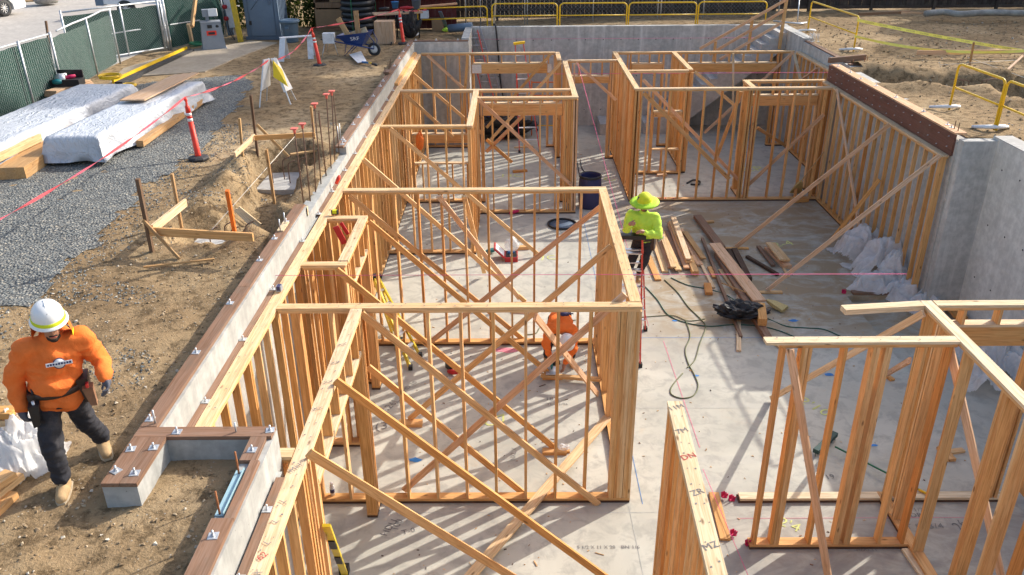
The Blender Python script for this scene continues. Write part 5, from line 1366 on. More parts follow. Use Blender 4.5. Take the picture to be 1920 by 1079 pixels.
for i in range(16):
    k = MB() 
    board('plank', (-5.0 + i * 0.185, 31.4, 3.25), (-5.0 + i * 0.185, 31.4, 5.6), 0.18, 0.03, 'shed_red', sd, (1, 0, 0))
k = MB(); k.box((-5.0, 31.0, 4.35), (-2.2, 31.38, 4.39), 'weathered'); k.box((-5.0, 31.0, 3.6), (-2.2, 31.38, 3.64), 'weathered'); k.box((-5.0, 31.0, 4.9), (-2.2, 31.38, 4.93), 'weathered'); k.build('shelves', sd)
for x, z, w_, h_, m_, l_ in ((-3.55, 4.94, .7, .28, 'red_tool', 'red metal toolbox on the top shelf of the dark red shed'), (-4.4, 4.395, .45, .2, 'bin_blue', 'pale blue box on the middle shelf of the shed'), (-4.8, 4.395, .25, .14, 'white_metal', 'white small carton on the middle shelf of the shed'), (-4.3, 3.645, .4, .2, 'bin_blue', 'blue crate on the low shelf of the shed'), (-3.4, 3.645, .28, .26, 'white_band', 'white paint tub on the low shelf of the shed'), (-4.7, 4.935, .6, .1, 'toilet_blue', 'flat blue tray on the top shelf of the shed')):
    k = MB(); k.box((x, 31.02, z), (x + w_, 31.3, z + h_), m_); k.box((x + w_ * .3, 31.1, z + h_), (x + w_ * .7, 31.16, z + h_ + .03), 'black'); tag(centred(k.build('storage_box')), l_, 'box')
def crumpled(name, label, cat, c, rx, ry, rz, mat, seed, sub=4, amp=0.45, freq=2.2, grp=None, flat=True, up=0.0):
    bm = bmesh.new(); bmesh.ops.create_icosphere(bm, subdivisions=sub, radius=1.0)
    for v in bm.verts:
        d = v.co.normalized()
        w_ = Vector((noise.noise(d * 1.7 + Vector((seed, 3, 1))), noise.noise(d * 1.7 + Vector((5, seed, 2))), noise.noise(d * 1.7 + Vector((2, 8, seed))))) * 0.5
        n = noise.noise(d * freq * .7 + Vector((seed, 0, 0))) + 0.42 * (1 - 2.4 * abs(noise.noise((d + w_) * freq + Vector((0, seed, 0))))) + 0.16 * (1 - 2.4 * abs(noise.noise((d + w_) * freq * 2.3 + Vector((0, 0, seed))))) - .1
        r = 1.0 + amp * n
        v.co = Vector((d.x * rx * r, d.y * ry * r, max(-0.02, (d.z * 0.5 + 0.5) * rz * (1 + amp * 1.1 * n)) + up))
    me = bpy.data.meshes.new(name); bm.to_mesh(me); bm.free(); me.materials.append(MATS[mat])
    me.polygons.foreach_set('use_smooth', [not flat] * len(me.polygons))
    o = bpy.data.objects.new(name, me); COL.objects.link(o); place(o, Matrix.Translation(Vector(c)))
    return tag(o, label, cat, grp)
crumpled('rubbish_bag', 'black rubbish bag slumped beside the back delineator post', 'bag', (-3.613, 29.512, 3.200), 0.3, 0.25, 0.8, 'black', 2.0)
lone_board('loose_board', 'pale board laid on the end of the first yellow railing', (-3.520, 29.700, 4.195), (-2.004, 30.000, 4.270), 0.05, 0.14, 'fir_pink', (0, 0, 1))
lone_board('sign_board', 'blue and white sign board leaning beyond the back corner', (-2.587, 29.800, 4.036), (-2.453, 31.043, 3.250), 0.12, 0.02, 'toilet_blue', (1, 0, 0), 'sign')
crumpled('rag', 'lime green rag on the ground beside the leaning sign board', 'rag', (-2.490, 30.748, 3.220), 0.12, 0.1, 0.12, 'lime_shirt', 4.0, 3)
k = MB(); k.tube([(-2.334, 30.265, 3.400), (-1.513, 30.032, 3.500)], 0.14, 'toilet_blue', 12); tag(centred(k.build('membrane_roll')), 'pale blue roll lying behind the top of the ladders', 'roll')
k = MB(); a = Vector((-2.694, 30.891, 3.200)); k.box((a.x - .3, a.y, 3.22), (a.x + .1, a.y + .3, 3.6), 'cardboard'); tag(centred(k.build('cardboard_box')), 'brown carton standing before the dark red shed', 'box')

# ------------------------------------------------------------------ yellow railings
def railing(label, a, b, z0, h, mid=0.5, feet=True, grp='yellow guard rails', r=0.024, rad=0.14, legs=(1, 1)):
    a = Vector(a); b = Vector(b); d = (b - a).normalized()
    a = Vector((a.x, a.y, z0)); b = Vector((b.x, b.y, z0))
    R = thing('guard_rail', label, 'railing', a, group=grp)
    up = Vector((0, 0, 1)); pts = [a]
    for i in range(6):
        t = i / 5 * pi / 2; pts.append(a + up * (h - rad + rad * sin(t)) + d * (rad - rad * cos(t)))
    for i in range(6):
        t = i / 5 * pi / 2; pts.append(b + up * (h - rad + rad * cos(t)) - d * (rad - rad * sin(t)))
    pts.append(b)
    k = MB(); k.tube(pts, r, 'yellow', 10); k.build('hoop', R)
    k = MB(); k.tube([a + up * h * mid, b + up * h * mid], r * .85, 'yellow', 10); k.build('mid_rail', R)
    if feet:
        for q, on in ((a, legs[0]), (b, legs[1])):
            if not on: continue
            k = MB(); n = d.cross(up)
            k.tube([q + n * (-.34 + .17 * i) + d * (-.20 * (abs(i - 2) / 2) ** 2) + up * (.022 + .05 * (1 - (abs(i - 2) / 2) ** 2)) for i in range(5)], [0.03, .036, .04, .036, .03], 'white_metal', 10); k.build('foot', R)
    return R
yr = [(785, 919), (921, 1045), (1050, 1177), (1179, 1308), (1311, 1438)]
rl = ['first yellow guard rail from the left behind the back wall, with a board on it', 'second yellow guard rail from the left behind the back wall', 'third yellow guard rail from the left behind the back wall', 'fourth yellow guard rail from the left behind the back wall', 'fifth yellow guard rail from the left, ending behind the stair guard']
RA = [(-3.392, 30.500, 4.060), (-0.823, 30.500, 4.202), (1.567, 30.500, 4.202), (3.992, 30.500, 4.202), (6.434, 30.500, 4.202)]
RBx = [(-0.992, 30.500, 4.167), (1.474, 30.500, 4.185), (3.919, 30.500, 4.185), (6.361, 30.500, 4.185), (8.817, 30.500, 4.202)]
for i in range(5):
    a = RA[i]; b = RBx[i]; zt = (a[2] + b[2]) / 2
    railing(rl[i], (a[0], 30.5 if i else 30.0, 0), (b[0], 30.5, 0), 3.22, zt - 3.22, 0.58)
for i, (a, b, l_) in enumerate((((9.722, 28.595, 3.420), (9.917, 24.979, 3.420), 'yellow guard rail beside the far right corner, tied with caution tape'), ((9.356, 17.844, 3.420), (9.456, 16.176, 3.420), 'yellow guard rail above the right concrete wall'), ((9.477, 16.135, 3.420), (9.549, 14.077, 3.420), 'yellow guard rail leaving the right edge'))):
    railing(l_, a, b, 3.44, 0.98, 0.5, rad=0.12)
# yellow caution tape
ct = thing('caution_tape', 'two yellow caution tapes strung from the far right guard rail', 'tape', (9.838, 24.900, 4.349))
ribbon('t', '', sag((9.840, 24.900, 4.334), (15.512, 23.900, 3.420), 0.05, 30), 0.085, 'tape_yellow', 0.15).build('upper_tape', ct)
ribbon('t', '', sag((9.840, 24.900, 3.888), (14.526, 22.500, 3.953), 0.28, 30), 0.075, 'tape_yellow', 0.3).build('lower_tape', ct)
tw = Vector((9.840, 24.900, 4.334)); tv = Vector((15.512, 23.900, 3.420))
for i in range(14):
    q = lerp(tw, tv, 0.06 + i * 0.066) - Vector((0, .012, .05 * 4 * (0.06 + i * .066) * (1 - (0.06 + i * .066))))
    lettering('CAUTION', 0.05, 'ink', frame_axes(q + Vector((0, -.012, 0)), tv - tw, (0, -.2, 1)), ct, 1.1)

# right hand batter board and footing in the trench
fb_ = thing('footing_pad', 'pale footing pad with bent rebar in the right hand trench', 'footing', (PITR.x, PITR.y, 2.8), group='footing pads')
k = MB(); k.prism([(PITR.x - .75, PITR.y - .45), (PITR.x + .6, PITR.y - .5), (PITR.x + .75, PITR.y + .4), (PITR.x - .6, PITR.y + .5)], 2.7, 3.03, 'concrete_top'); k.build('pad', fb_)
for dx in (-.42, -.3, .02, .12):
    k = MB(); x = PITR.x + dx; y = PITR.y; s_ = -1 if dx < -.1 else 1
    k.tube(spline([(x, y, 3.0), (x, y, 3.38), (x + .05 * s_, y + .02, 3.46), (x + .3 * s_, y + .1, 3.48)], 4), 0.011, 'rust', 6); k.build('rebar_hook', fb_)
rb = thing('batter_board', 'long pink crossboard with one stake on the dirt at the right', 'batter board', (12.479, 23.067, 3.420), group='batter boards by the footing holes')
board('crossboard', (11.225, 23.799, 3.600), (15.253, 23.801, 3.600), 0.12, 0.036, 'fir_pink', rb, (0, 0, 1))
board('stake', (12.325, 22.951, 3.400), (12.112, 22.600, 4.063), 0.045, 0.04, 'stake_wood', rb, (1, 0, 0))
board('brace', (12.513, 21.622, 3.420), (13.809, 23.000, 3.734), 0.05, 0.025, 'fir_pink', rb, (1, 0, 0))
cord('string_line', 'upper pale string line crossing the right hand trench', 'string', [(11.013, 22.011, 3.600), (15.747, 24.500, 3.311)], 0.005, 'string_white', 4)
cord('string_line', 'lower pale string line falling from the pink crossboard to the right edge', 'string', [(12.272, 23.024, 3.600), (12.625, 19.954, 3.500)], 0.005, 'string_white', 4)

# ------------------------------------------------------------------ fences at the back
bf = thing('board_fence', 'dark weathered board fence along the back of the site', 'fence', (8, 33.6, 3.3))
for i in range(176):
    x = -6.0 + i * 0.172
    board('board', (x, 33.6 + random.uniform(-.008, .008), 3.30 + (0.25 if x > 10 else 0)), (x, 33.6, 5.3 + random.uniform(-.03, .03)), 0.165, 0.022, 'fence_board', bf, (1, 0, 0))
for i in range(13):
    board('post', (-5.5 + i * 2.4, 33.5, 3.2), (-5.5 + i * 2.4, 33.5, 5.35), 0.1, 0.1, 'fence_board', bf, (1, 0, 0))
for z in (3.62, 4.4, 5.15):
    board('rail', (-6.0, 33.53, z), (24.2, 33.53, z), 0.09, 0.05, 'fence_board', bf, (0, 0, 1))
cf = thing('chain_link_fence', 'bare chain link fence with thin posts behind the yellow railings', 'fence', (3, 32.3, 3.3))
for x in (-1.85, -1.3, 0.35, 0.45, 2.9, 5.3, 5.42, 7.0, 9.8):
    pipe(cf, 'post', [(x, 32.3, 3.2), (x, 32.3, 5.2)], 0.024)
k = MB(); st = 0.14; L = 11.6; h = 1.7; s_ = -h
while s_ < L:
    for sgn in (1, -1):
        x0 = s_ if sgn > 0 else s_ + h; x1 = x0 + sgn * h
        t0, t1 = 0.0, 1.0
        for lim in (0, L):
            t = (lim - x0) / (x1 - x0)
            if (lim == 0) == (x1 > x0): t0 = max(t0, t)
            else: t1 = min(t1, t)
        if t1 - t0 > .03:
            k.tube([(-1.8 + x0 + (x1 - x0) * t0, 32.3, 3.4 + h * t0), (-1.8 + x0 + (x1 - x0) * t1, 32.3, 3.4 + h * t1)], 0.004, 'wire_dark', 3, False, False)
    s_ += st
o = k.build('chain_link', cf); o['kind'] = 'stuff'
lone_board('timber_post', 'grey leaning timber between the first two yellow railings', (-0.785, 31.500, 3.396), (-0.692, 31.500, 4.320), 0.07, 0.05, 'pine_pale', (1, 0, 0), 'post')
k = MB(); k.tube([(9.612, 30.578, 3.450), (10.357, 30.669, 3.450), (9.921, 30.078, 3.500), (9.186, 30.765, 3.500)], 0.03, 'galv', 8); k.tube([(10.062, 30.816, 3.450), (10.144, 31.200, 4.238)], 0.02, 'galv', 8); tag(centred(k.build('fence_stand')), 'loose galvanised fence stand behind the far right corner', 'stand')
for i, (a, b, w_, l_) in enumerate((((12.075, 30.499, 3.750), (14.217, 31.329, 3.700), .1, 'dark plank lying along the foot of the back fence'), ((13.819, 31.066, 3.700), (14.654, 31.019, 3.700), .08, 'pale short plank at the foot of the back fence'))):
    lone_board('plank', l_, a, b, w_, 0.05, 'weathered' if i == 0 else 'ply', (0, 0, 1), 'plank')
sk = MB(); sk.tube(spline([(14.522, 30.731, 3.720), (15.244, 30.879, 3.750), (15.649, 30.529, 3.720), (16.643, 30.659, 3.750), (18.262, 30.521, 3.720)], 6), 0.11, 'stone_grey', 8); tag(centred(sk.build('erosion_sock')), 'grey filter sock along the foot of the back fence at the right', 'filter sock')

# ------------------------------------------------------------------ stair with timber guard
stp = thing('concrete_stair', 'concrete stair descending to the left behind the right back block', 'stair', (8, 29, 0))
k = MB(); n = 17; pr = []
for i in range(n):
    x = 9.08 - i * 0.27; z = 3.42 - i * 0.19
    pr += [(x, z), (x - 0.27, z)]
pr = [(9.08, 2.9)] + [(x, max(z, 0.0)) for x, z in pr] + [(9.08 - n * .27, 0.0), (5.4, 0.0)]
k.extrude(None, [(x, 28.7, z) for x, z in pr], [(x, 29.845, z) for x, z in pr], 'concrete_top'); k.build('flight', stp)
gd = thing('timber_guard', 'temporary timber guard rail sloping down beside the stair', 'guard rail', (7.5, 28.6, 2), )
board('post', (8.858, 28.620, 2.903), (8.895, 28.620, 4.603), 0.09, 0.09, 'fir', gd, (1, 0, 0))
board('post', (7.818, 28.620, 2.770), (7.841, 28.620, 3.941), 0.09, 0.04, 'fir', gd, (1, 0, 0))
board('post', (6.685, 28.620, 2.248), (6.703, 28.620, 3.162), 0.09, 0.04, 'fir', gd, (1, 0, 0))
for a, b in (((8.866, 28.580, 4.475), (6.182, 28.580, 2.929)), ((8.841, 28.580, 4.141), (6.522, 28.580, 2.734)), ((8.838, 28.580, 3.770), (6.896, 28.580, 2.573))):
    board('rail', a, b, 0.09, 0.038, 'fir_pink', gd, (0, 0, 1))

# ------------------------------------------------------------------ street: car, pickup, trees
def wheel(par, c, r, ax, w=0.2):
    k = MB(); k.lathe(c, [(r * .6, -w / 2), (r * .92, -w / 2), (r, -w / 2 + .03), (r, w / 2 - .03), (r * .92, w / 2), (r * .6, w / 2)], 'rubber', 28, ax, cap=False); t = k.build('wheel', par)
    k = MB(); k.lathe(c, [(0.0, .06), (r * .12, .07), (r * .14, .05)], 'alu', 14, ax); 
    A = Vector(ax).normalized(); X = Vector((0, 0, 1)); Y = A.cross(X)
    for i in range(10):
        a = i * 2 * pi / 10; d = X * cos(a) + Y * sin(a); k.bar(Vector(c) + A * .05 + d * r * .1, Vector(c) + A * .05 + d * r * .62, r * .12, .03, 'alu', A)
    k.lathe(c, [(r * .58, .02), (r * .66, .06), (r * .66, .0)], 'alu', 28, ax, cap=False); k.lathe(c, [(0.0, -.01), (r * .6, -.01)], 'black', 28, ax); k.build('rim', t)
    return t
cr_ = thing('parked_car', 'white car parked in the street, front wheel showing at the top left corner', 'car', (-21.9, 34.6, 3.2))
# body profile along local x (nose to +), nose towards the right of the picture
co = Vector((-21.049, 35.772, 3.220)); cd = Vector((0.30, 0.954, 0)).normalized(); cn = Vector((-cd.y, cd.x, 0))
def CP(f, l, z):
    return co + cd * f + cn * l + Vector((0, 0, z))
prof = [(1.0, .25), (1.05, .45), (1.0, .7), (.75, .82), (.1, .95), (-.6, 1.4), (-2.0, 1.48), (-3.0, 1.1), (-3.5, 1.0), (-3.55, .4), (-3.4, .22), (-2.9, .2), (-.45, .2), (-.42, .45), (-.2, .66), (.2, .68), (.40, .45), (.42, .22)]
k = MB(); k.extrude(None, [CP(f, -.05, z) for f, z in prof], [CP(f, 1.75, z) for f, z in prof], 'car_white'); k.build('body', cr_)
k = MB(); q = [(-.05, .98), (-.62, 1.36), (-1.95, 1.42), (-2.8, 1.1)]; k.extrude(None, [CP(f, -.06, z) for f, z in q], [CP(f, -.055, z) for f, z in q], 'car_glass'); k.build('window', cr_)
wheel(cr_, CP(0, .08, .33), 0.34, tuple(-cn)); wheel(cr_, CP(-2.7, .08, .33), 0.34, tuple(-cn))
pk = thing('pickup_truck', 'white pickup truck tail with a red lamp above the green gate panel', 'truck', (-15.5, 36.5, 3.2))
ta = Vector((-16.820, 35.000, 3.724))
k = MB(); x0, y0 = ta.x, 35.0
k.box((x0, y0, 3.75), (x0 + 6.5, y0 + 1.9, 4.35), 'car_white'); k.box((x0 + 2.6, y0 + .05, 4.35), (x0 + 4.8, y0 + 1.85, 5.1), 'car_white'); k.build('body', pk)
k = MB(); k.box((x0 - .06, y0 - .03, 3.7), (x0 + .25, y0 + 1.93, 3.95), 'toilet_blue'); k.build('bumper', pk)
k = MB(); k.lathe((x0 + .45, y0 - .01, 4.12), [(0.12, 0), (0.11, .03), (0.0, .04)], 'red_tool', 16, (0, -1, 0)); k.build('tail_lamp', pk)
for dx in (1.1, 5.0):
    wheel(pk, Vector((x0 + dx, y0 + .08, 3.56)), 0.36, (0, -1, 0))
k = MB(); k.lathe((-21.302, 39.568, 3.300), [(0.45, 0), (0.55, .2), (0.5, .9), (0.0, .95)], 'stone_grey', 14); tag(centred(k.build('planter_stump')), 'grey cylindrical planter across the street', 'planter')
k = MB(); k.prism([(p[0], p[1]) for p in ((-23.258, 40.338, 3.200), (-22.304, 41.088, 3.200), (-23.232, 44.481, 3.200), (-26.064, 44.675, 3.200))], 3.2, 3.28, 'dirt'); struct(k.build('planting_bed'))
def foliage(k, c, r, n, s, mat, flat=1.0):
    for _ in range(n):
        while True:
            d = Vector((random.uniform(-1, 1), random.uniform(-1, 1), random.uniform(-1, 1)))
            if d.length < 1: break
        d = d.normalized() * d.length ** 0.45
        p = Vector(c) + Vector((d.x * r[0], d.y * r[1], d.z * r[2]))
        q = Vector((random.uniform(-1, 1), random.uniform(-1, 1), random.uniform(-.6, 1))).normalized(); u = q.orthogonal().normalized(); w = q.cross(u); a = random.random() * 6.28
        u, w = u * cos(a) + w * sin(a), w * cos(a) - u * sin(a); t = s * random.uniform(.6, 1.3)
        k.add([p - u * t, p - w * t * .5, p + u * t, p + w * t * .5], [(0, 1, 2, 3)], mat)
def tree(label, x, y, h, r, n, s, trunk=0.22, zc=0.62, grp=None, name='broadleaf_tree', seed=1, sp=.2):
    random.seed(seed)
    t = thing(name, label, 'tree', (x, y, 3.2), group=grp)
    k = MB(); top = Vector((x + random.uniform(-.3, .3), y, 3.2 + h * .75)); k.tube([(x, y, 3.1), lerp((x, y, 3.2), top, .5) + Vector((.1, 0, 0)), top], [trunk, trunk * .7, trunk * .25], 'bark', 10)
    cl = []
    for i in range(9):
        a = i * 2.4; rr = r * random.uniform(.25, .75); c = Vector((x + cos(a) * rr, y + sin(a) * rr, 3.2 + h * (zc + random.uniform(-sp, sp * 1.2)))); cl.append(c)
        k.tube([lerp((x, y, 3.2), top, .35 + .06 * i), c], [trunk * .35, trunk * .08], 'bark', 6)
    k.build('trunk', t)
    k = MB()
    for c in cl:
        q = r * random.uniform(.35, .55); foliage(k, c, (q, q, q * .8), n // len(cl), s, 'leaf')
    k.build('crown', t)
    return t
hd = thing('hedge', 'dark green overgrown hedge behind the toilet cubicle', 'hedge', (-8.6, 32.5, 3.2))
k = MB()
for x, y, z, r in ((-11.0, 32.5, 4.2, 1.0), (-10.0, 32.3, 3.9, .9), (-9.9, 32.6, 5.0, 1.0), (-8.9, 32.8, 4.6, 1.1), (-7.9, 32.4, 4.1, .9), (-7.5, 32.6, 5.0, 1.0), (-7.2, 32.2, 3.7, .7)):
    foliage(k, (x, y, z), (r, r * .7, r), 1300, .07, 'leaf')
k.build('foliage', hd)
k = MB()
for x in (-10.9, -9.7, -8.6, -7.6):
    k.tube([(x, 32.5, 3.15), (x + .2, 32.5, 4.2), (x - .1, 32.6, 5.0)], [.07, .05, .02], 'bark', 6)
k.build('stems', hd)

# tall trees behind the board fence; their crowns are above the picture and shade the back of the site
tree('tree behind the board fence, nearest the stair', 10.5, 38.6, 16.0, 3.2, 5400, .26, zc=.74, sp=.13, grp='trees behind the board fence', seed=3)
tree('tallest tree behind the board fence, its high crown right of the stair', 19.2, 38.6, 25.0, 3.2, 5400, .26, trunk=.3, zc=.78, sp=.07, grp='trees behind the board fence', seed=5)
tree('tree behind the board fence at the far right', 28.6, 38.6, 14.0, 3.6, 5400, .26, zc=.72, sp=.15, grp='trees behind the board fence', seed=8)
tree('tree behind the board fence, beyond the right edge', 35.0, 38.6, 17.0, 3.6, 5400, .26, zc=.74, sp=.13, grp='trees behind the board fence', seed=9)

# ------------------------------------------------------------------ string lines
SL = 'pink mason string lines'
cord('string_line', 'pink string stretched straight across the middle of the basement', 'string', [(-3.321, 10.099, 3.160), (1.645, 10.065, 3.160), (5.204, 10.076, 3.140)], 0.0035, 'string_pink', 4, SL)
cord('string_line', 'pink string running down the corridor past the worker in lime', 'string', [(1.885, 25.700, 3.036), (2.592, 14.426, 0.020)], 0.005, 'string_pink', 4, SL)
cord('string_line', 'pink string on the floor crossing the short plate at the bottom edge', 'string', [(2.732, 9.889, 0.070), (2.867, 7.733, 0.070)], 0.004, 'string_pink', 4, SL)
cord('string_line', 'pink string across the right back block at plate height', 'string', [(1.161, 25.000, 2.844), (9.246, 23.500, 3.128)], 0.005, 'string_pink', 4, SL)
cord('string_line', 'faint pink string along the face of the back wall', 'string', [(-1.411, 29.600, 3.135), (8.725, 29.600, 3.115)], 0.004, 'string_pink', 4, SL)

# ------------------------------------------------------------------ lumber heap on the floor
def lay(label, a, b, z, w, t, mat='fir', grp='loose lumber on the basement floor'):
    a = Vector(a); b = Vector(b); a.z = b.z = z
    o = board('lumber_piece', a, b, w, t, mat, None, (b - a).cross(Vector((0, 0, 1)))); return tag(o, label, 'lumber', grp)
lay('lone board lying left of the heap, nearest the ladder', (3.081, 17.949, 0.000), (3.115, 16.561, 0.000), 0.022, 0.14, 0.038)
lay('lower left board of the heap beside the ladder', (3.379, 19.283, 0.000), (3.337, 16.981, 0.000), 0.022, 0.14, 0.038)
lay('board second from the left in the heap', (3.569, 19.825, 0.000), (3.478, 17.183, 0.000), 0.024, 0.14, 0.04, 'fir_pink')
lay('pale board on top of the left side of the heap', (3.604, 19.830, 0.100), (3.522, 16.990, 0.100), 0.13, 0.12, 0.038, 'fir_plate')
lay('board with a red wrapper under the left stack', (3.619, 19.279, 0.000), (3.636, 16.977, 0.000), 0.065, 0.14, 0.038)
lay('dark board in the middle of the heap', (3.781, 19.455, 0.000), (3.746, 17.326, 0.000), 0.022, 0.10, 0.038, 'treated')
lay('reddish board under the highest pale board', (3.929, 19.878, 0.050), (3.840, 17.067, 0.050), 0.07, 0.14, 0.038, 'fir_pink')
lay('highest pale board of the heap', (4.026, 20.020, 0.170), (3.910, 17.301, 0.170), 0.19, 0.13, 0.04, 'fir_plate')
lay('board just under the highest pale board', (3.957, 19.824, 0.100), (3.924, 17.279, 0.100), 0.125, 0.14, 0.06)
lay('right hand board of the heap under the grey one', (4.135, 19.558, 0.000), (4.184, 17.320, 0.000), 0.03, 0.14, 0.045, 'fir_pink')
lay('greyish board lying on the right side of the heap', (4.186, 19.213, 0.080), (4.311, 17.561, 0.080), 0.09, 0.13, 0.04, 'stake_wood')
lay('square block standing at the front of the heap', (4.007, 17.695, 0.050), (3.981, 16.806, 0.050), 0.06, 0.14, 0.11, 'fir')
lay('slim board reaching out from the front of the heap', (4.232, 17.560, 0.000), (4.246, 16.140, 0.000), 0.02, 0.07, 0.038, 'fir_plate')
lay('small block lying alone before the heap', (4.141, 16.302, 0.000), (4.077, 15.830, 0.000), 0.035, 0.15, 0.07)
lay('long dark slim board right of the heap', (4.561, 18.896, 0.050), (4.288, 13.933, 0.020), 0.04, 0.06, 0.06, 'treated')
lay('dark heavy board lying behind the wide pale plank', (4.728, 20.377, 0.000), (4.877, 18.241, 0.000), 0.06, 0.2, 0.09, 'treated')
lay('wide pinkish plank lying across the dark boards', (4.718, 18.280, 0.150), (4.970, 15.216, 0.150), 0.16, 0.27, 0.04, 'fir_pink')
lay('dark timber under the wide pinkish plank', (4.688, 17.810, 0.050), (4.774, 13.749, 0.050), 0.065, 0.14, 0.11, 'treated')
lay('square cut timber end block near the black bag', (4.908, 14.925, 0.200), (4.761, 14.220, 0.200), 0.20, 0.16, 0.15)
lay('pale slim board under the black bag', (4.685, 15.771, 0.000), (4.129, 13.440, 0.000), 0.022, 0.085, 0.038, 'fir_plate')
lay('short board left of the wide pinkish plank', (4.593, 17.079, 0.000), (4.679, 16.029, 0.000), 0.025, 0.09, 0.038, 'fir_plate')
lay('small offcut between the dark slim board and the plank', (4.384, 17.229, 0.000), (4.380, 16.655, 0.000), 0.024, 0.10, 0.045)
lay('dark board right of the plank, nearest it', (5.054, 18.239, 0.000), (4.988, 16.731, 0.000), 0.03, 0.1, 0.05, 'treated_dark')
lay('dark board right of the plank with a pale end', (5.166, 18.172, 0.000), (5.097, 16.507, 0.000), 0.05, 0.13, 0.09, 'treated_dark')
lay('dark slanting board before the small pale stack', (5.373, 17.790, 0.000), (5.805, 16.776, 0.000), 0.035, 0.08, 0.06, 'treated_dark')
lay('dark board leaning into the small pale stack', (5.794, 18.371, 0.050), (5.842, 17.252, 0.020), 0.045, 0.09, 0.05, 'treated')
lay('top board of the small pale stack', (5.973, 18.207, 0.200), (6.009, 17.202, 0.200), 0.20, 0.13, 0.04, 'fir_plate')
lay('middle board of the small pale stack', (6.078, 18.313, 0.100), (6.138, 17.307, 0.100), 0.14, 0.18, 0.05)
lay('lowest board of the small pale stack', (5.990, 18.224, 0.000), (6.128, 17.145, 0.000), 0.05, 0.2, 0.09, 'fir_pink')
lay('thin offcut poking out before the small pale stack', (6.060, 17.413, 0.000), (6.025, 16.717, 0.000), 0.02, 0.06, 0.03, 'fir_plate')
lay('short block lying behind the dark heavy board', (4.666, 19.994, 0.000), (5.092, 20.063, 0.000), 0.03, 0.09, 0.05)
lay('pale lath among the boards left of the near brace block', (4.835, 13.838, 0.000), (4.950, 13.531, 0.000), 0.02, 0.07, 0.03, 'fir_plate')
lay('dark plate along the far edge of the sunken strip', (7.120, 15.868, 0.000), (8.166, 15.855, 0.000), 0.03, 0.14, 0.05, 'treated')
lay('long plank lying in the sunken strip beside the concrete wall', (9.056, 16.505, -0.050), (8.845, 14.664, -0.050), 0.04, 0.25, 0.05, 'fir')
lay('second plank lying in the sunken strip, left of the long one', (8.399, 15.980, -0.050), (8.291, 14.946, -0.050), 0.0, 0.15, 0.05, 'fir')
lay('slim timber lying against the right concrete wall', (9.365, 16.098, -0.050), (9.361, 14.635, -0.050), 0.0, 0.08, 0.06, 'stake_wood')
lay('thick plank end in the sunken strip under the free plate', (8.572, 13.886, -0.050), (8.765, 12.997, -0.050), 0.0, 0.25, 0.07, 'fir')
lay('small L shaped offcut in the near right room', (6.489, 10.447, 0.000), (6.527, 10.130, 0.000), 0.022, 0.12, 0.06)
lay('short offcut meeting the L shaped one', (6.585, 10.339, 0.000), (6.821, 10.390, 0.000), 0.02, 0.09, 0.04, 'fir_plate')
lay('short block with a clear wrapper on the middle room floor', (0.378, 10.385, 0.000), (0.746, 10.382, 0.000), 0.03, 0.12, 0.06)
lay('block at the foot of the left floor brace', (-1.869, 11.134, 0.000), (-1.541, 11.131, 0.000), 0.03, 0.12, 0.06)
lay('board the bending worker is cutting', (0.414, 12.505, 0.000), (1.444, 12.355, 0.000), 0.09, 0.09, 0.05, 'fir')
lay('short offcut under the board being cut', (0.388, 15.038, 0.000), (-0.102, 15.091, 0.000), 0.02, 0.09, 0.038, 'fir_pink')
lay('offcut on the floor in the left back block', (-0.096, 24.376, 0.000), (0.329, 24.473, 0.000), 0.03, 0.12, 0.06)
lay('second offcut on the corridor floor before the closet', (4.230, 23.921, 0.000), (4.525, 23.966, 0.000), 0.03, 0.12, 0.06, 'fir_pink')
lay('block under the broom in the right back block corner', (7.534, 21.555, 0.000), (7.996, 21.633, 0.000), 0.06, 0.18, 0.1)
lay('thin board resting in front of the back ladder feet', (-0.064, 27.039, 0.000), (0.580, 27.151, 0.000), 0.02, 0.08, 0.04, 'fir_plate')
# black plastic bag, brooms
crumpled('rubbish_bag', 'torn black plastic bag lying over the dark boards', 'bag', (4.464, 14.708, 0.050), 0.42, 0.24, 0.28, 'black', 7.0, 4, 0.45, 2.4)
crumpled('clear_wrapper', 'small clear wrapper on the block in the middle room', 'wrapper', (0.706, 10.409, 0.050), 0.08, 0.06, 0.08, 'clear_bag', 9.0, 3)
def broom(label, a, b, c, hw, mat_h, mat_b, head='fan'):
    a, b, c = Vector(a), Vector(b), Vector(c)
    B = thing('broom', label, 'broom', a)
    k = MB(); k.tube([a, b], 0.014, mat_h, 8); k.build('handle', B)
    d = (c - b).normalized(); n = d.cross(Vector((0, 0, 1))).normalized()
    k = MB()
    if head == 'fan':
        vs = []
        for t, w, h in ((0, .025, .025), (.35, hw * .6, .04), (1, hw, .025)):
            q = lerp(b, c, t); vs += [q - n * w + Vector((0, 0, -h)), q + n * w + Vector((0, 0, -h)), q + n * w + Vector((0, 0, h)), q - n * w + Vector((0, 0, h))]
        fs = [(3, 2, 1, 0), (8, 9, 10, 11)]
        for i in (0, 4):
            for j in range(4): fs.append((i + j, i + (j + 1) % 4, i + 4 + (j + 1) % 4, i + 4 + j))
        k.add(vs, fs, mat_b)
        for i in range(26):
            t = random.uniform(-1, 1); k.tube([lerp(b, c, .4) + n * hw * .5 * t, c + d * random.uniform(0, .06) + n * hw * t * 1.1 + Vector((0, 0, random.uniform(-.02, .02)))], .005, mat_b, 3)
    else:
        k.bar(c - n * hw, c + n * hw, 0.09, 0.07, mat_b, d)
        for i in range(40):
            q = c + n * hw * random.uniform(-1, 1); k.tube([q - Vector((0, 0, .02)), q + Vector((random.uniform(-.02, .02), random.uniform(-.02, .02), -.1))], .006, mat_b, 3)
    k.build('head', B); return B
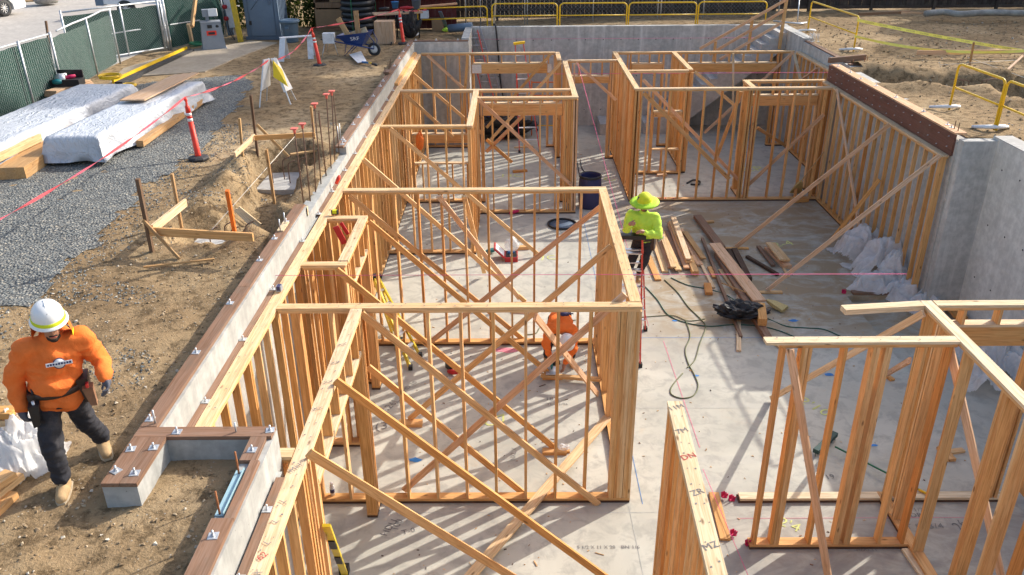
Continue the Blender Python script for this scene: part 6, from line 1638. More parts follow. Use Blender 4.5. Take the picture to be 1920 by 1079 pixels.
broom('straw broom lying across the wide pinkish plank', (4.357, 15.970, 0.220), (5.156, 15.323, 0.120), (5.464, 15.070, 0.050), 0.14, 'stake_wood', 'broom_straw')
broom('straw broom leaning at the front corner of the right back block', (8.159, 21.400, 1.471), (7.597, 21.200, 0.729), (7.856, 22.203, 0.050), 0.16, 'stake_wood', 'broom_straw')
gb_ = broom('dark green push broom lying on the near right floor', (5.752, 9.282, 0.100), (4.845, 10.378, 0.100), (4.736, 10.487, 0.100), 0.32, 'green_plastic', 'green_dark', 'bar')
k = MB(); k.tube([(5.752, 9.282, 0.100), (5.672, 9.374, 0.100)], 0.018, 'yellow', 8); k.build('handle_end', gb_)
# cords on the floor
CG = 'air hoses and cords on the floor'
def fl(*pts): return spline([Vector(p) for p in pts], 8)
cord('air_hose', 'dark green hose from the ladder foot across the shadow edge to the right', 'hose', fl((2.787, 16.241, 0.012), (2.945, 15.617, 0.012), (3.056, 14.936, 0.012), (3.348, 14.589, 0.012), (3.790, 14.427, 0.012), (4.277, 14.488, 0.012), (4.785, 14.416, 0.012), (5.100, 14.237, 0.012), (5.333, 13.978, 0.012)), 0.011, 'green_cord', 6, CG)
cord('air_hose', 'green hose curving from the lumber heap to behind the black bag', 'hose', fl((3.420, 16.698, 0.012), (3.725, 16.309, 0.012), (4.142, 16.091, 0.012), (4.470, 15.775, 0.012), (4.595, 14.788, 0.200), (5.028, 14.728, 0.012), (5.307, 14.410, 0.012), (5.652, 14.340, 0.012), (5.994, 14.270, 0.012), (6.230, 13.968, 0.012)), 0.011, 'green_cord', 6, CG)
cord('air_hose', 'olive hose looping down the bright floor left of the shadow edge', 'hose', fl((3.260, 16.589, 0.012), (3.433, 15.969, 0.012), (3.532, 15.288, 0.012), (3.688, 14.698, 0.012), (3.703, 14.362, 0.012), (3.461, 13.728, 0.012), (3.255, 13.137, 0.012), (3.056, 12.858, 0.012)), 0.011, 'olive_cord', 6, CG)
cord('air_hose', 'olive hose ending in a round loop beside the partition top', 'hose', fl((3.369, 14.702, 0.012), (3.339, 14.042, 0.012), (3.152, 13.529, 0.012), (3.110, 13.044, 0.012), (3.146, 12.584, 0.012), (3.133, 12.235, 0.012), (2.995, 11.950, 0.012), (2.799, 11.870, 0.012), (2.651, 11.953, 0.012), (2.631, 12.103, 0.012), (2.724, 12.324, 0.012), (2.946, 12.676, 0.012)), 0.011, 'olive_cord', 6, CG)
cord('air_hose', 'thin olive hose from under the ladder joining the green hoses', 'hose', fl((1.627, 14.907, 0.012), (2.262, 14.806, 0.012), (2.643, 14.848, 0.012), (3.156, 14.888, 0.012), (3.413, 14.656, 0.012), (3.772, 14.743, 0.012)), 0.009, 'olive_cord', 6, CG)
cord('air_hose', 'green hose leading to the bending worker', 'hose', fl((0.159, 14.120, 0.012), (0.368, 14.182, 0.012), (0.534, 14.509, 0.012), (1.183, 14.727, 0.012)), 0.009, 'olive_cord', 6, CG)
cord('cable', 'thin black cable on the corridor floor by the barrel', 'cable', fl((1.941, 25.341, 0.010), (1.915, 24.250, 0.010), (2.034, 23.885, 0.010), (2.226, 24.087, 0.010), (2.040, 24.620, 0.010), (2.046, 25.625, 0.010)), 0.012, 'black', 5)
# polythene film heaps
def film_heap(label, parts, seed):
    t = thing('plastic_sheet', label, 'plastic sheet', parts[0][0], group='crumpled polythene')
    for i, (c, rx, ry, rz) in enumerate(parts):
        n = 64; sd = seed + i * 3.7; vs = []; fs = []
        for a in range(n + 1):
            for b in range(n + 1):
                u = -1.25 + 2.5 * a / n; v = -1.25 + 2.5 * b / n
                w1 = noise.noise(Vector((u * 1.4, v * 1.4, sd))); w2 = noise.noise(Vector((u * 1.4 + 7, v * 1.4, sd)))
                uu = u + .5 * w1; vv = v + .5 * w2
                r = math.hypot(u, v) * (1 + .35 * noise.noise(Vector((math.atan2(v, u) * .9, sd, 1))))
                env = max(0.0, 1 - r * r * .8) ** .8
                f1 = 1 - 2.2 * abs(noise.noise(Vector((uu * 1.5, vv * 1.5, sd + 2))))
                f2 = 1 - 2.2 * abs(noise.noise(Vector((uu * 3.2, vv * 3.2, sd + 5))))
                f3 = noise.noise(Vector((uu * 7, vv * 7, sd + 9)))
                z = env * rz * (.45 + .38 * f1 + .16 * f2 + .05 * f3) + .02 + .02 * f2
                vs.append(Vector(c) + Vector((u * rx + .18 * rx * w2, v * ry + .18 * ry * w1, max(.012, z))))
        for a in range(n):
            for b in range(n):
                u = -1.25 + 2.5 * (a + .5) / n; v = -1.25 + 2.5 * (b + .5) / n
                if math.hypot(u, v) * (1 + .4 * noise.noise(Vector((math.atan2(v, u) * 1.3, sd, 4)))) < 1.08:
                    q = a * (n + 1) + b; fs.append((q, q + n + 1, q + n + 2, q + 1))
        k = MB(); k.add(vs, fs, 'poly_film', True); k.build('fold', t)
film_heap('heap of crumpled clear polythene at the foot of the ledger wall', [((8.064, 17.938, 0.000), .62, .5, .75), ((8.193, 16.914, 0.000), .62, .6, .95), ((7.716, 16.148, 0.000), .55, .35, .4), ((8.190, 16.411, 0.000), .3, .4, .8)], 3.0)
film_heap('polythene sheet with pinkish light lying in the sunken strip', [((8.343, 15.824, -0.100), .5, .45, .5), ((8.514, 15.447, -0.100), .45, .5, .35), ((8.189, 16.137, -0.100), .35, .3, .3)], 21.0)
film_heap('polythene sheet hanging behind the near right studs', [((8.628, 13.176, -0.100), .45, .6, .7), ((9.338, 13.967, -0.100), .5, .5, .6), ((8.161, 12.539, -0.100), .35, .45, .55), ((8.912, 12.710, -0.100), .4, .5, .6)], 33.0)
film_heap('clear plastic bag over lumber beside the worker in orange', [((-4.511, 6.102, 3.200), .32, .34, .50), ((-4.378, 6.070, 3.200), .30, .28, .42), ((-4.529, 5.933, 3.200), .3, .3, .35)], 47.0)
for i, (a, b, z, l_) in enumerate((((-4.868, 6.124, 3.650), (-4.472, 6.146, 3.650), 3.66, 'upper board of the bagged lumber at the left edge'), ((-4.881, 6.111, 3.580), (-4.478, 6.157, 3.580), 3.58, 'second board of the bagged lumber at the left edge'), ((-4.407, 5.426, 3.350), (-4.310, 5.668, 3.350), 3.36, 'slanting board end below the clear bag, left edge'), ((-4.399, 5.377, 3.280), (-4.310, 5.735, 3.280), 3.29, 'second slanting board end below the clear bag'), ((-4.312, 5.250, 3.250), (-4.279, 5.546, 3.250), 3.24, 'lowest board end below the clear bag, left edge'))):
    lay(l_, a, b, z, 0.13, 0.06, 'fir_plate' if i % 2 else 'fir', 'bagged lumber at the left edge')
# tool box with open lid
tx = Vector((-0.134, 17.623, 0.000)); TB = thing('tool_case', 'open red tool case with a clear bag and teal tools beside it', 'tool case', tx)
k = MB(); k.box(tx + Vector((-.14, 0, 0)), tx + Vector((.16, .42, .11)), 'red_tool'); k.box(tx + Vector((-.115, .025, .10)), tx + Vector((.135, .395, .114)), 'black'); k.build('tray', TB)
quad_plate('lid', TB, [tx + Vector((-.16, .0, .09)), tx + Vector((-.16, .42, .09)), tx + Vector((-.40, .46, .30)), tx + Vector((-.40, .04, .30))], 0.03, 'red_tool')
quad_plate('lid_liner', TB, [tx + Vector((-.185, .05, .10)) + Vector((.02, 0, .025)), tx + Vector((-.185, .38, .10)) + Vector((.02, 0, .025)), tx + Vector((-.375, .41, .285)) + Vector((.02, 0, .015)), tx + Vector((-.375, .08, .285)) + Vector((.02, 0, .015))], 0.012, 'white_band')
k = MB(); k.box(tx + Vector((-.08, .25, .115)), tx + Vector((.09, .34, .15)), 'blue_plastic'); k.box(tx + Vector((-.02, .06, .115)), tx + Vector((.04, .16, .14)), 'white_band'); k.build('contents', TB)
crumpled('clear_bag', 'clear plastic carrier bag standing in the tool case', 'bag', tx + Vector((.02, .40, .10)), 0.16, 0.14, 0.32, 'clear_bag', 5.5, 4, 0.3, 2.0, flat=False)
lying_thing('power_tool', 'teal drill lying left of the tool case', 'tool', [(.03, -.16), (.06, -.05), (.055, .08), (.02, .2)], tx + Vector((-.5, .5, .07)), (1, .5, .15), 'teal')
lay('short block beside the clear carrier bag', (-0.009, 18.381, 0.000), (0.312, 18.409, 0.000), 0.04, 0.12, 0.08)
# barrel and lid ring
bc = Vector((1.985, 21.317, 0.000)); BR = thing('barrel', 'open dark blue plastic barrel in the corridor', 'barrel', bc)
k = MB(); k.lathe(bc, [(.25, 0), (.29, .04), (.31, .3), (.31, .6), (.29, .88), (.29, .9), (.275, .9), (.27, .86), (.28, .3), (.25, .05), (0, .04)], 'navy', 28); k.build('body', BR)
k = MB(); k.lathe(bc, [(.292, .84), (.305, .86), (.305, .90), (.285, .915), (.272, .90)], 'black', 28, cap=False); k.build('rim', BR)
q = Vector((1.175, 19.976, 0.030)); k = MB(); k.tube([(q.x + cos(a * .2618) * .36, q.y + sin(a * .2618) * .36, .03) for a in range(24)], .028, 'black', 8, closed=True); k.lathe((q.x, q.y, .004), [(0, .012), (.35, .012), (.35, 0)], 'toilet_dark', 24); tag(centred(k.build('lid_ring')), 'black ringed barrel lid lying on the floor behind the second cross wall', 'lid')

# ------------------------------------------------------------------ ladders
def step_ladder(label, fl_, fr_, rl_, rr_, cl, cr, n, rail, cap, tread='alu', cat='ladder', shoe=True, treads_rear=False):
    T = thing('step_ladder', label, cat, fl_, group='ladders')
    fl_, fr_, rl_, rr_, cl, cr = [Vector(q) for q in (fl_, fr_, rl_, rr_, cl, cr)]
    for a, b in ((fl_, cl), (fr_, cr)):
        board('rail', a, b, 0.075, 0.03, rail, T, (cr - cl).cross(Vector((0, 0, 1))))
    for a, b in ((rl_, cl), (rr_, cr)):
        board('rear_rail', a, b, 0.055, 0.028, rail, T, (cr - cl).cross(Vector((0, 0, 1))))
    for i in range(1, n + 1):
        t = i / (n + 1)
        a = lerp(fl_, cl, t); b = lerp(fr_, cr, t)
        board('tread', a, b, 0.085, 0.022, tread, T, (b - a).cross(Vector((0, 0, 1))))
        if treads_rear or i % 2 == 0:
            a = lerp(rl_, cl, t); b = lerp(rr_, cr, t)
            board('rear_tread' if treads_rear else 'rear_bar', a, b, 0.07 if treads_rear else .03, 0.022, tread, T, (b - a).cross(Vector((0, 0, 1))))
    d = (cr - cl).normalized(); n_ = d.cross(Vector((0, 0, 1)))
    k = MB(); k.bar(cl - d * .06, cr + d * .06, 0.16, 0.07, cap, n_); k.build('top_cap', T)
    if shoe:
        for q in (fl_, fr_, rl_, rr_):
            k = MB(); k.box(q - Vector((.035, .045, .01)), q + Vector((.035, .045, .07)), 'black'); k.build('shoe', T)
    return T
step_ladder('red step ladder carrying the worker in lime', (1.74, 13.08, 0.01), (2.22, 12.92, 0.01), (1.87, 14.19, 0.01), (2.51, 14.29, 0.01), (1.83, 13.25, 2.42), (2.16, 13.22, 2.42), 7, 'ladder_red', 'black', treads_rear=True)
step_ladder('yellow step ladder standing in the middle room by the left wall', (-1.927, 12.873, 0.010), (-1.800, 13.327, 0.010), (-2.259, 13.590, 0.010), (-2.227, 13.896, 0.010), (-2.843, 14.902, 0.900), (-2.765, 14.951, 0.900), 5, 'ladder_yellow', 'black')
sl2 = thing('step_ladder', 'yellow ladder rail with black labels at the bottom edge, behind the near wall', 'ladder', (-2.215, 7.918, 0.000), group='ladders')
board('rail', (-2.200, 7.889, 0.020), (-1.875, 6.300, 2.220), 0.08, 0.03, 'ladder_yellow', sl2, (1, 0, 0)); board('rail', (-2.440, 8.037, 0.020), (-1.999, 6.500, 2.043), 0.08, 0.03, 'ladder_yellow', sl2, (1, 0, 0))
k = MB(); q = Vector((-2.207, 7.925, 0.020)); k.box(q - Vector((.06, .05, .02)), q + Vector((.06, .05, .1)), 'black'); k.build('shoe', sl2)
for t in (.3, .62):
    q = lerp((-2.200, 7.889, 0.020), (-1.875, 6.300, 2.220), t); q2 = lerp((-2.200, 7.889, 0.020), (-1.875, 6.300, 2.220), t + .14); board('label_band', q + Vector((0, -.02, 0)), q2 + Vector((0, -.02, 0)), 0.07, 0.03, 'black', sl2, (1, 0, 0))
step_ladder('red step ladder with a yellow top standing behind the rear stud wall', (0.111, 26.502, 0.010), (0.778, 26.548, 0.010), (0.15, 29.2, .01), (0.75, 29.2, .01), (-0.009, 28.500, 3.160), (0.258, 28.500, 3.193), 8, 'ladder_red', 'yellow', 'white_metal')
el = thing('extension_ladder', 'red extension ladder leaning on the back wall beside the grey one', 'ladder', (-1.0, 28.9, 0), group='ladders')
for dx in (0.0,):
    a = Vector((-0.785, 28.106, 0.000)); b = Vector((-1.660, 29.600, 3.422)); s_ = Vector((0.36, 0.0, 0))
    for q in (Vector((0, 0, 0)), s_):
        board('rail', a + q, b + q, 0.10, 0.035, 'ladder_red', el, (0, 1, 0))
    for i in range(1, 15):
        k = MB(); k.tube([lerp(a, b, i / 15), lerp(a, b, i / 15) + s_], 0.016, 'alu', 6); k.build('rung', el)
el = thing('extension_ladder', 'grey aluminium extension ladder leaning right of the red one', 'ladder', (-.6, 28.9, 0), group='ladders')
a = Vector((-0.365, 28.577, 0.000)); b = Vector((-1.533, 29.700, 3.548)); s_ = Vector((0.30, 0.0, 0))
for q in (Vector((0, 0, 0)), s_):
    board('rail', a + q, b + q, 0.09, 0.035, 'grey_plastic', el, (0, 1, 0))
for i in range(1, 15):
    k = MB(); k.tube([lerp(a, b, i / 15), lerp(a, b, i / 15) + s_], 0.016, 'alu', 6); k.build('rung', el)
cord('air_hose', 'thick black hose hanging down the face of the back wall', 'hose', spline([(-0.734, 30.200, 3.524), (-0.688, 29.800, 3.563), (-0.640, 29.780, 3.082), (-0.593, 29.780, 2.445), (-0.512, 29.700, 1.437), (-0.238, 29.468, 0.050)], 6), 0.028, 'black', 8)
# clutter by the rear wall
crumpled('tool_heap', 'dark heap of bags and hoses in the left back block', 'heap', (-.45, 28.4, 0), .9, .55, .7, 'black', 12.0, 4, .5, 2.8)
crumpled('blue_bag', 'blue bag on the dark heap in the left back block', 'bag', (-.7, 28.5, .6), .35, .25, .35, 'barrow_blue', 14.0, 3, .4)
sc = thing('scaffold_frame', 'orange and yellow folding scaffold frame by the rear wall', 'scaffold', (0.95, 28.8, 0))
for x in (.55, 1.45):
    k = MB(); k.tube([(x, 28.6, 0), (x, 28.6, 1.9)], .02, 'stake_orange', 6); k.build('upright', sc)
for z in (.35, .75, 1.4, 1.85):
    k = MB(); k.tube([(.55, 28.6, z), (1.45, 28.6, z)], .02, 'yellow' if z < 1 else 'stake_orange', 6); k.build('cross_bar', sc)
crumpled('safety_vest', 'orange cloth hanging by a stud in the left back room', 'vest', (-2.433, 20.500, 1.850), .10, .08, .45, 'stake_orange', 3.3, 3, .2)
k = MB(); k.box((2.95, 28.6, 0), (3.25, 29.8, .38), 'concrete_top'); tag(centred(k.build('concrete_curb')), 'pale concrete step at the end of the corridor', 'step')
cord('cable', 'tangled dark cable and gloves on the right back block floor', 'cable', spline([(4.988, 23.195, 0.020), (5.211, 23.395, 0.050), (5.383, 23.304, 0.030), (5.281, 23.032, 0.040), (5.078, 23.096, 0.020)], 6), .03, 'black', 6)
# orange-red level squares inside the chase, tape measure, spray can, small tools
lone_board('spirit_level', 'red speed square standing inside the framed chase', (-2.713, 11.600, 3.272), (-2.604, 11.600, 2.995), 0.09, 0.02, 'red_tool', (1, 0, 0), 'level')
lone_board('spirit_level', 'second red level leaning beside the first in the framed chase', (-2.650, 11.700, 3.293), (-2.555, 11.700, 3.102), 0.05, 0.02, 'red_tool', (1, 0, 0), 'level')
def small_box(name, label, cat, c, s, mat, mat2=None, rz=0.0):
    t = MB(); t.box((-s[0] / 2, -s[1] / 2, 0), (s[0] / 2, s[1] / 2, s[2]), mat)
    if mat2: t.box((-s[0] * .3, -s[1] * .52, s[2] * .25), (s[0] * .3, s[1] * .52, s[2] * 1.05), mat2)
    return tag(t.build(name, None, Matrix.Translation(Vector(c)) @ Matrix.Rotation(rz, 4, 'Z')), label, cat)
small_box('tape_measure', 'yellow and black tape measure on the chase cross plate', 'tape measure', (-2.923, 12.550, 3.112), (.11, .05, .07), 'black', 'lime_yellow')
small_box('tape_measure', 'grey tape measure on the left wall plate', 'tape measure', (-3.098, 9.736, 3.112), (.07, .09, .07), 'grey_plastic', 'navy')
lying_thing('nail_gun', 'red nail gun lying on the middle room floor', 'nail gun', [(.03, -.12), (.05, -.04), (.04, .06), (.02, .16)], Vector((-1.140, 12.673, 0.060)), (1, -.6, .2), 'red_tool')
small_box('nail_gun_magazine', 'black nailer magazine beside the red nail gun', 'tool', (-1.232, 12.864, 0.000), (.06, .2, .16), 'black', None, .5)
k = MB(); c = Vector((-2.630, 9.339, 0.078)); k.lathe(c, [(.033, 0), (.033, .15), (.02, .17)], 'white_metal', 14); k.lathe(c, [(.024, .17), (.024, .21), (0, .215)], 'white_band', 14); k.lathe(c, [(.0335, .05), (.0335, .11)], 'navy', 14); tag(centred(k.build('spray_can')), 'white spray can on the bottom plate of the nearest cross wall', 'spray can')
lying_thing('nail_gun', 'red handled tool on the floor of the left back block', 'tool', [(.03, -.12), (.05, 0), (.03, .15)], Vector((-0.075, 20.779, 0.060)), (1, .2, .2), 'magenta')
lying_thing('caulk_tube', 'red cap stuck on a bolt of the inner sill', 'cap', [(.03, 0), (.035, .1), (.02, .16)], Vector((-3.150, 13.847, 3.191)), (.5, .3, 1), 'safety_red')
# pink plastic clips
pinks = [((3.021, 9.282, 0.000), 'pink clip at the corner of the free bottom plate'), ((2.867, 8.552, 0.030), 'pink clip on the end of the short plate offcut'), ((3.029, 8.393, 0.000), 'pink clip at the end of the near right bottom plate'), ((5.099, 8.501, 0.000), 'pink clip where the near right plates meet'), ((4.115, 21.748, 0.000), 'left pink clip behind the worker in lime'), ((4.336, 21.744, 0.000), 'right pink clip behind the worker in lime'), ((6.960, 15.896, 0.000), 'pink clip cluster at the edge of the sunken strip'), ((2.916, 9.304, 0.040), 'pink clip beside the dark offcut plate')]
for i, (c, l_) in enumerate(pinks):
    k = MB(); c = Vector(c)
    for j in range(4):
        a = j * 1.6; k.bar(c + Vector((cos(a) * .03, sin(a) * .02, 0)), c + Vector((cos(a) * .04, sin(a) * .03, .06 + .015 * j)), .028, .01, 'magenta' if i != 4 and i != 5 else 'pink_plastic', (1, .3, 0))
    k.box(c - Vector((.035, .03, 0)), c + Vector((.035, .03, .015)), 'magenta'); tag(centred(k.build('pink_clip')), l_, 'clip', 'pink plastic clips')

# ------------------------------------------------------------------ writing on the slab and on the plates
def fw(s, c, size, rot, mat='ink', sx=1.0, par=None, z=0.006):
    return lettering(s, size, mat, Matrix.Translation((c[0], c[1], z)) @ Matrix.Rotation(rot, 4, 'Z'), par or slab, sx)
fw('5 1/2 X 11 X 20', (1.024, 8.355, 0.000), 0.085, 0.0, sx=.9); fw('BN 1/6', (1.472, 8.353, 0.000), 0.085, 0.0, sx=1.0)
fw('HDU', (-1.751, 8.745, 0.000), 0.15, 1.2); fw('100', (-1.649, 8.797, 0.000), 0.15, 1.3); fw('T-0', (-1.482, 8.671, 0.000), 0.13, 0.35)
fw('183', (0.577, 11.875, 0.000), 0.13, 0.0, sx=1.1); fw('TE 4-1/96', (0.669, 11.713, 0.000), 0.09, 0.0); fw('NXL X', (-0.064, 10.361, 0.000), 0.11, 1.5)
fw('P 626L', (-2.164, 11.642, 0.000), 0.2, 1.1); fw('(3', (-2.202, 11.107, 0.000), 0.28, 0.2); fw('HD 10', (-1.881, 12.300, 0.000), .13, 1.0)
fw('T 963/4', (5.487, 8.724, 0.000), 0.14, 0.03, sx=1.2); fw('1 1/2', (5.509, 9.055, 0.000), 0.11, 0.0); fw('DR', (5.476, 8.946, 0.000), 0.13, 0.0); fw('26', (5.982, 8.752, 0.000), 0.2, 0.6); fw('19', (4.575, 9.779, 0.000), .15, .1); fw('HDU 11', (4.544, 8.288, 0.000), .08, .0)
fw("2'10'", (4.961, 11.580, 0.000), 0.30, -0.95, 'paint_yellow', 1.15); fw('C7', (-0.352, 11.241, 0.000), 0.30, 0.5, 'paint_yellow', 1.2); fw('13C', (-0.160, 24.064, 0.000), 0.4, 0.0, 'paint_yellow'); fw('CP', (7.236, 24.540, 0.000), 0.6, 0.2, 'paint_yellow')
fw('17C', (0.640, 17.828, 0.000), 0.35, 0.2, 'paint_yellow'); fw('2-4', (6.458, 18.613, 0.000), .4, .3, 'paint_yellow'); fw('VC', (2.614, 23.599, 0.000), .5, .4, 'paint_yellow'); fw("2'4", (3.680, 8.766, 0.000), .25, -.6, 'paint_yellow')
for q, r in (((3.170, 12.603, 0.000), .05), ((2.531, 10.531, 0.000), .06), ((3.153, 14.681, 0.000), .05), ((5.519, 14.654, 0.000), .09), ((5.535, 12.616, 0.000), .08), ((5.526, 10.535, 0.000), .05), ((-1.564, 10.227, 0.000), .09), ((0.628, 14.201, 0.000), .05)):
    k = MB(); k.add([(q[0] + cos(a * .5236) * r * random.uniform(.7, 1.3), q[1] + sin(a * .5236) * r * random.uniform(.4, .8), .005) for a in range(12)], [tuple(range(12))], 'paint_blue'); k.build('paint_mark', slab)
k = MB(); q = (-0.198, 13.545, 0.000); k.add([(q[0] + cos(a * .5236) * .22 * random.uniform(.6, 1.3), q[1] + sin(a * .5236) * .1 * random.uniform(.6, 1.3), .005) for a in range(12)], [tuple(range(12))], 'paint_pink'); k.build('paint_mark', slab)
def pw(par, s, c, size, rot, mat='ink', sx=1.0, z=3.108):
    return lettering(s, size, mat, Matrix.Translation((c[0], c[1], z)) @ Matrix.Rotation(rot, 4, 'Z'), par, sx)
nk = MB()
def nail_marks(par, a, b, n, w, z):
    k = MB(); a = Vector(a); b = Vector(b)
    for i in range(n):
        t = (i + .5) / n; q = lerp(a, b, t); d = (b - a).normalized(); s_ = d.cross(Vector((0, 0, 1)))
        for e in (-.3, .3):
            p_ = q + s_ * w * e + d * random.uniform(-.05, .05); r = random.uniform(.004, .009)
            k.add([(p_.x - r, p_.y - r, z), (p_.x + r, p_.y - r, z), (p_.x + r, p_.y + r * 1.6, z), (p_.x - r, p_.y + r, z)], [(0, 1, 2, 3)], 'ink')
    o = k.build('nail_heads', par); o['kind'] = 'stuff'
nail_marks(w_near, (-2.01, 4.5, 0), (-2.01, 9.2, 0), 24, .11, 3.109)
nail_marks(w_left, (-3.09, 6.5, 0), (-3.09, 14, 0), 22, .11, 3.109)
nail_marks(w_b1, (-2.45, 10.6, 0), (-2.45, 12.4, 0), 10, .1, 3.1105)
nail_marks(wA, (-2.9, 9.31, 0), (1.5, 9.31, 0), 22, .1, 3.1105)
nail_marks(wCR, (1.5, 9.4, 0), (1.5, 13.7, 0), 16, .1, 3.1105)
nail_marks(wP, (PX(4.3), 4.3, 0), (PX(7.0), 7.0, 0), 12, .12, 3.1025)
nail_marks(wNF, (2.9, 8.38, 0), (5.0, 8.38, 0), 9, .1, 3.1105)
for s, y_, m_ in (('11M', 7.0, 'ink'), ('7M', 6.6, 'ink'), ('DN', 6.2, 'ink_red'), ('ZR', 5.7, 'ink'), ('MZ', 5.05, 'ink')):
    pw(wP, s, (PX(y_), y_, 0), .10, .4, m_, z=3.103)
for s, y_, m_ in (('L', 5.6, 'ink'), ('L', 5.35, 'ink'), ('L', 5.1, 'ink'), ('62', 4.95, 'ink_red'), ('BX', 4.75, 'ink'), ('MH', 6.05, 'ink')):
    pw(w_near, s, (-2.01, y_, 0), .09, 1.0, m_, z=3.110)
for y_ in (7.0, 7.5, 7.9, 8.3):
    pw(w_near, 'XX', (-2.01, y_, 0), .07, .3, 'ink', z=3.110)

# sawdust, chips and nails trodden over the slab
k = MB(); random.seed(21)
rooms = [(-1.8, 1.3, 6.5, 9.0, 90), (-1.8, 1.3, 9.6, 13.6, 160), (-2.2, 1.3, 14.0, 20.5, 120), (1.8, 6.8, 9.6, 21.5, 420), (1.9, 4.9, 6.0, 9.0, 120), (3.3, 8.0, 22.0, 26.8, 90), (1.7, 3.0, 20, 29, 60)]
for x0, x1, y0, y1, n_ in rooms:
    for _ in range(n_ // 2):
        x = random.uniform(x0, x1); y = random.uniform(y0, y1); a = random.random() * 6.28; L = random.uniform(.005, .02) if random.random() < .95 else random.uniform(.03, .07); w = random.uniform(.002, .007)
        d = Vector((cos(a), sin(a), 0)); e = Vector((-sin(a), cos(a), 0)); q = Vector((x, y, .003)); h = Vector((0, 0, random.uniform(.003, .012)))
        m_ = random.choice(['fir', 'fir_plate', 'stake_wood', 'treated', 'weathered', 'fir'])
        k.add([q - d * L - e * w, q + d * L - e * w, q + d * L + e * w, q - d * L + e * w, q - d * L - e * w + h, q + d * L - e * w + h, q + d * L + e * w + h, q - d * L + e * w + h], [(4, 5, 6, 7), (0, 1, 5, 4), (1, 2, 6, 5), (2, 3, 7, 6), (3, 0, 4, 7)], m_)
o = k.build('floor_debris'); o['kind'] = 'stuff'; o['label'] = 'wood chips, nails and sawdust scattered over the slab'; o['category'] = 'debris'
# chalk snap lines and an overspray streak
for a, b, w, m_ in (((2.796, 13.860, 0.000), (2.814, 10.501, 0.000), .006, 'paint_pink'), ((1.75, 9.2, 0), (1.75, 21, 0), .004, 'paint_blue'), ((-1.7, 9.45, 0), (1.2, 9.45, 0), .004, 'paint_blue'), ((2.0, 14.0, 0), (6.9, 13.95, 0), .004, 'paint_blue'), ((-1.8, 6.9, 0), (1.4, 6.9, 0), .004, 'ink'), ((3.0, 8.9, 0), (6.5, 8.9, 0), .004, 'paint_pink')):
    a = Vector(a); b = Vector(b); n = (b - a).normalized().cross(Vector((0, 0, 1))) * w
    floor_strip('chalk_line', [a - n, b - n, b + n, a + n], m_, 0.0045)

# ------------------------------------------------------------------ people
def ring_caps(a, ra, b, rb, n=14, m=5):
    a = Vector(a); b = Vector(b); z = (b - a); L = z.length; z = z / L if L > 1e-6 else Vector((0, 0, 1)); x = z.orthogonal().normalized(); y = z.cross(x)
    rings = []
    for i in range(m):
        t = pi / 2 * (1 - i / m); rings.append((a - z * ra * sin(t), ra * cos(t) if i else 0.001))
    rings.append((a, ra)); rings.append((b, rb))
    for i in range(1, m + 1):
        t = pi / 2 * i / m; rings.append((b + z * rb * sin(t), rb * cos(t) if i < m else 0.001))
    vs = []; fs = []
    for c, r in rings:
        for k in range(n):
            q = 2 * pi * k / n; vs.append(c + (x * cos(q) + y * sin(q)) * r)
    for i in range(len(rings) - 1):
        for k in range(n):
            fs.append((i * n + k, i * n + (k + 1) % n, (i + 1) * n + (k + 1) % n, (i + 1) * n + k))
    fs.append(tuple(range(n - 1, -1, -1))); fs.append(tuple((len(rings) - 1) * n + k for k in range(n)))
    return vs, fs
def blob(name, prims, mat, parent=None, voxel=0.014, smooth=8, wr=0.0, wsc=9.0, seed=0.0):
    """one continuous skin grown over tapered limbs ('c') and ellipsoids ('e')"""
    vs = []; fs = []
    for p in prims:
        if p[0] == 'c':
            v, f = ring_caps(*p[1:5])
        else:
            c = Vector(p[1]); R = p[3] if len(p) > 3 else Matrix.Identity(3); v = []; f = []; n, m = 18, 12
            for i in range(m + 1):
                t = pi * i / m
                for k in range(n):
                    q = 2 * pi * k / n; v.append(c + R @ Vector((p[2][0] * max(.001, sin(t)) * cos(q), p[2][1] * max(.001, sin(t)) * sin(q), p[2][2] * cos(t))))
            for i in range(m):
                for k in range(n):
                    f.append((i * n + k, (i + 1) * n + k, (i + 1) * n + (k + 1) % n, i * n + (k + 1) % n))
            f.append(tuple(range(n))); f.append(tuple(m * n + k for k in range(n - 1, -1, -1)))
        b = len(vs); vs += v; fs += [tuple(i + b for i in q) for q in f]
    me = bpy.data.meshes.new(name); me.from_pydata(vs, [], fs)
    bm = bmesh.new(); bm.from_mesh(me); bmesh.ops.recalc_face_normals(bm, faces=bm.faces); bm.to_mesh(me); bm.free()
    o = bpy.data.objects.new(name, me); COL.objects.link(o)
    md = o.modifiers.new('r', 'REMESH'); md.mode = 'VOXEL'; md.voxel_size = voxel; md.use_smooth_shade = True
    if smooth:
        ms = o.modifiers.new('s', 'SMOOTH'); ms.factor = 0.5; ms.iterations = smooth
    dg = bpy.context.evaluated_depsgraph_get()
    m2 = bpy.data.meshes.new_from_object(o.evaluated_get(dg)); o.modifiers.clear(); o.data = m2; bpy.data.meshes.remove(me)
    if wr:
        nr = [v.normal.copy() for v in m2.vertices]
        for v, n_ in zip(m2.vertices, nr):
            q = v.co; d = 1 - abs(noise.noise(Vector((q.x * wsc, q.y * wsc, q.z * wsc * 1.7)) + Vector((seed, 0, 0)))) * 2.2
            v.co = q + n_ * wr * (d + .5 * noise.noise(q * wsc * 2.1))
    m2.materials.clear(); m2.materials.append(MATS[mat]); m2.polygons.foreach_set('use_smooth', [True] * len(m2.polygons))
    m2.name = name
    return place(o, Matrix.Identity(4), parent)
def adopt(o, root):
    """re-parent an object placed in world space"""
    return place(o, WM[o.name], root)
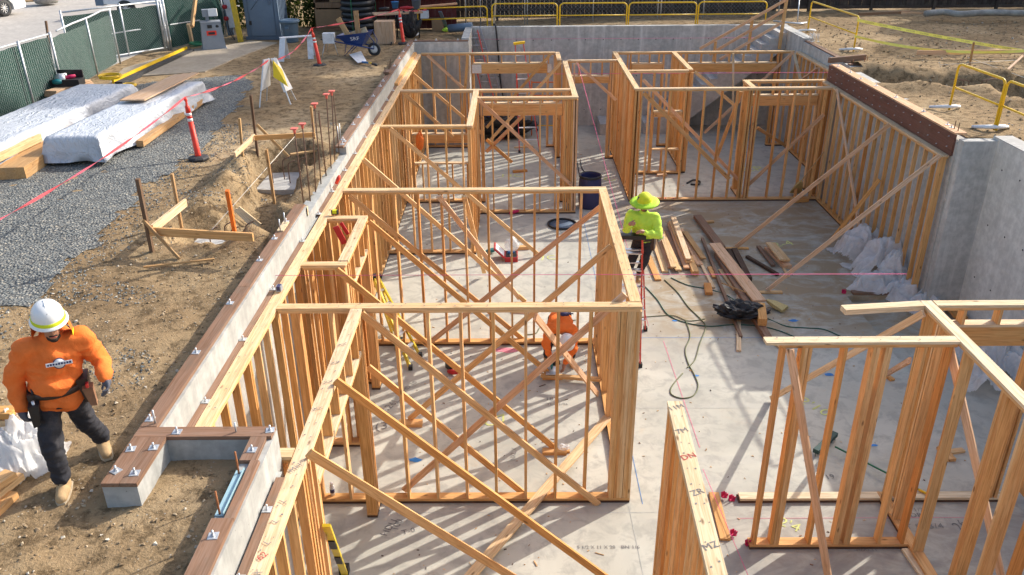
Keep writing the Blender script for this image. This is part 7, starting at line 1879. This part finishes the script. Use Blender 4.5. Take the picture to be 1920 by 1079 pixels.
def hand_prims(w, d, n, side, s=1.0, curl=0.5):
    """palm + four fingers + thumb; w wrist point, d direction of the hand, n palm normal, side = towards the thumb"""
    w = Vector(w); d = Vector(d).normalized(); n = Vector(n); n = (n - d * n.dot(d)).normalized(); t = d.cross(n).normalized() * side
    pr = [('c', w, .030 * s, w + d * .05 * s, .034 * s), ('c', w + d * .045 * s + t * .022 * s, .020 * s, w + d * .085 * s + t * .026 * s, .015 * s), ('c', w + d * .045 * s - t * .02 * s, .020 * s, w + d * .08 * s - t * .026 * s, .015 * s), ('c', w + d * .05 * s, .024 * s, w + d * .088 * s, .016 * s)]
    for i, (o, L) in enumerate(((.032, .072), (.011, .080), (-.011, .075), (-.031, .058))):
        b = w + d * .085 * s + t * o * s; c1 = curl * (0.7 + .12 * i)
        m = b + (d * cos(c1 * .8) + n * sin(c1 * .8)) * L * .5 * s
        e = m + (d * cos(c1 * 2.0) + n * sin(c1 * 2.0)) * L * .5 * s
        pr += [('c', b, .0105 * s, m, .0098 * s), ('c', m, .0098 * s, e, .0082 * s)]
    b = w + d * .03 * s + t * .036 * s; m = b + (d * .6 + t * .75 + n * .35).normalized() * .042 * s; e = m + (d * .85 + t * .2 + n * .5).normalized() * .036 * s
    pr += [('c', b, .0135 * s, m, .0115 * s), ('c', m, .0115 * s, e, .0095 * s)]
    return pr
def head_prims(c, R):
    """skull, jaw, nose, ears; local +Y is forward, +Z up"""
    c = Vector(c)
    def q(x, y, z): return c + R @ Vector((x, y, z))
    return [('e', q(0, -.01, .035), (.076, .096, .095), R), ('e', q(0, .03, -.03), (.058, .066, .075), R), ('e', q(0, .055, -.085), (.036, .036, .03), R), ('c', q(0, .088, .02), .011, q(0, .106, -.018), .015), ('e', q(.076, -.005, -.01), (.012, .022, .032), R), ('e', q(-.076, -.005, -.01), (.012, .022, .032), R), ('c', q(-.035, .078, .035), .013, q(.035, .078, .035), .013), ('c', q(-.02, .083, -.05), .009, q(.02, .083, -.05), .009)]
def face(root, c, R, glasses=True, beard=True):
    c = Vector(c)
    def q(x, y, z): return c + R @ Vector((x, y, z))
    for s_ in (-1, 1):
        k = MB(); k.lathe(q(.031 * s_, .078, .012), [(0, -.012), (.012, -.008), (.013, 0), (.008, .009), (0, .012)], 'white_band', 12, R @ Vector((0, 1, 0))); e = k.build('eye', root)
        k = MB(); k.lathe(q(.031 * s_, .0895, .010), [(0.006, 0), (.005, .002), (0, .0025)], 'hair', 10, R @ Vector((0, 1, 0))); k.build('iris', e)
        k = MB(); k.tube([q(.014 * s_, .094, .036), q(.033 * s_, .092, .041), q(.052 * s_, .078, .036)], .006, 'hair', 6); k.build('eyebrow', root)
    k = MB(); k.tube([q(-.022, .090, -.052), q(0, .096, -.050), q(.022, .090, -.052)], .005, 'cap_red', 6); k.build('mouth', root)
    if beard:
        k = MB(); k.tube([q(-.028, .085, -.045), q(-.012, .098, -.036), q(.012, .098, -.036), q(.028, .085, -.045)], .006, 'hair', 6); k.build('moustache', root)
        blob('beard', [('e', q(0, .062, -.092), (.036, .034, .028), R), ('e', q(.03, .05, -.078), (.022, .03, .026), R), ('e', q(-.03, .05, -.078), (.022, .03, .026), R)], 'hair', root, .008, 4)
    blob('hair', [('e', q(0, -.045, .03), (.080, .075, .085), R), ('e', q(0, -.055, -.035), (.066, .05, .055), R)], 'hair', root, .010, 3)
def rot_from(fwd, up=(0, 0, 1)):
    f = Vector(fwd).normalized(); u = Vector(up); u = (u - f * u.dot(f)).normalized(); x = f.cross(u)
    return Matrix(((x.x, f.x, u.x), (x.y, f.y, u.y), (x.z, f.z, u.z)))
def hard_hat(root, c, R, name='hard_hat'):
    c = Vector(c); up = R @ Vector((0, 0, 1)); M = Matrix.Translation(c) @ R.to_4x4() @ Matrix.Scale(.94, 4)
    k = MB(); pr = [(.158, -.016), (.157, -.008), (.146, .0), (.134, .014), (.131, .045), (.120, .092), (.093, .132), (.05, .156), (0.0, .163)]
    k.lathe((0, 0, 0), pr, 'hat_white', 36, sx=.94, sy=1.06, cap=False)
    k.tube([(0, -.10, .118), (0, -.03, .157), (0, .04, .157), (0, .105, .112)], .010, 'hat_white', 8); h = k.build(name, root, M); return h, M
def boot(root, a, toe, name='boot'):
    a = Vector(a); d = Vector(toe); d.z = 0; d.normalize(); g = Vector((a.x, a.y, a.z - .115))
    b = blob(name, [('c', a + Vector((0, 0, .05)), .056, a - Vector((0, 0, .03)), .058), ('c', g + Vector((0, 0, .055)) - d * .05, .052, g + Vector((0, 0, .055)) + d * .06, .055), ('c', g + Vector((0, 0, .05)) + d * .06, .054, g + Vector((0, 0, .042)) + d * .155, .046)], 'boot_tan', root, .010, 5, .002, 20)
    n = d.cross(Vector((0, 0, 1))); k = MB(); pl = []
    for t, w in ((-.105, .025), (-.095, .05), (-.03, .054), (.06, .058), (.15, .052), (.195, .03)):
        pl.append((t, w))
    poly = [g + d * t + n * w for t, w in pl] + [g + d * t - n * w for t, w in reversed(pl)]
    k.extrude(None, [p + Vector((0, 0, -.002)) for p in poly], [p + Vector((0, 0, .024)) for p in poly], 'sole'); k.build('sole', b)
    k = MB()
    for i in range(4):
        q = g + d * (.035 + .022 * i) + Vector((0, 0, .125 - .016 * i)); k.tube([q - n * .026, q + Vector((0, 0, .006)), q + n * .026], .0045, 'leather', 5)
    k.build('laces', b); return b
def dashes(par, M, n, w, h, mat):
    """a worn line of print too small to read"""
    k = MB()
    for i in range(n):
        x = (i - (n - 1) / 2) * w
        k.box((x - w * .34, -h / 2, 0), (x + w * .34, h * (.5 if i % 3 else .3), .0012), mat)
    return k.build('print', par, M)
# --- worker in orange at the left
Z0 = 3.2
def V(x, y, z): return Vector((x, y, z + Z0))
hc = V(-3.655, 5.72, 1.56)
R1h = rot_from((0.50, -0.80, -0.20))
Rs, Ls = V(-3.90, 5.70, 1.36), V(-3.53, 5.86, 1.37); Re, Le = V(-4.06, 5.69, 1.06), V(-3.47, 5.96, 1.10)
Rw, Lw_ = V(-4.02, 5.63, .86), V(-3.345, 5.745, 1.08)
pel = V(-3.80, 5.80, .90); hR, hL = V(-3.885, 5.76, .86), V(-3.72, 5.84, .86)
kR, kL = V(-3.86, 5.62, .48), V(-3.745, 5.97, .49); aR, aL = V(-3.868, 5.63, .115), V(-3.785, 6.20, .125)
body = blob('person', head_prims(hc, R1h) + [('c', hc - Vector((0, 0, .06)), .055, V(-3.72, 5.79, 1.40), .062), ('c', Rs, .045, Ls, .045), ('c', V(-3.74, 5.79, 1.30), .10, pel, .10), ('c', Rs, .055, Re, .045), ('c', Re, .045, Rw, .032), ('c', Ls, .055, Le, .045), ('c', Le, .045, Lw_, .032), ('c', hR, .085, kR, .06), ('c', kR, .055, aR, .04), ('c', hL, .085, kL, .06), ('c', kL, .055, aL, .04)], 'skin', None, .012, 6)
tag(body, 'worker in orange hoodie and white hard hat walking on the dirt, tool belt on', 'person')
face(body, hc, R1h)
Fd = Vector((.40, -.917, 0)); Ld = Vector((.917, .40, 0))
ct_ = V(-3.735, 5.785, 1.27); cw = V(-3.80, 5.80, .98)
hood = blob('hoodie', [('c', ct_ + Ld * .08, .128, cw + Ld * .065, .122), ('c', ct_ - Ld * .08, .128, cw - Ld * .065, .122), ('c', ct_ + Fd * .03, .125, cw + Fd * .04, .132), ('e', cw + Fd * .05 + Vector((0, 0, .05)), (.17, .155, .12)), ('c', Rs - Vector((0, 0, .02)), .095, Ls - Vector((0, 0, .02)), .095), ('c', Rs, .086, Re, .072), ('c', Re, .071, Rw, .050), ('c', Ls, .086, Le, .072), ('c', Le, .071, Lw_, .050), ('c', Rw - (Rw - Re).normalized() * .03, .056, Rw, .05), ('c', Lw_ - (Lw_ - Le).normalized() * .03, .056, Lw_, .05), ('c', V(-3.72, 5.79, 1.40), .085, V(-3.70, 5.77, 1.44), .075), ('e', V(-3.73, 5.87, 1.41), (.11, .08, .06)), ('c', cw + Ld * .06 - Vector((0, 0, .02)), .135, cw + Ld * .055 - Vector((0, 0, .11)) + Fd * .01, .142), ('c', cw - Ld * .06 - Vector((0, 0, .02)), .135, cw - Ld * .055 - Vector((0, 0, .11)) + Fd * .01, .142)], 'hoodie', body, .011, 4, .016, 6.5, 2.0)
pants = blob('trousers', [('e', pel - Vector((0, 0, .03)), (.16, .135, .12)), ('c', hR, .105, kR, .082), ('c', kR, .080, aR + Vector((0, 0, .05)), .066), ('c', hL, .105, kL, .080), ('c', kL, .078, aL + Vector((0, 0, .05)), .066), ('c', aR + Vector((0, 0, .06)), .072, aR + Vector((0, 0, .04)), .07), ('c', aL + Vector((0, 0, .06)), .072, aL + Vector((0, 0, .04)), .07)], 'denim', body, .011, 4, .012, 9.0, 5.0)
boot(body, aR, (.30, -.95, 0)); boot(body, aL, (.55, -.83, 0))
gl = blob('glove', hand_prims(Rw, (.10, -.22, -1), (.5, .8, -.2), -1, 1.1, .75), 'glove', body, .007, 3)
gl = blob('glove', hand_prims(Lw_, (.30, -.45, -.8), (-.75, -.5, .1), 1, 1.1, .7), 'glove', body, .007, 3)
hh, HM = hard_hat(body, hc + R1h @ Vector((0, -.008, .062)), R1h)
k = MB(); k.lathe((0, 0, 0), [(.141, .002), (.138, .034), (.131, .036)], 'lime_yellow', 36, sx=.94, sy=1.06, cap=False); k.build('sweatband', hh, HM)
dashes(hh, HM @ frame_axes((-.085, .078, .085), (.75, .65, -.1), (-.25, .25, 1)) @ Matrix.Translation((0, 0, .008)), 5, .017, .020, 'ink_red')
dashes(hh, HM @ frame_axes((-.092, .086, .058), (.75, .65, -.1), (-.25, .25, 1)) @ Matrix.Translation((0, 0, .010)), 3, .016, .016, 'ink')
# neck flap hanging from the hat
k = MB(); vs = []; fs = []
for i in range(9):
    a = pi + (i - 1) * pi / 7
    for j, (r, z) in enumerate(((.135, .02), (.15, -.05), (.165, -.13), (.16, -.18))):
        vs.append((cos(a) * r * .95, sin(a) * r * 1.05, z + .012 * sin(i * 2.1 + j)))
for i in range(8):
    for j in range(3): fs.append((i * 4 + j, i * 4 + 4 + j, i * 4 + 5 + j, i * 4 + 1 + j))
k.add(vs, fs, 'stake_orange', True); k.add([(v[0] * 1.03, v[1] * 1.03, v[2]) for v in vs[:8]], [(2, 6, 7, 3)], 'lime_yellow'); k.build('neck_flap', hh, HM)
# chest emblem
ch = V(-3.62, 5.655, 1.275); EM = frame_axes(ch + Fd * .04, Ld - Vector((0, 0, .02)), (-.1, .15, 1)) @ Matrix.Scale(1.25, 4)
k = MB(); k.lathe((0, 0, .004), [(0, .001), (.036, .001), (.036, 0)], 'navy', 20); k.lathe((0, 0, .006), [(0, .001), (.030, .001), (.03, 0)], 'white_band', 20); k.box((-.075, -.012, .007), (.075, .012, .010), 'white_band'); em = k.build('chest_emblem', hood, EM)
dashes(em, EM @ Matrix.Translation((0, 0, .0105)), 9, .0155, .013, 'navy')
# tool belt
def belt_ring(root, c, rx, ry, h, mat, F_, L_, name='tool_belt', tilt=0.0):
    k = MB(); vs = []; fs = []; n = 30
    for i in range(n):
        a = 2 * pi * i / n; q = Vector(c) + Vector(L_) * cos(a) * rx + Vector(F_) * sin(a) * ry + Vector((0, 0, tilt * cos(a)))
        nrm = (Vector(L_) * cos(a) * ry + Vector(F_) * sin(a) * rx).normalized()
        for o_, z in ((0, -h / 2), (.008, -h / 2), (.008, h / 2), (0, h / 2)): vs.append(q + nrm * o_ + Vector((0, 0, z)))
    for i in range(n):
        for j in range(4): fs.append((i * 4 + j, i * 4 + (j + 1) % 4, ((i + 1) % n) * 4 + (j + 1) % 4, ((i + 1) % n) * 4 + j))
    k.add(vs, fs, mat, True); return k.build(name, root)
bl = belt_ring(body, cw - Vector((0, 0, .025)), .205, .175, .05, 'leather', Fd, Ld)
def pouch(par, c, F_, L_, w, h, t, mat, tools=()):
    M = frame_axes(c, F_, (0, 0, 1)); k = MB()
    a = [(-w / 2, h / 2, 0), (w / 2, h / 2, 0), (w / 2 * .8, -h / 2, 0), (-w / 2 * .8, -h / 2, 0)]; b = [(-w / 2 * 1.05, h / 2, t), (w / 2 * 1.05, h / 2, t), (w / 2 * .75, -h / 2 * .9, t * .6), (-w / 2 * .75, -h / 2 * .9, t * .6)]
    k.extrude(None, a, b, mat)
    k.build('pouch', par, M)
    for x, L, m_ in tools:
        k = MB(); k.tube([(x, h * .1, t * .5), (x + .01, h / 2 + L, t * .5)], .012, m_, 8); k.build('tool', par, M)
sR = cw - Ld * .20 - Vector((0, 0, .13)) + Fd * .05
pouch(bl, sR, Fd, -Ld, .17, .26, -.09, 'leather', ((-.04, .05, 'yellow'), (.02, .06, 'red_tool'), (.05, .04, 'black')))
pouch(bl, sR + Fd * .12 - Vector((0, 0, .03)), Fd, -Ld, .10, .20, -.08, 'black', ((0, .03, 'alu'),))
sL = cw + Ld * .25 - Vector((0, 0, .08)) + Fd * .02
pouch(bl, sL, Fd, Ld, .18, .24, .09, 'leather', ((-.05, .03, 'black'),))
pouch(bl, sL + Fd * .10 + Ld * .03 - Vector((0, 0, .03)), Fd, Ld, .10, .18, .08, 'leather_tan', ((-.02, .03, 'red_tool'), (.02, .03, 'safety_red')))

# --- worker in lime on the red ladder
Z0 = 0.0
F2 = Vector((-.35, -.937, 0)); L2_ = Vector((.937, -.35, 0))
hc = V(2.17, 13.26, 2.985); R2h = rot_from((-.45, -.78, -.42))
Rs, Ls = V(1.96, 13.32, 2.78), V(2.36, 13.22, 2.77); Re, Le = V(1.88, 13.20, 2.56), V(2.40, 13.06, 2.51); Rw, Lw_ = V(1.90, 13.02, 2.72), V(2.14, 12.98, 2.60)
pel = V(2.22, 13.42, 2.30); hR, hL = pel - L2_ * .09 - Vector((0, 0, .04)), pel + L2_ * .09 - Vector((0, 0, .04))
kR, kL = V(2.05, 13.52, 1.85), V(2.26, 13.46, 1.86); aR, aL = V(2.03, 13.68, 1.52), V(2.22, 13.66, 1.52)
p2 = blob('person', head_prims(hc, R2h) + [('c', hc - Vector((0, 0, .06)), .052, V(2.17, 13.29, 2.82), .06), ('c', Rs, .045, Ls, .045), ('c', V(2.17, 13.30, 2.70), .09, pel, .10), ('c', Rs, .052, Re, .044), ('c', Re, .043, Rw, .030), ('c', Ls, .052, Le, .044), ('c', Le, .043, Lw_, .030), ('c', hR, .085, kR, .06), ('c', kR, .055, aR, .04), ('c', hL, .085, kL, .06), ('c', kL, .055, aL, .04)] + hand_prims(Rw, (.1, -.5, .35), (.6, .1, -.5), 1, 1.05, .9) + hand_prims(Lw_, (-.75, -.35, .35), (.1, -.3, -.9), -1, 1.05, .9), 'skin', None, .010, 4)
tag(p2, 'worker in lime shirt and wide brimmed lime hat on the red step ladder', 'person')
face(p2, hc, R2h, beard=True)
ct_ = V(2.165, 13.285, 2.68); cw = pel + Vector((0, 0, .06))
sh_ = blob('shirt', [('c', ct_ + L2_ * .085, .128, cw + L2_ * .06, .125), ('c', ct_ - L2_ * .085, .128, cw - L2_ * .06, .125), ('c', ct_ + F2 * .03, .12, cw + F2 * .035, .13), ('c', Rs - Vector((0, 0, .02)), .088, Ls - Vector((0, 0, .02)), .088), ('c', Rs, .084, Re, .068), ('c', Re, .066, Rw - (Rw - Re) * .12, .046), ('c', Ls, .084, Le, .068), ('c', Le, .066, Lw_ - (Lw_ - Le) * .12, .046), ('c', V(2.17, 13.29, 2.79), .085, V(2.17, 13.28, 2.83), .07)], 'lime_shirt', p2, .011, 4, .013, 7.0, 9.0)
blob('trousers', [('e', pel - Vector((0, 0, .03)), (.155, .13, .12)), ('c', hR, .10, kR, .08), ('c', kR, .078, aR + Vector((0, 0, .05)), .062), ('c', hL, .10, kL, .08), ('c', kL, .078, aL + Vector((0, 0, .05)), .062)], 'denim', p2, .014, 5, .007, 10.0, 3.0)
boot(p2, aR, (-.2, -.95, 0)); boot(p2, aL, (-.2, -.95, 0))
HM = Matrix.Translation(hc + R2h @ Vector((0, -.01, .06))) @ (rot_from((-.35, -.90, -.16))).to_4x4()
k = MB(); k.lathe((0, 0, 0), [(.245, -.015), (.25, -.008), (.20, .004), (.135, .012), (.125, .012), (.12, .0), (.2, -.004), (.245, -.015)], 'lime_hat', 40, cap=False); ht = k.build('sun_brim', p2, HM)
k = MB(); k.lathe((0, 0, 0), [(.136, .008), (.132, .055), (.116, .105), (.084, .138), (.038, .157), (0, .162)], 'lime_yellow', 32, sx=.95, sy=1.08, cap=False); k.build('hard_hat', ht, HM)
k = MB(); k.lathe((0, 0, 0), [(.140, .006), (.139, .024), (.134, .024)], 'lime_shirt', 32, sx=.96, sy=1.08, cap=False); k.build('hat_band', ht, HM)
k = MB(); k.add([(.07, .09, .06), (.10, .06, .06), (.085, .05, .115), (.055, .08, .115)], [(0, 1, 2, 3)], 'navy'); k.build('sticker', ht, HM @ Matrix.Translation((.012, .012, .004)))
k = MB(); vs = []; fs = []
for i in range(6):
    a = -2.4 + i * .42
    for j, (r, z) in enumerate(((.15, 0), (.17, -.08), (.16, -.2))): vs.append((cos(a) * r, sin(a) * r * 1.1, z + .01 * sin(i * 2)))
for i in range(5):
    for j in range(2): fs.append((i * 3 + j, i * 3 + 3 + j, i * 3 + 4 + j, i * 3 + 1 + j))
k.add(vs, fs, 'lime_yellow', True); k.build('neck_flap', ht, HM)
bl = belt_ring(p2, pel + Vector((0, 0, .03)), .185, .165, .05, 'leather', F2, L2_)
sL = pel + L2_ * .20 - Vector((0, 0, .06))
pouch(bl, sL, F2, L2_, .18, .24, .09, 'leather', ((-.05, .05, 'black'), (.03, .04, 'leather_tan')))
board('square', sL + L2_ * .06 + Vector((0, 0, .05)), sL + L2_ * .16 + F2 * .1 + Vector((0, 0, .17)), .05, .006, 'alu', bl, (0, 1, 0))

# --- worker bending over a saw
F3 = Vector((.05, -1, 0)); L3 = Vector((1, .05, 0))
hc = V(.86, 12.50, .74); R3h = rot_from((.1, -.55, -.83), (0.05, -.8, .6))
Rs, Ls = V(.57, 12.70, .92), V(.95, 12.68, .92); Re, Le = V(.50, 12.58, .68), V(.98, 12.52, .60); Rw, Lw_ = V(.56, 12.60, .44), V(.82, 12.52, .30)
pel = V(.76, 13.14, .90); hR, hL = pel - L3 * .1 + Vector((0, .02, -.03)), pel + L3 * .1 + Vector((0, .02, -.03))
kR, kL = V(.56, 12.95, .48), V(.97, 12.93, .48); aR, aL = V(.54, 13.08, .11), V(.99, 13.06, .11)
p3 = blob('person', head_prims(hc, R3h) + [('c', hc + Vector((0, .06, .05)), .055, V(.77, 12.72, .94), .065), ('c', Rs, .045, Ls, .045), ('c', V(.76, 12.80, .93), .09, pel, .10), ('c', Rs, .052, Re, .044), ('c', Re, .043, Rw, .030), ('c', Ls, .052, Le, .044), ('c', Le, .043, Lw_, .030), ('c', hR, .085, kR, .06), ('c', kR, .055, aR, .04), ('c', hL, .085, kL, .06), ('c', kL, .055, aL, .04)] + hand_prims(Rw, (.05, -.2, -.9), (.9, 0, 0), 1, 1.05, 1.0) + hand_prims(Lw_, (-.1, -.15, -.95), (-.9, -.2, 0), -1, 1.05, .6), 'skin', None, .011, 4)
tag(p3, 'worker in an orange shirt bent double over a saw, white hard hat towards us', 'person')
face(p3, hc, R3h, beard=False)
sh_ = blob('shirt', [('c', V(.86, 12.80, .96), .12, pel + Vector((.06, -.06, .03)), .125), ('c', V(.66, 12.80, .96), .12, pel + Vector((-.06, -.06, .03)), .125), ('c', Rs, .088, Ls, .088), ('c', Rs, .086, Re, .07), ('c', Re, .068, Rw - (Rw - Re) * .15, .048), ('c', Ls, .086, Le, .07), ('c', Le, .068, Lw_ - (Lw_ - Le) * .15, .048)], 'hoodie', p3, .012, 4, .014, 7.0, 4.0)
blob('trousers', [('e', pel + Vector((0, .03, -.02)), (.165, .14, .14)), ('c', hR, .105, kR, .085), ('c', kR, .082, aR + Vector((0, 0, .05)), .065), ('c', hL, .105, kL, .085), ('c', kL, .082, aL + Vector((0, 0, .05)), .065)], 'denim', p3, .014, 5, .007, 10.0, 7.0)
boot(p3, aR, (0, -1, 0)); boot(p3, aL, (.1, -1, 0))
hard_hat(p3, hc + R3h @ Vector((0, -.01, .062)), R3h)
EM = frame_axes(V(.84, 12.93, 1.085), (-1, 0, -.05), (0, 1, .12))
k = MB(); k.lathe((0, 0, .003), [(0, .002), (.075, .002), (.075, -.02)], 'navy', 24, sx=1.25); k.lathe((0, 0, .006), [(0, .001), (.06, .001), (.06, 0)], 'white_band', 24, sx=1.25); k.box((-.15, -.018, .005), (.15, .018, .0075), 'navy'); em = k.build('back_emblem', sh_, EM)
dashes(em, EM @ Matrix.Translation((0, 0, .008)), 9, .03, .02, 'white_band')
pouch(belt_ring(p3, pel + Vector((0, -.06, .02)), .185, .16, .06, 'black', F3, L3), pel + L3 * .2 + Vector((0, .0, -.02)), F3, L3, .2, .26, .09, 'black')
# the saw
sw = thing('circular_saw', 'teal circular saw held by the bending worker', 'saw', (.58, 12.58, .13))
k = MB(); k.lathe((.58, 12.56, .30), [(0, -.02), (.11, -.02), (.11, .02), (0, .02)], 'teal', 20, (1, .2, 0)); k.lathe((.63, 12.57, .30), [(.05, -.02), (.06, .08), (.04, .12)], 'black', 14, (1, .2, 0)); k.build('motor', sw)
k = MB(); k.lathe((.555, 12.56, .24), [(0, -.002), (.12, -.002), (.12, .002), (0, .002)], 'alu', 24, (1, .2, 0)); k.build('blade', sw)
k = MB(); k.box((.50, 12.44, .135), (.70, 12.70, .145), 'alu'); k.build('shoe_plate', sw)
k = MB(); k.tube([(.60, 12.66, .30), (.58, 12.63, .42), (.58, 12.55, .42)], .018, 'black', 8); k.build('handle', sw)
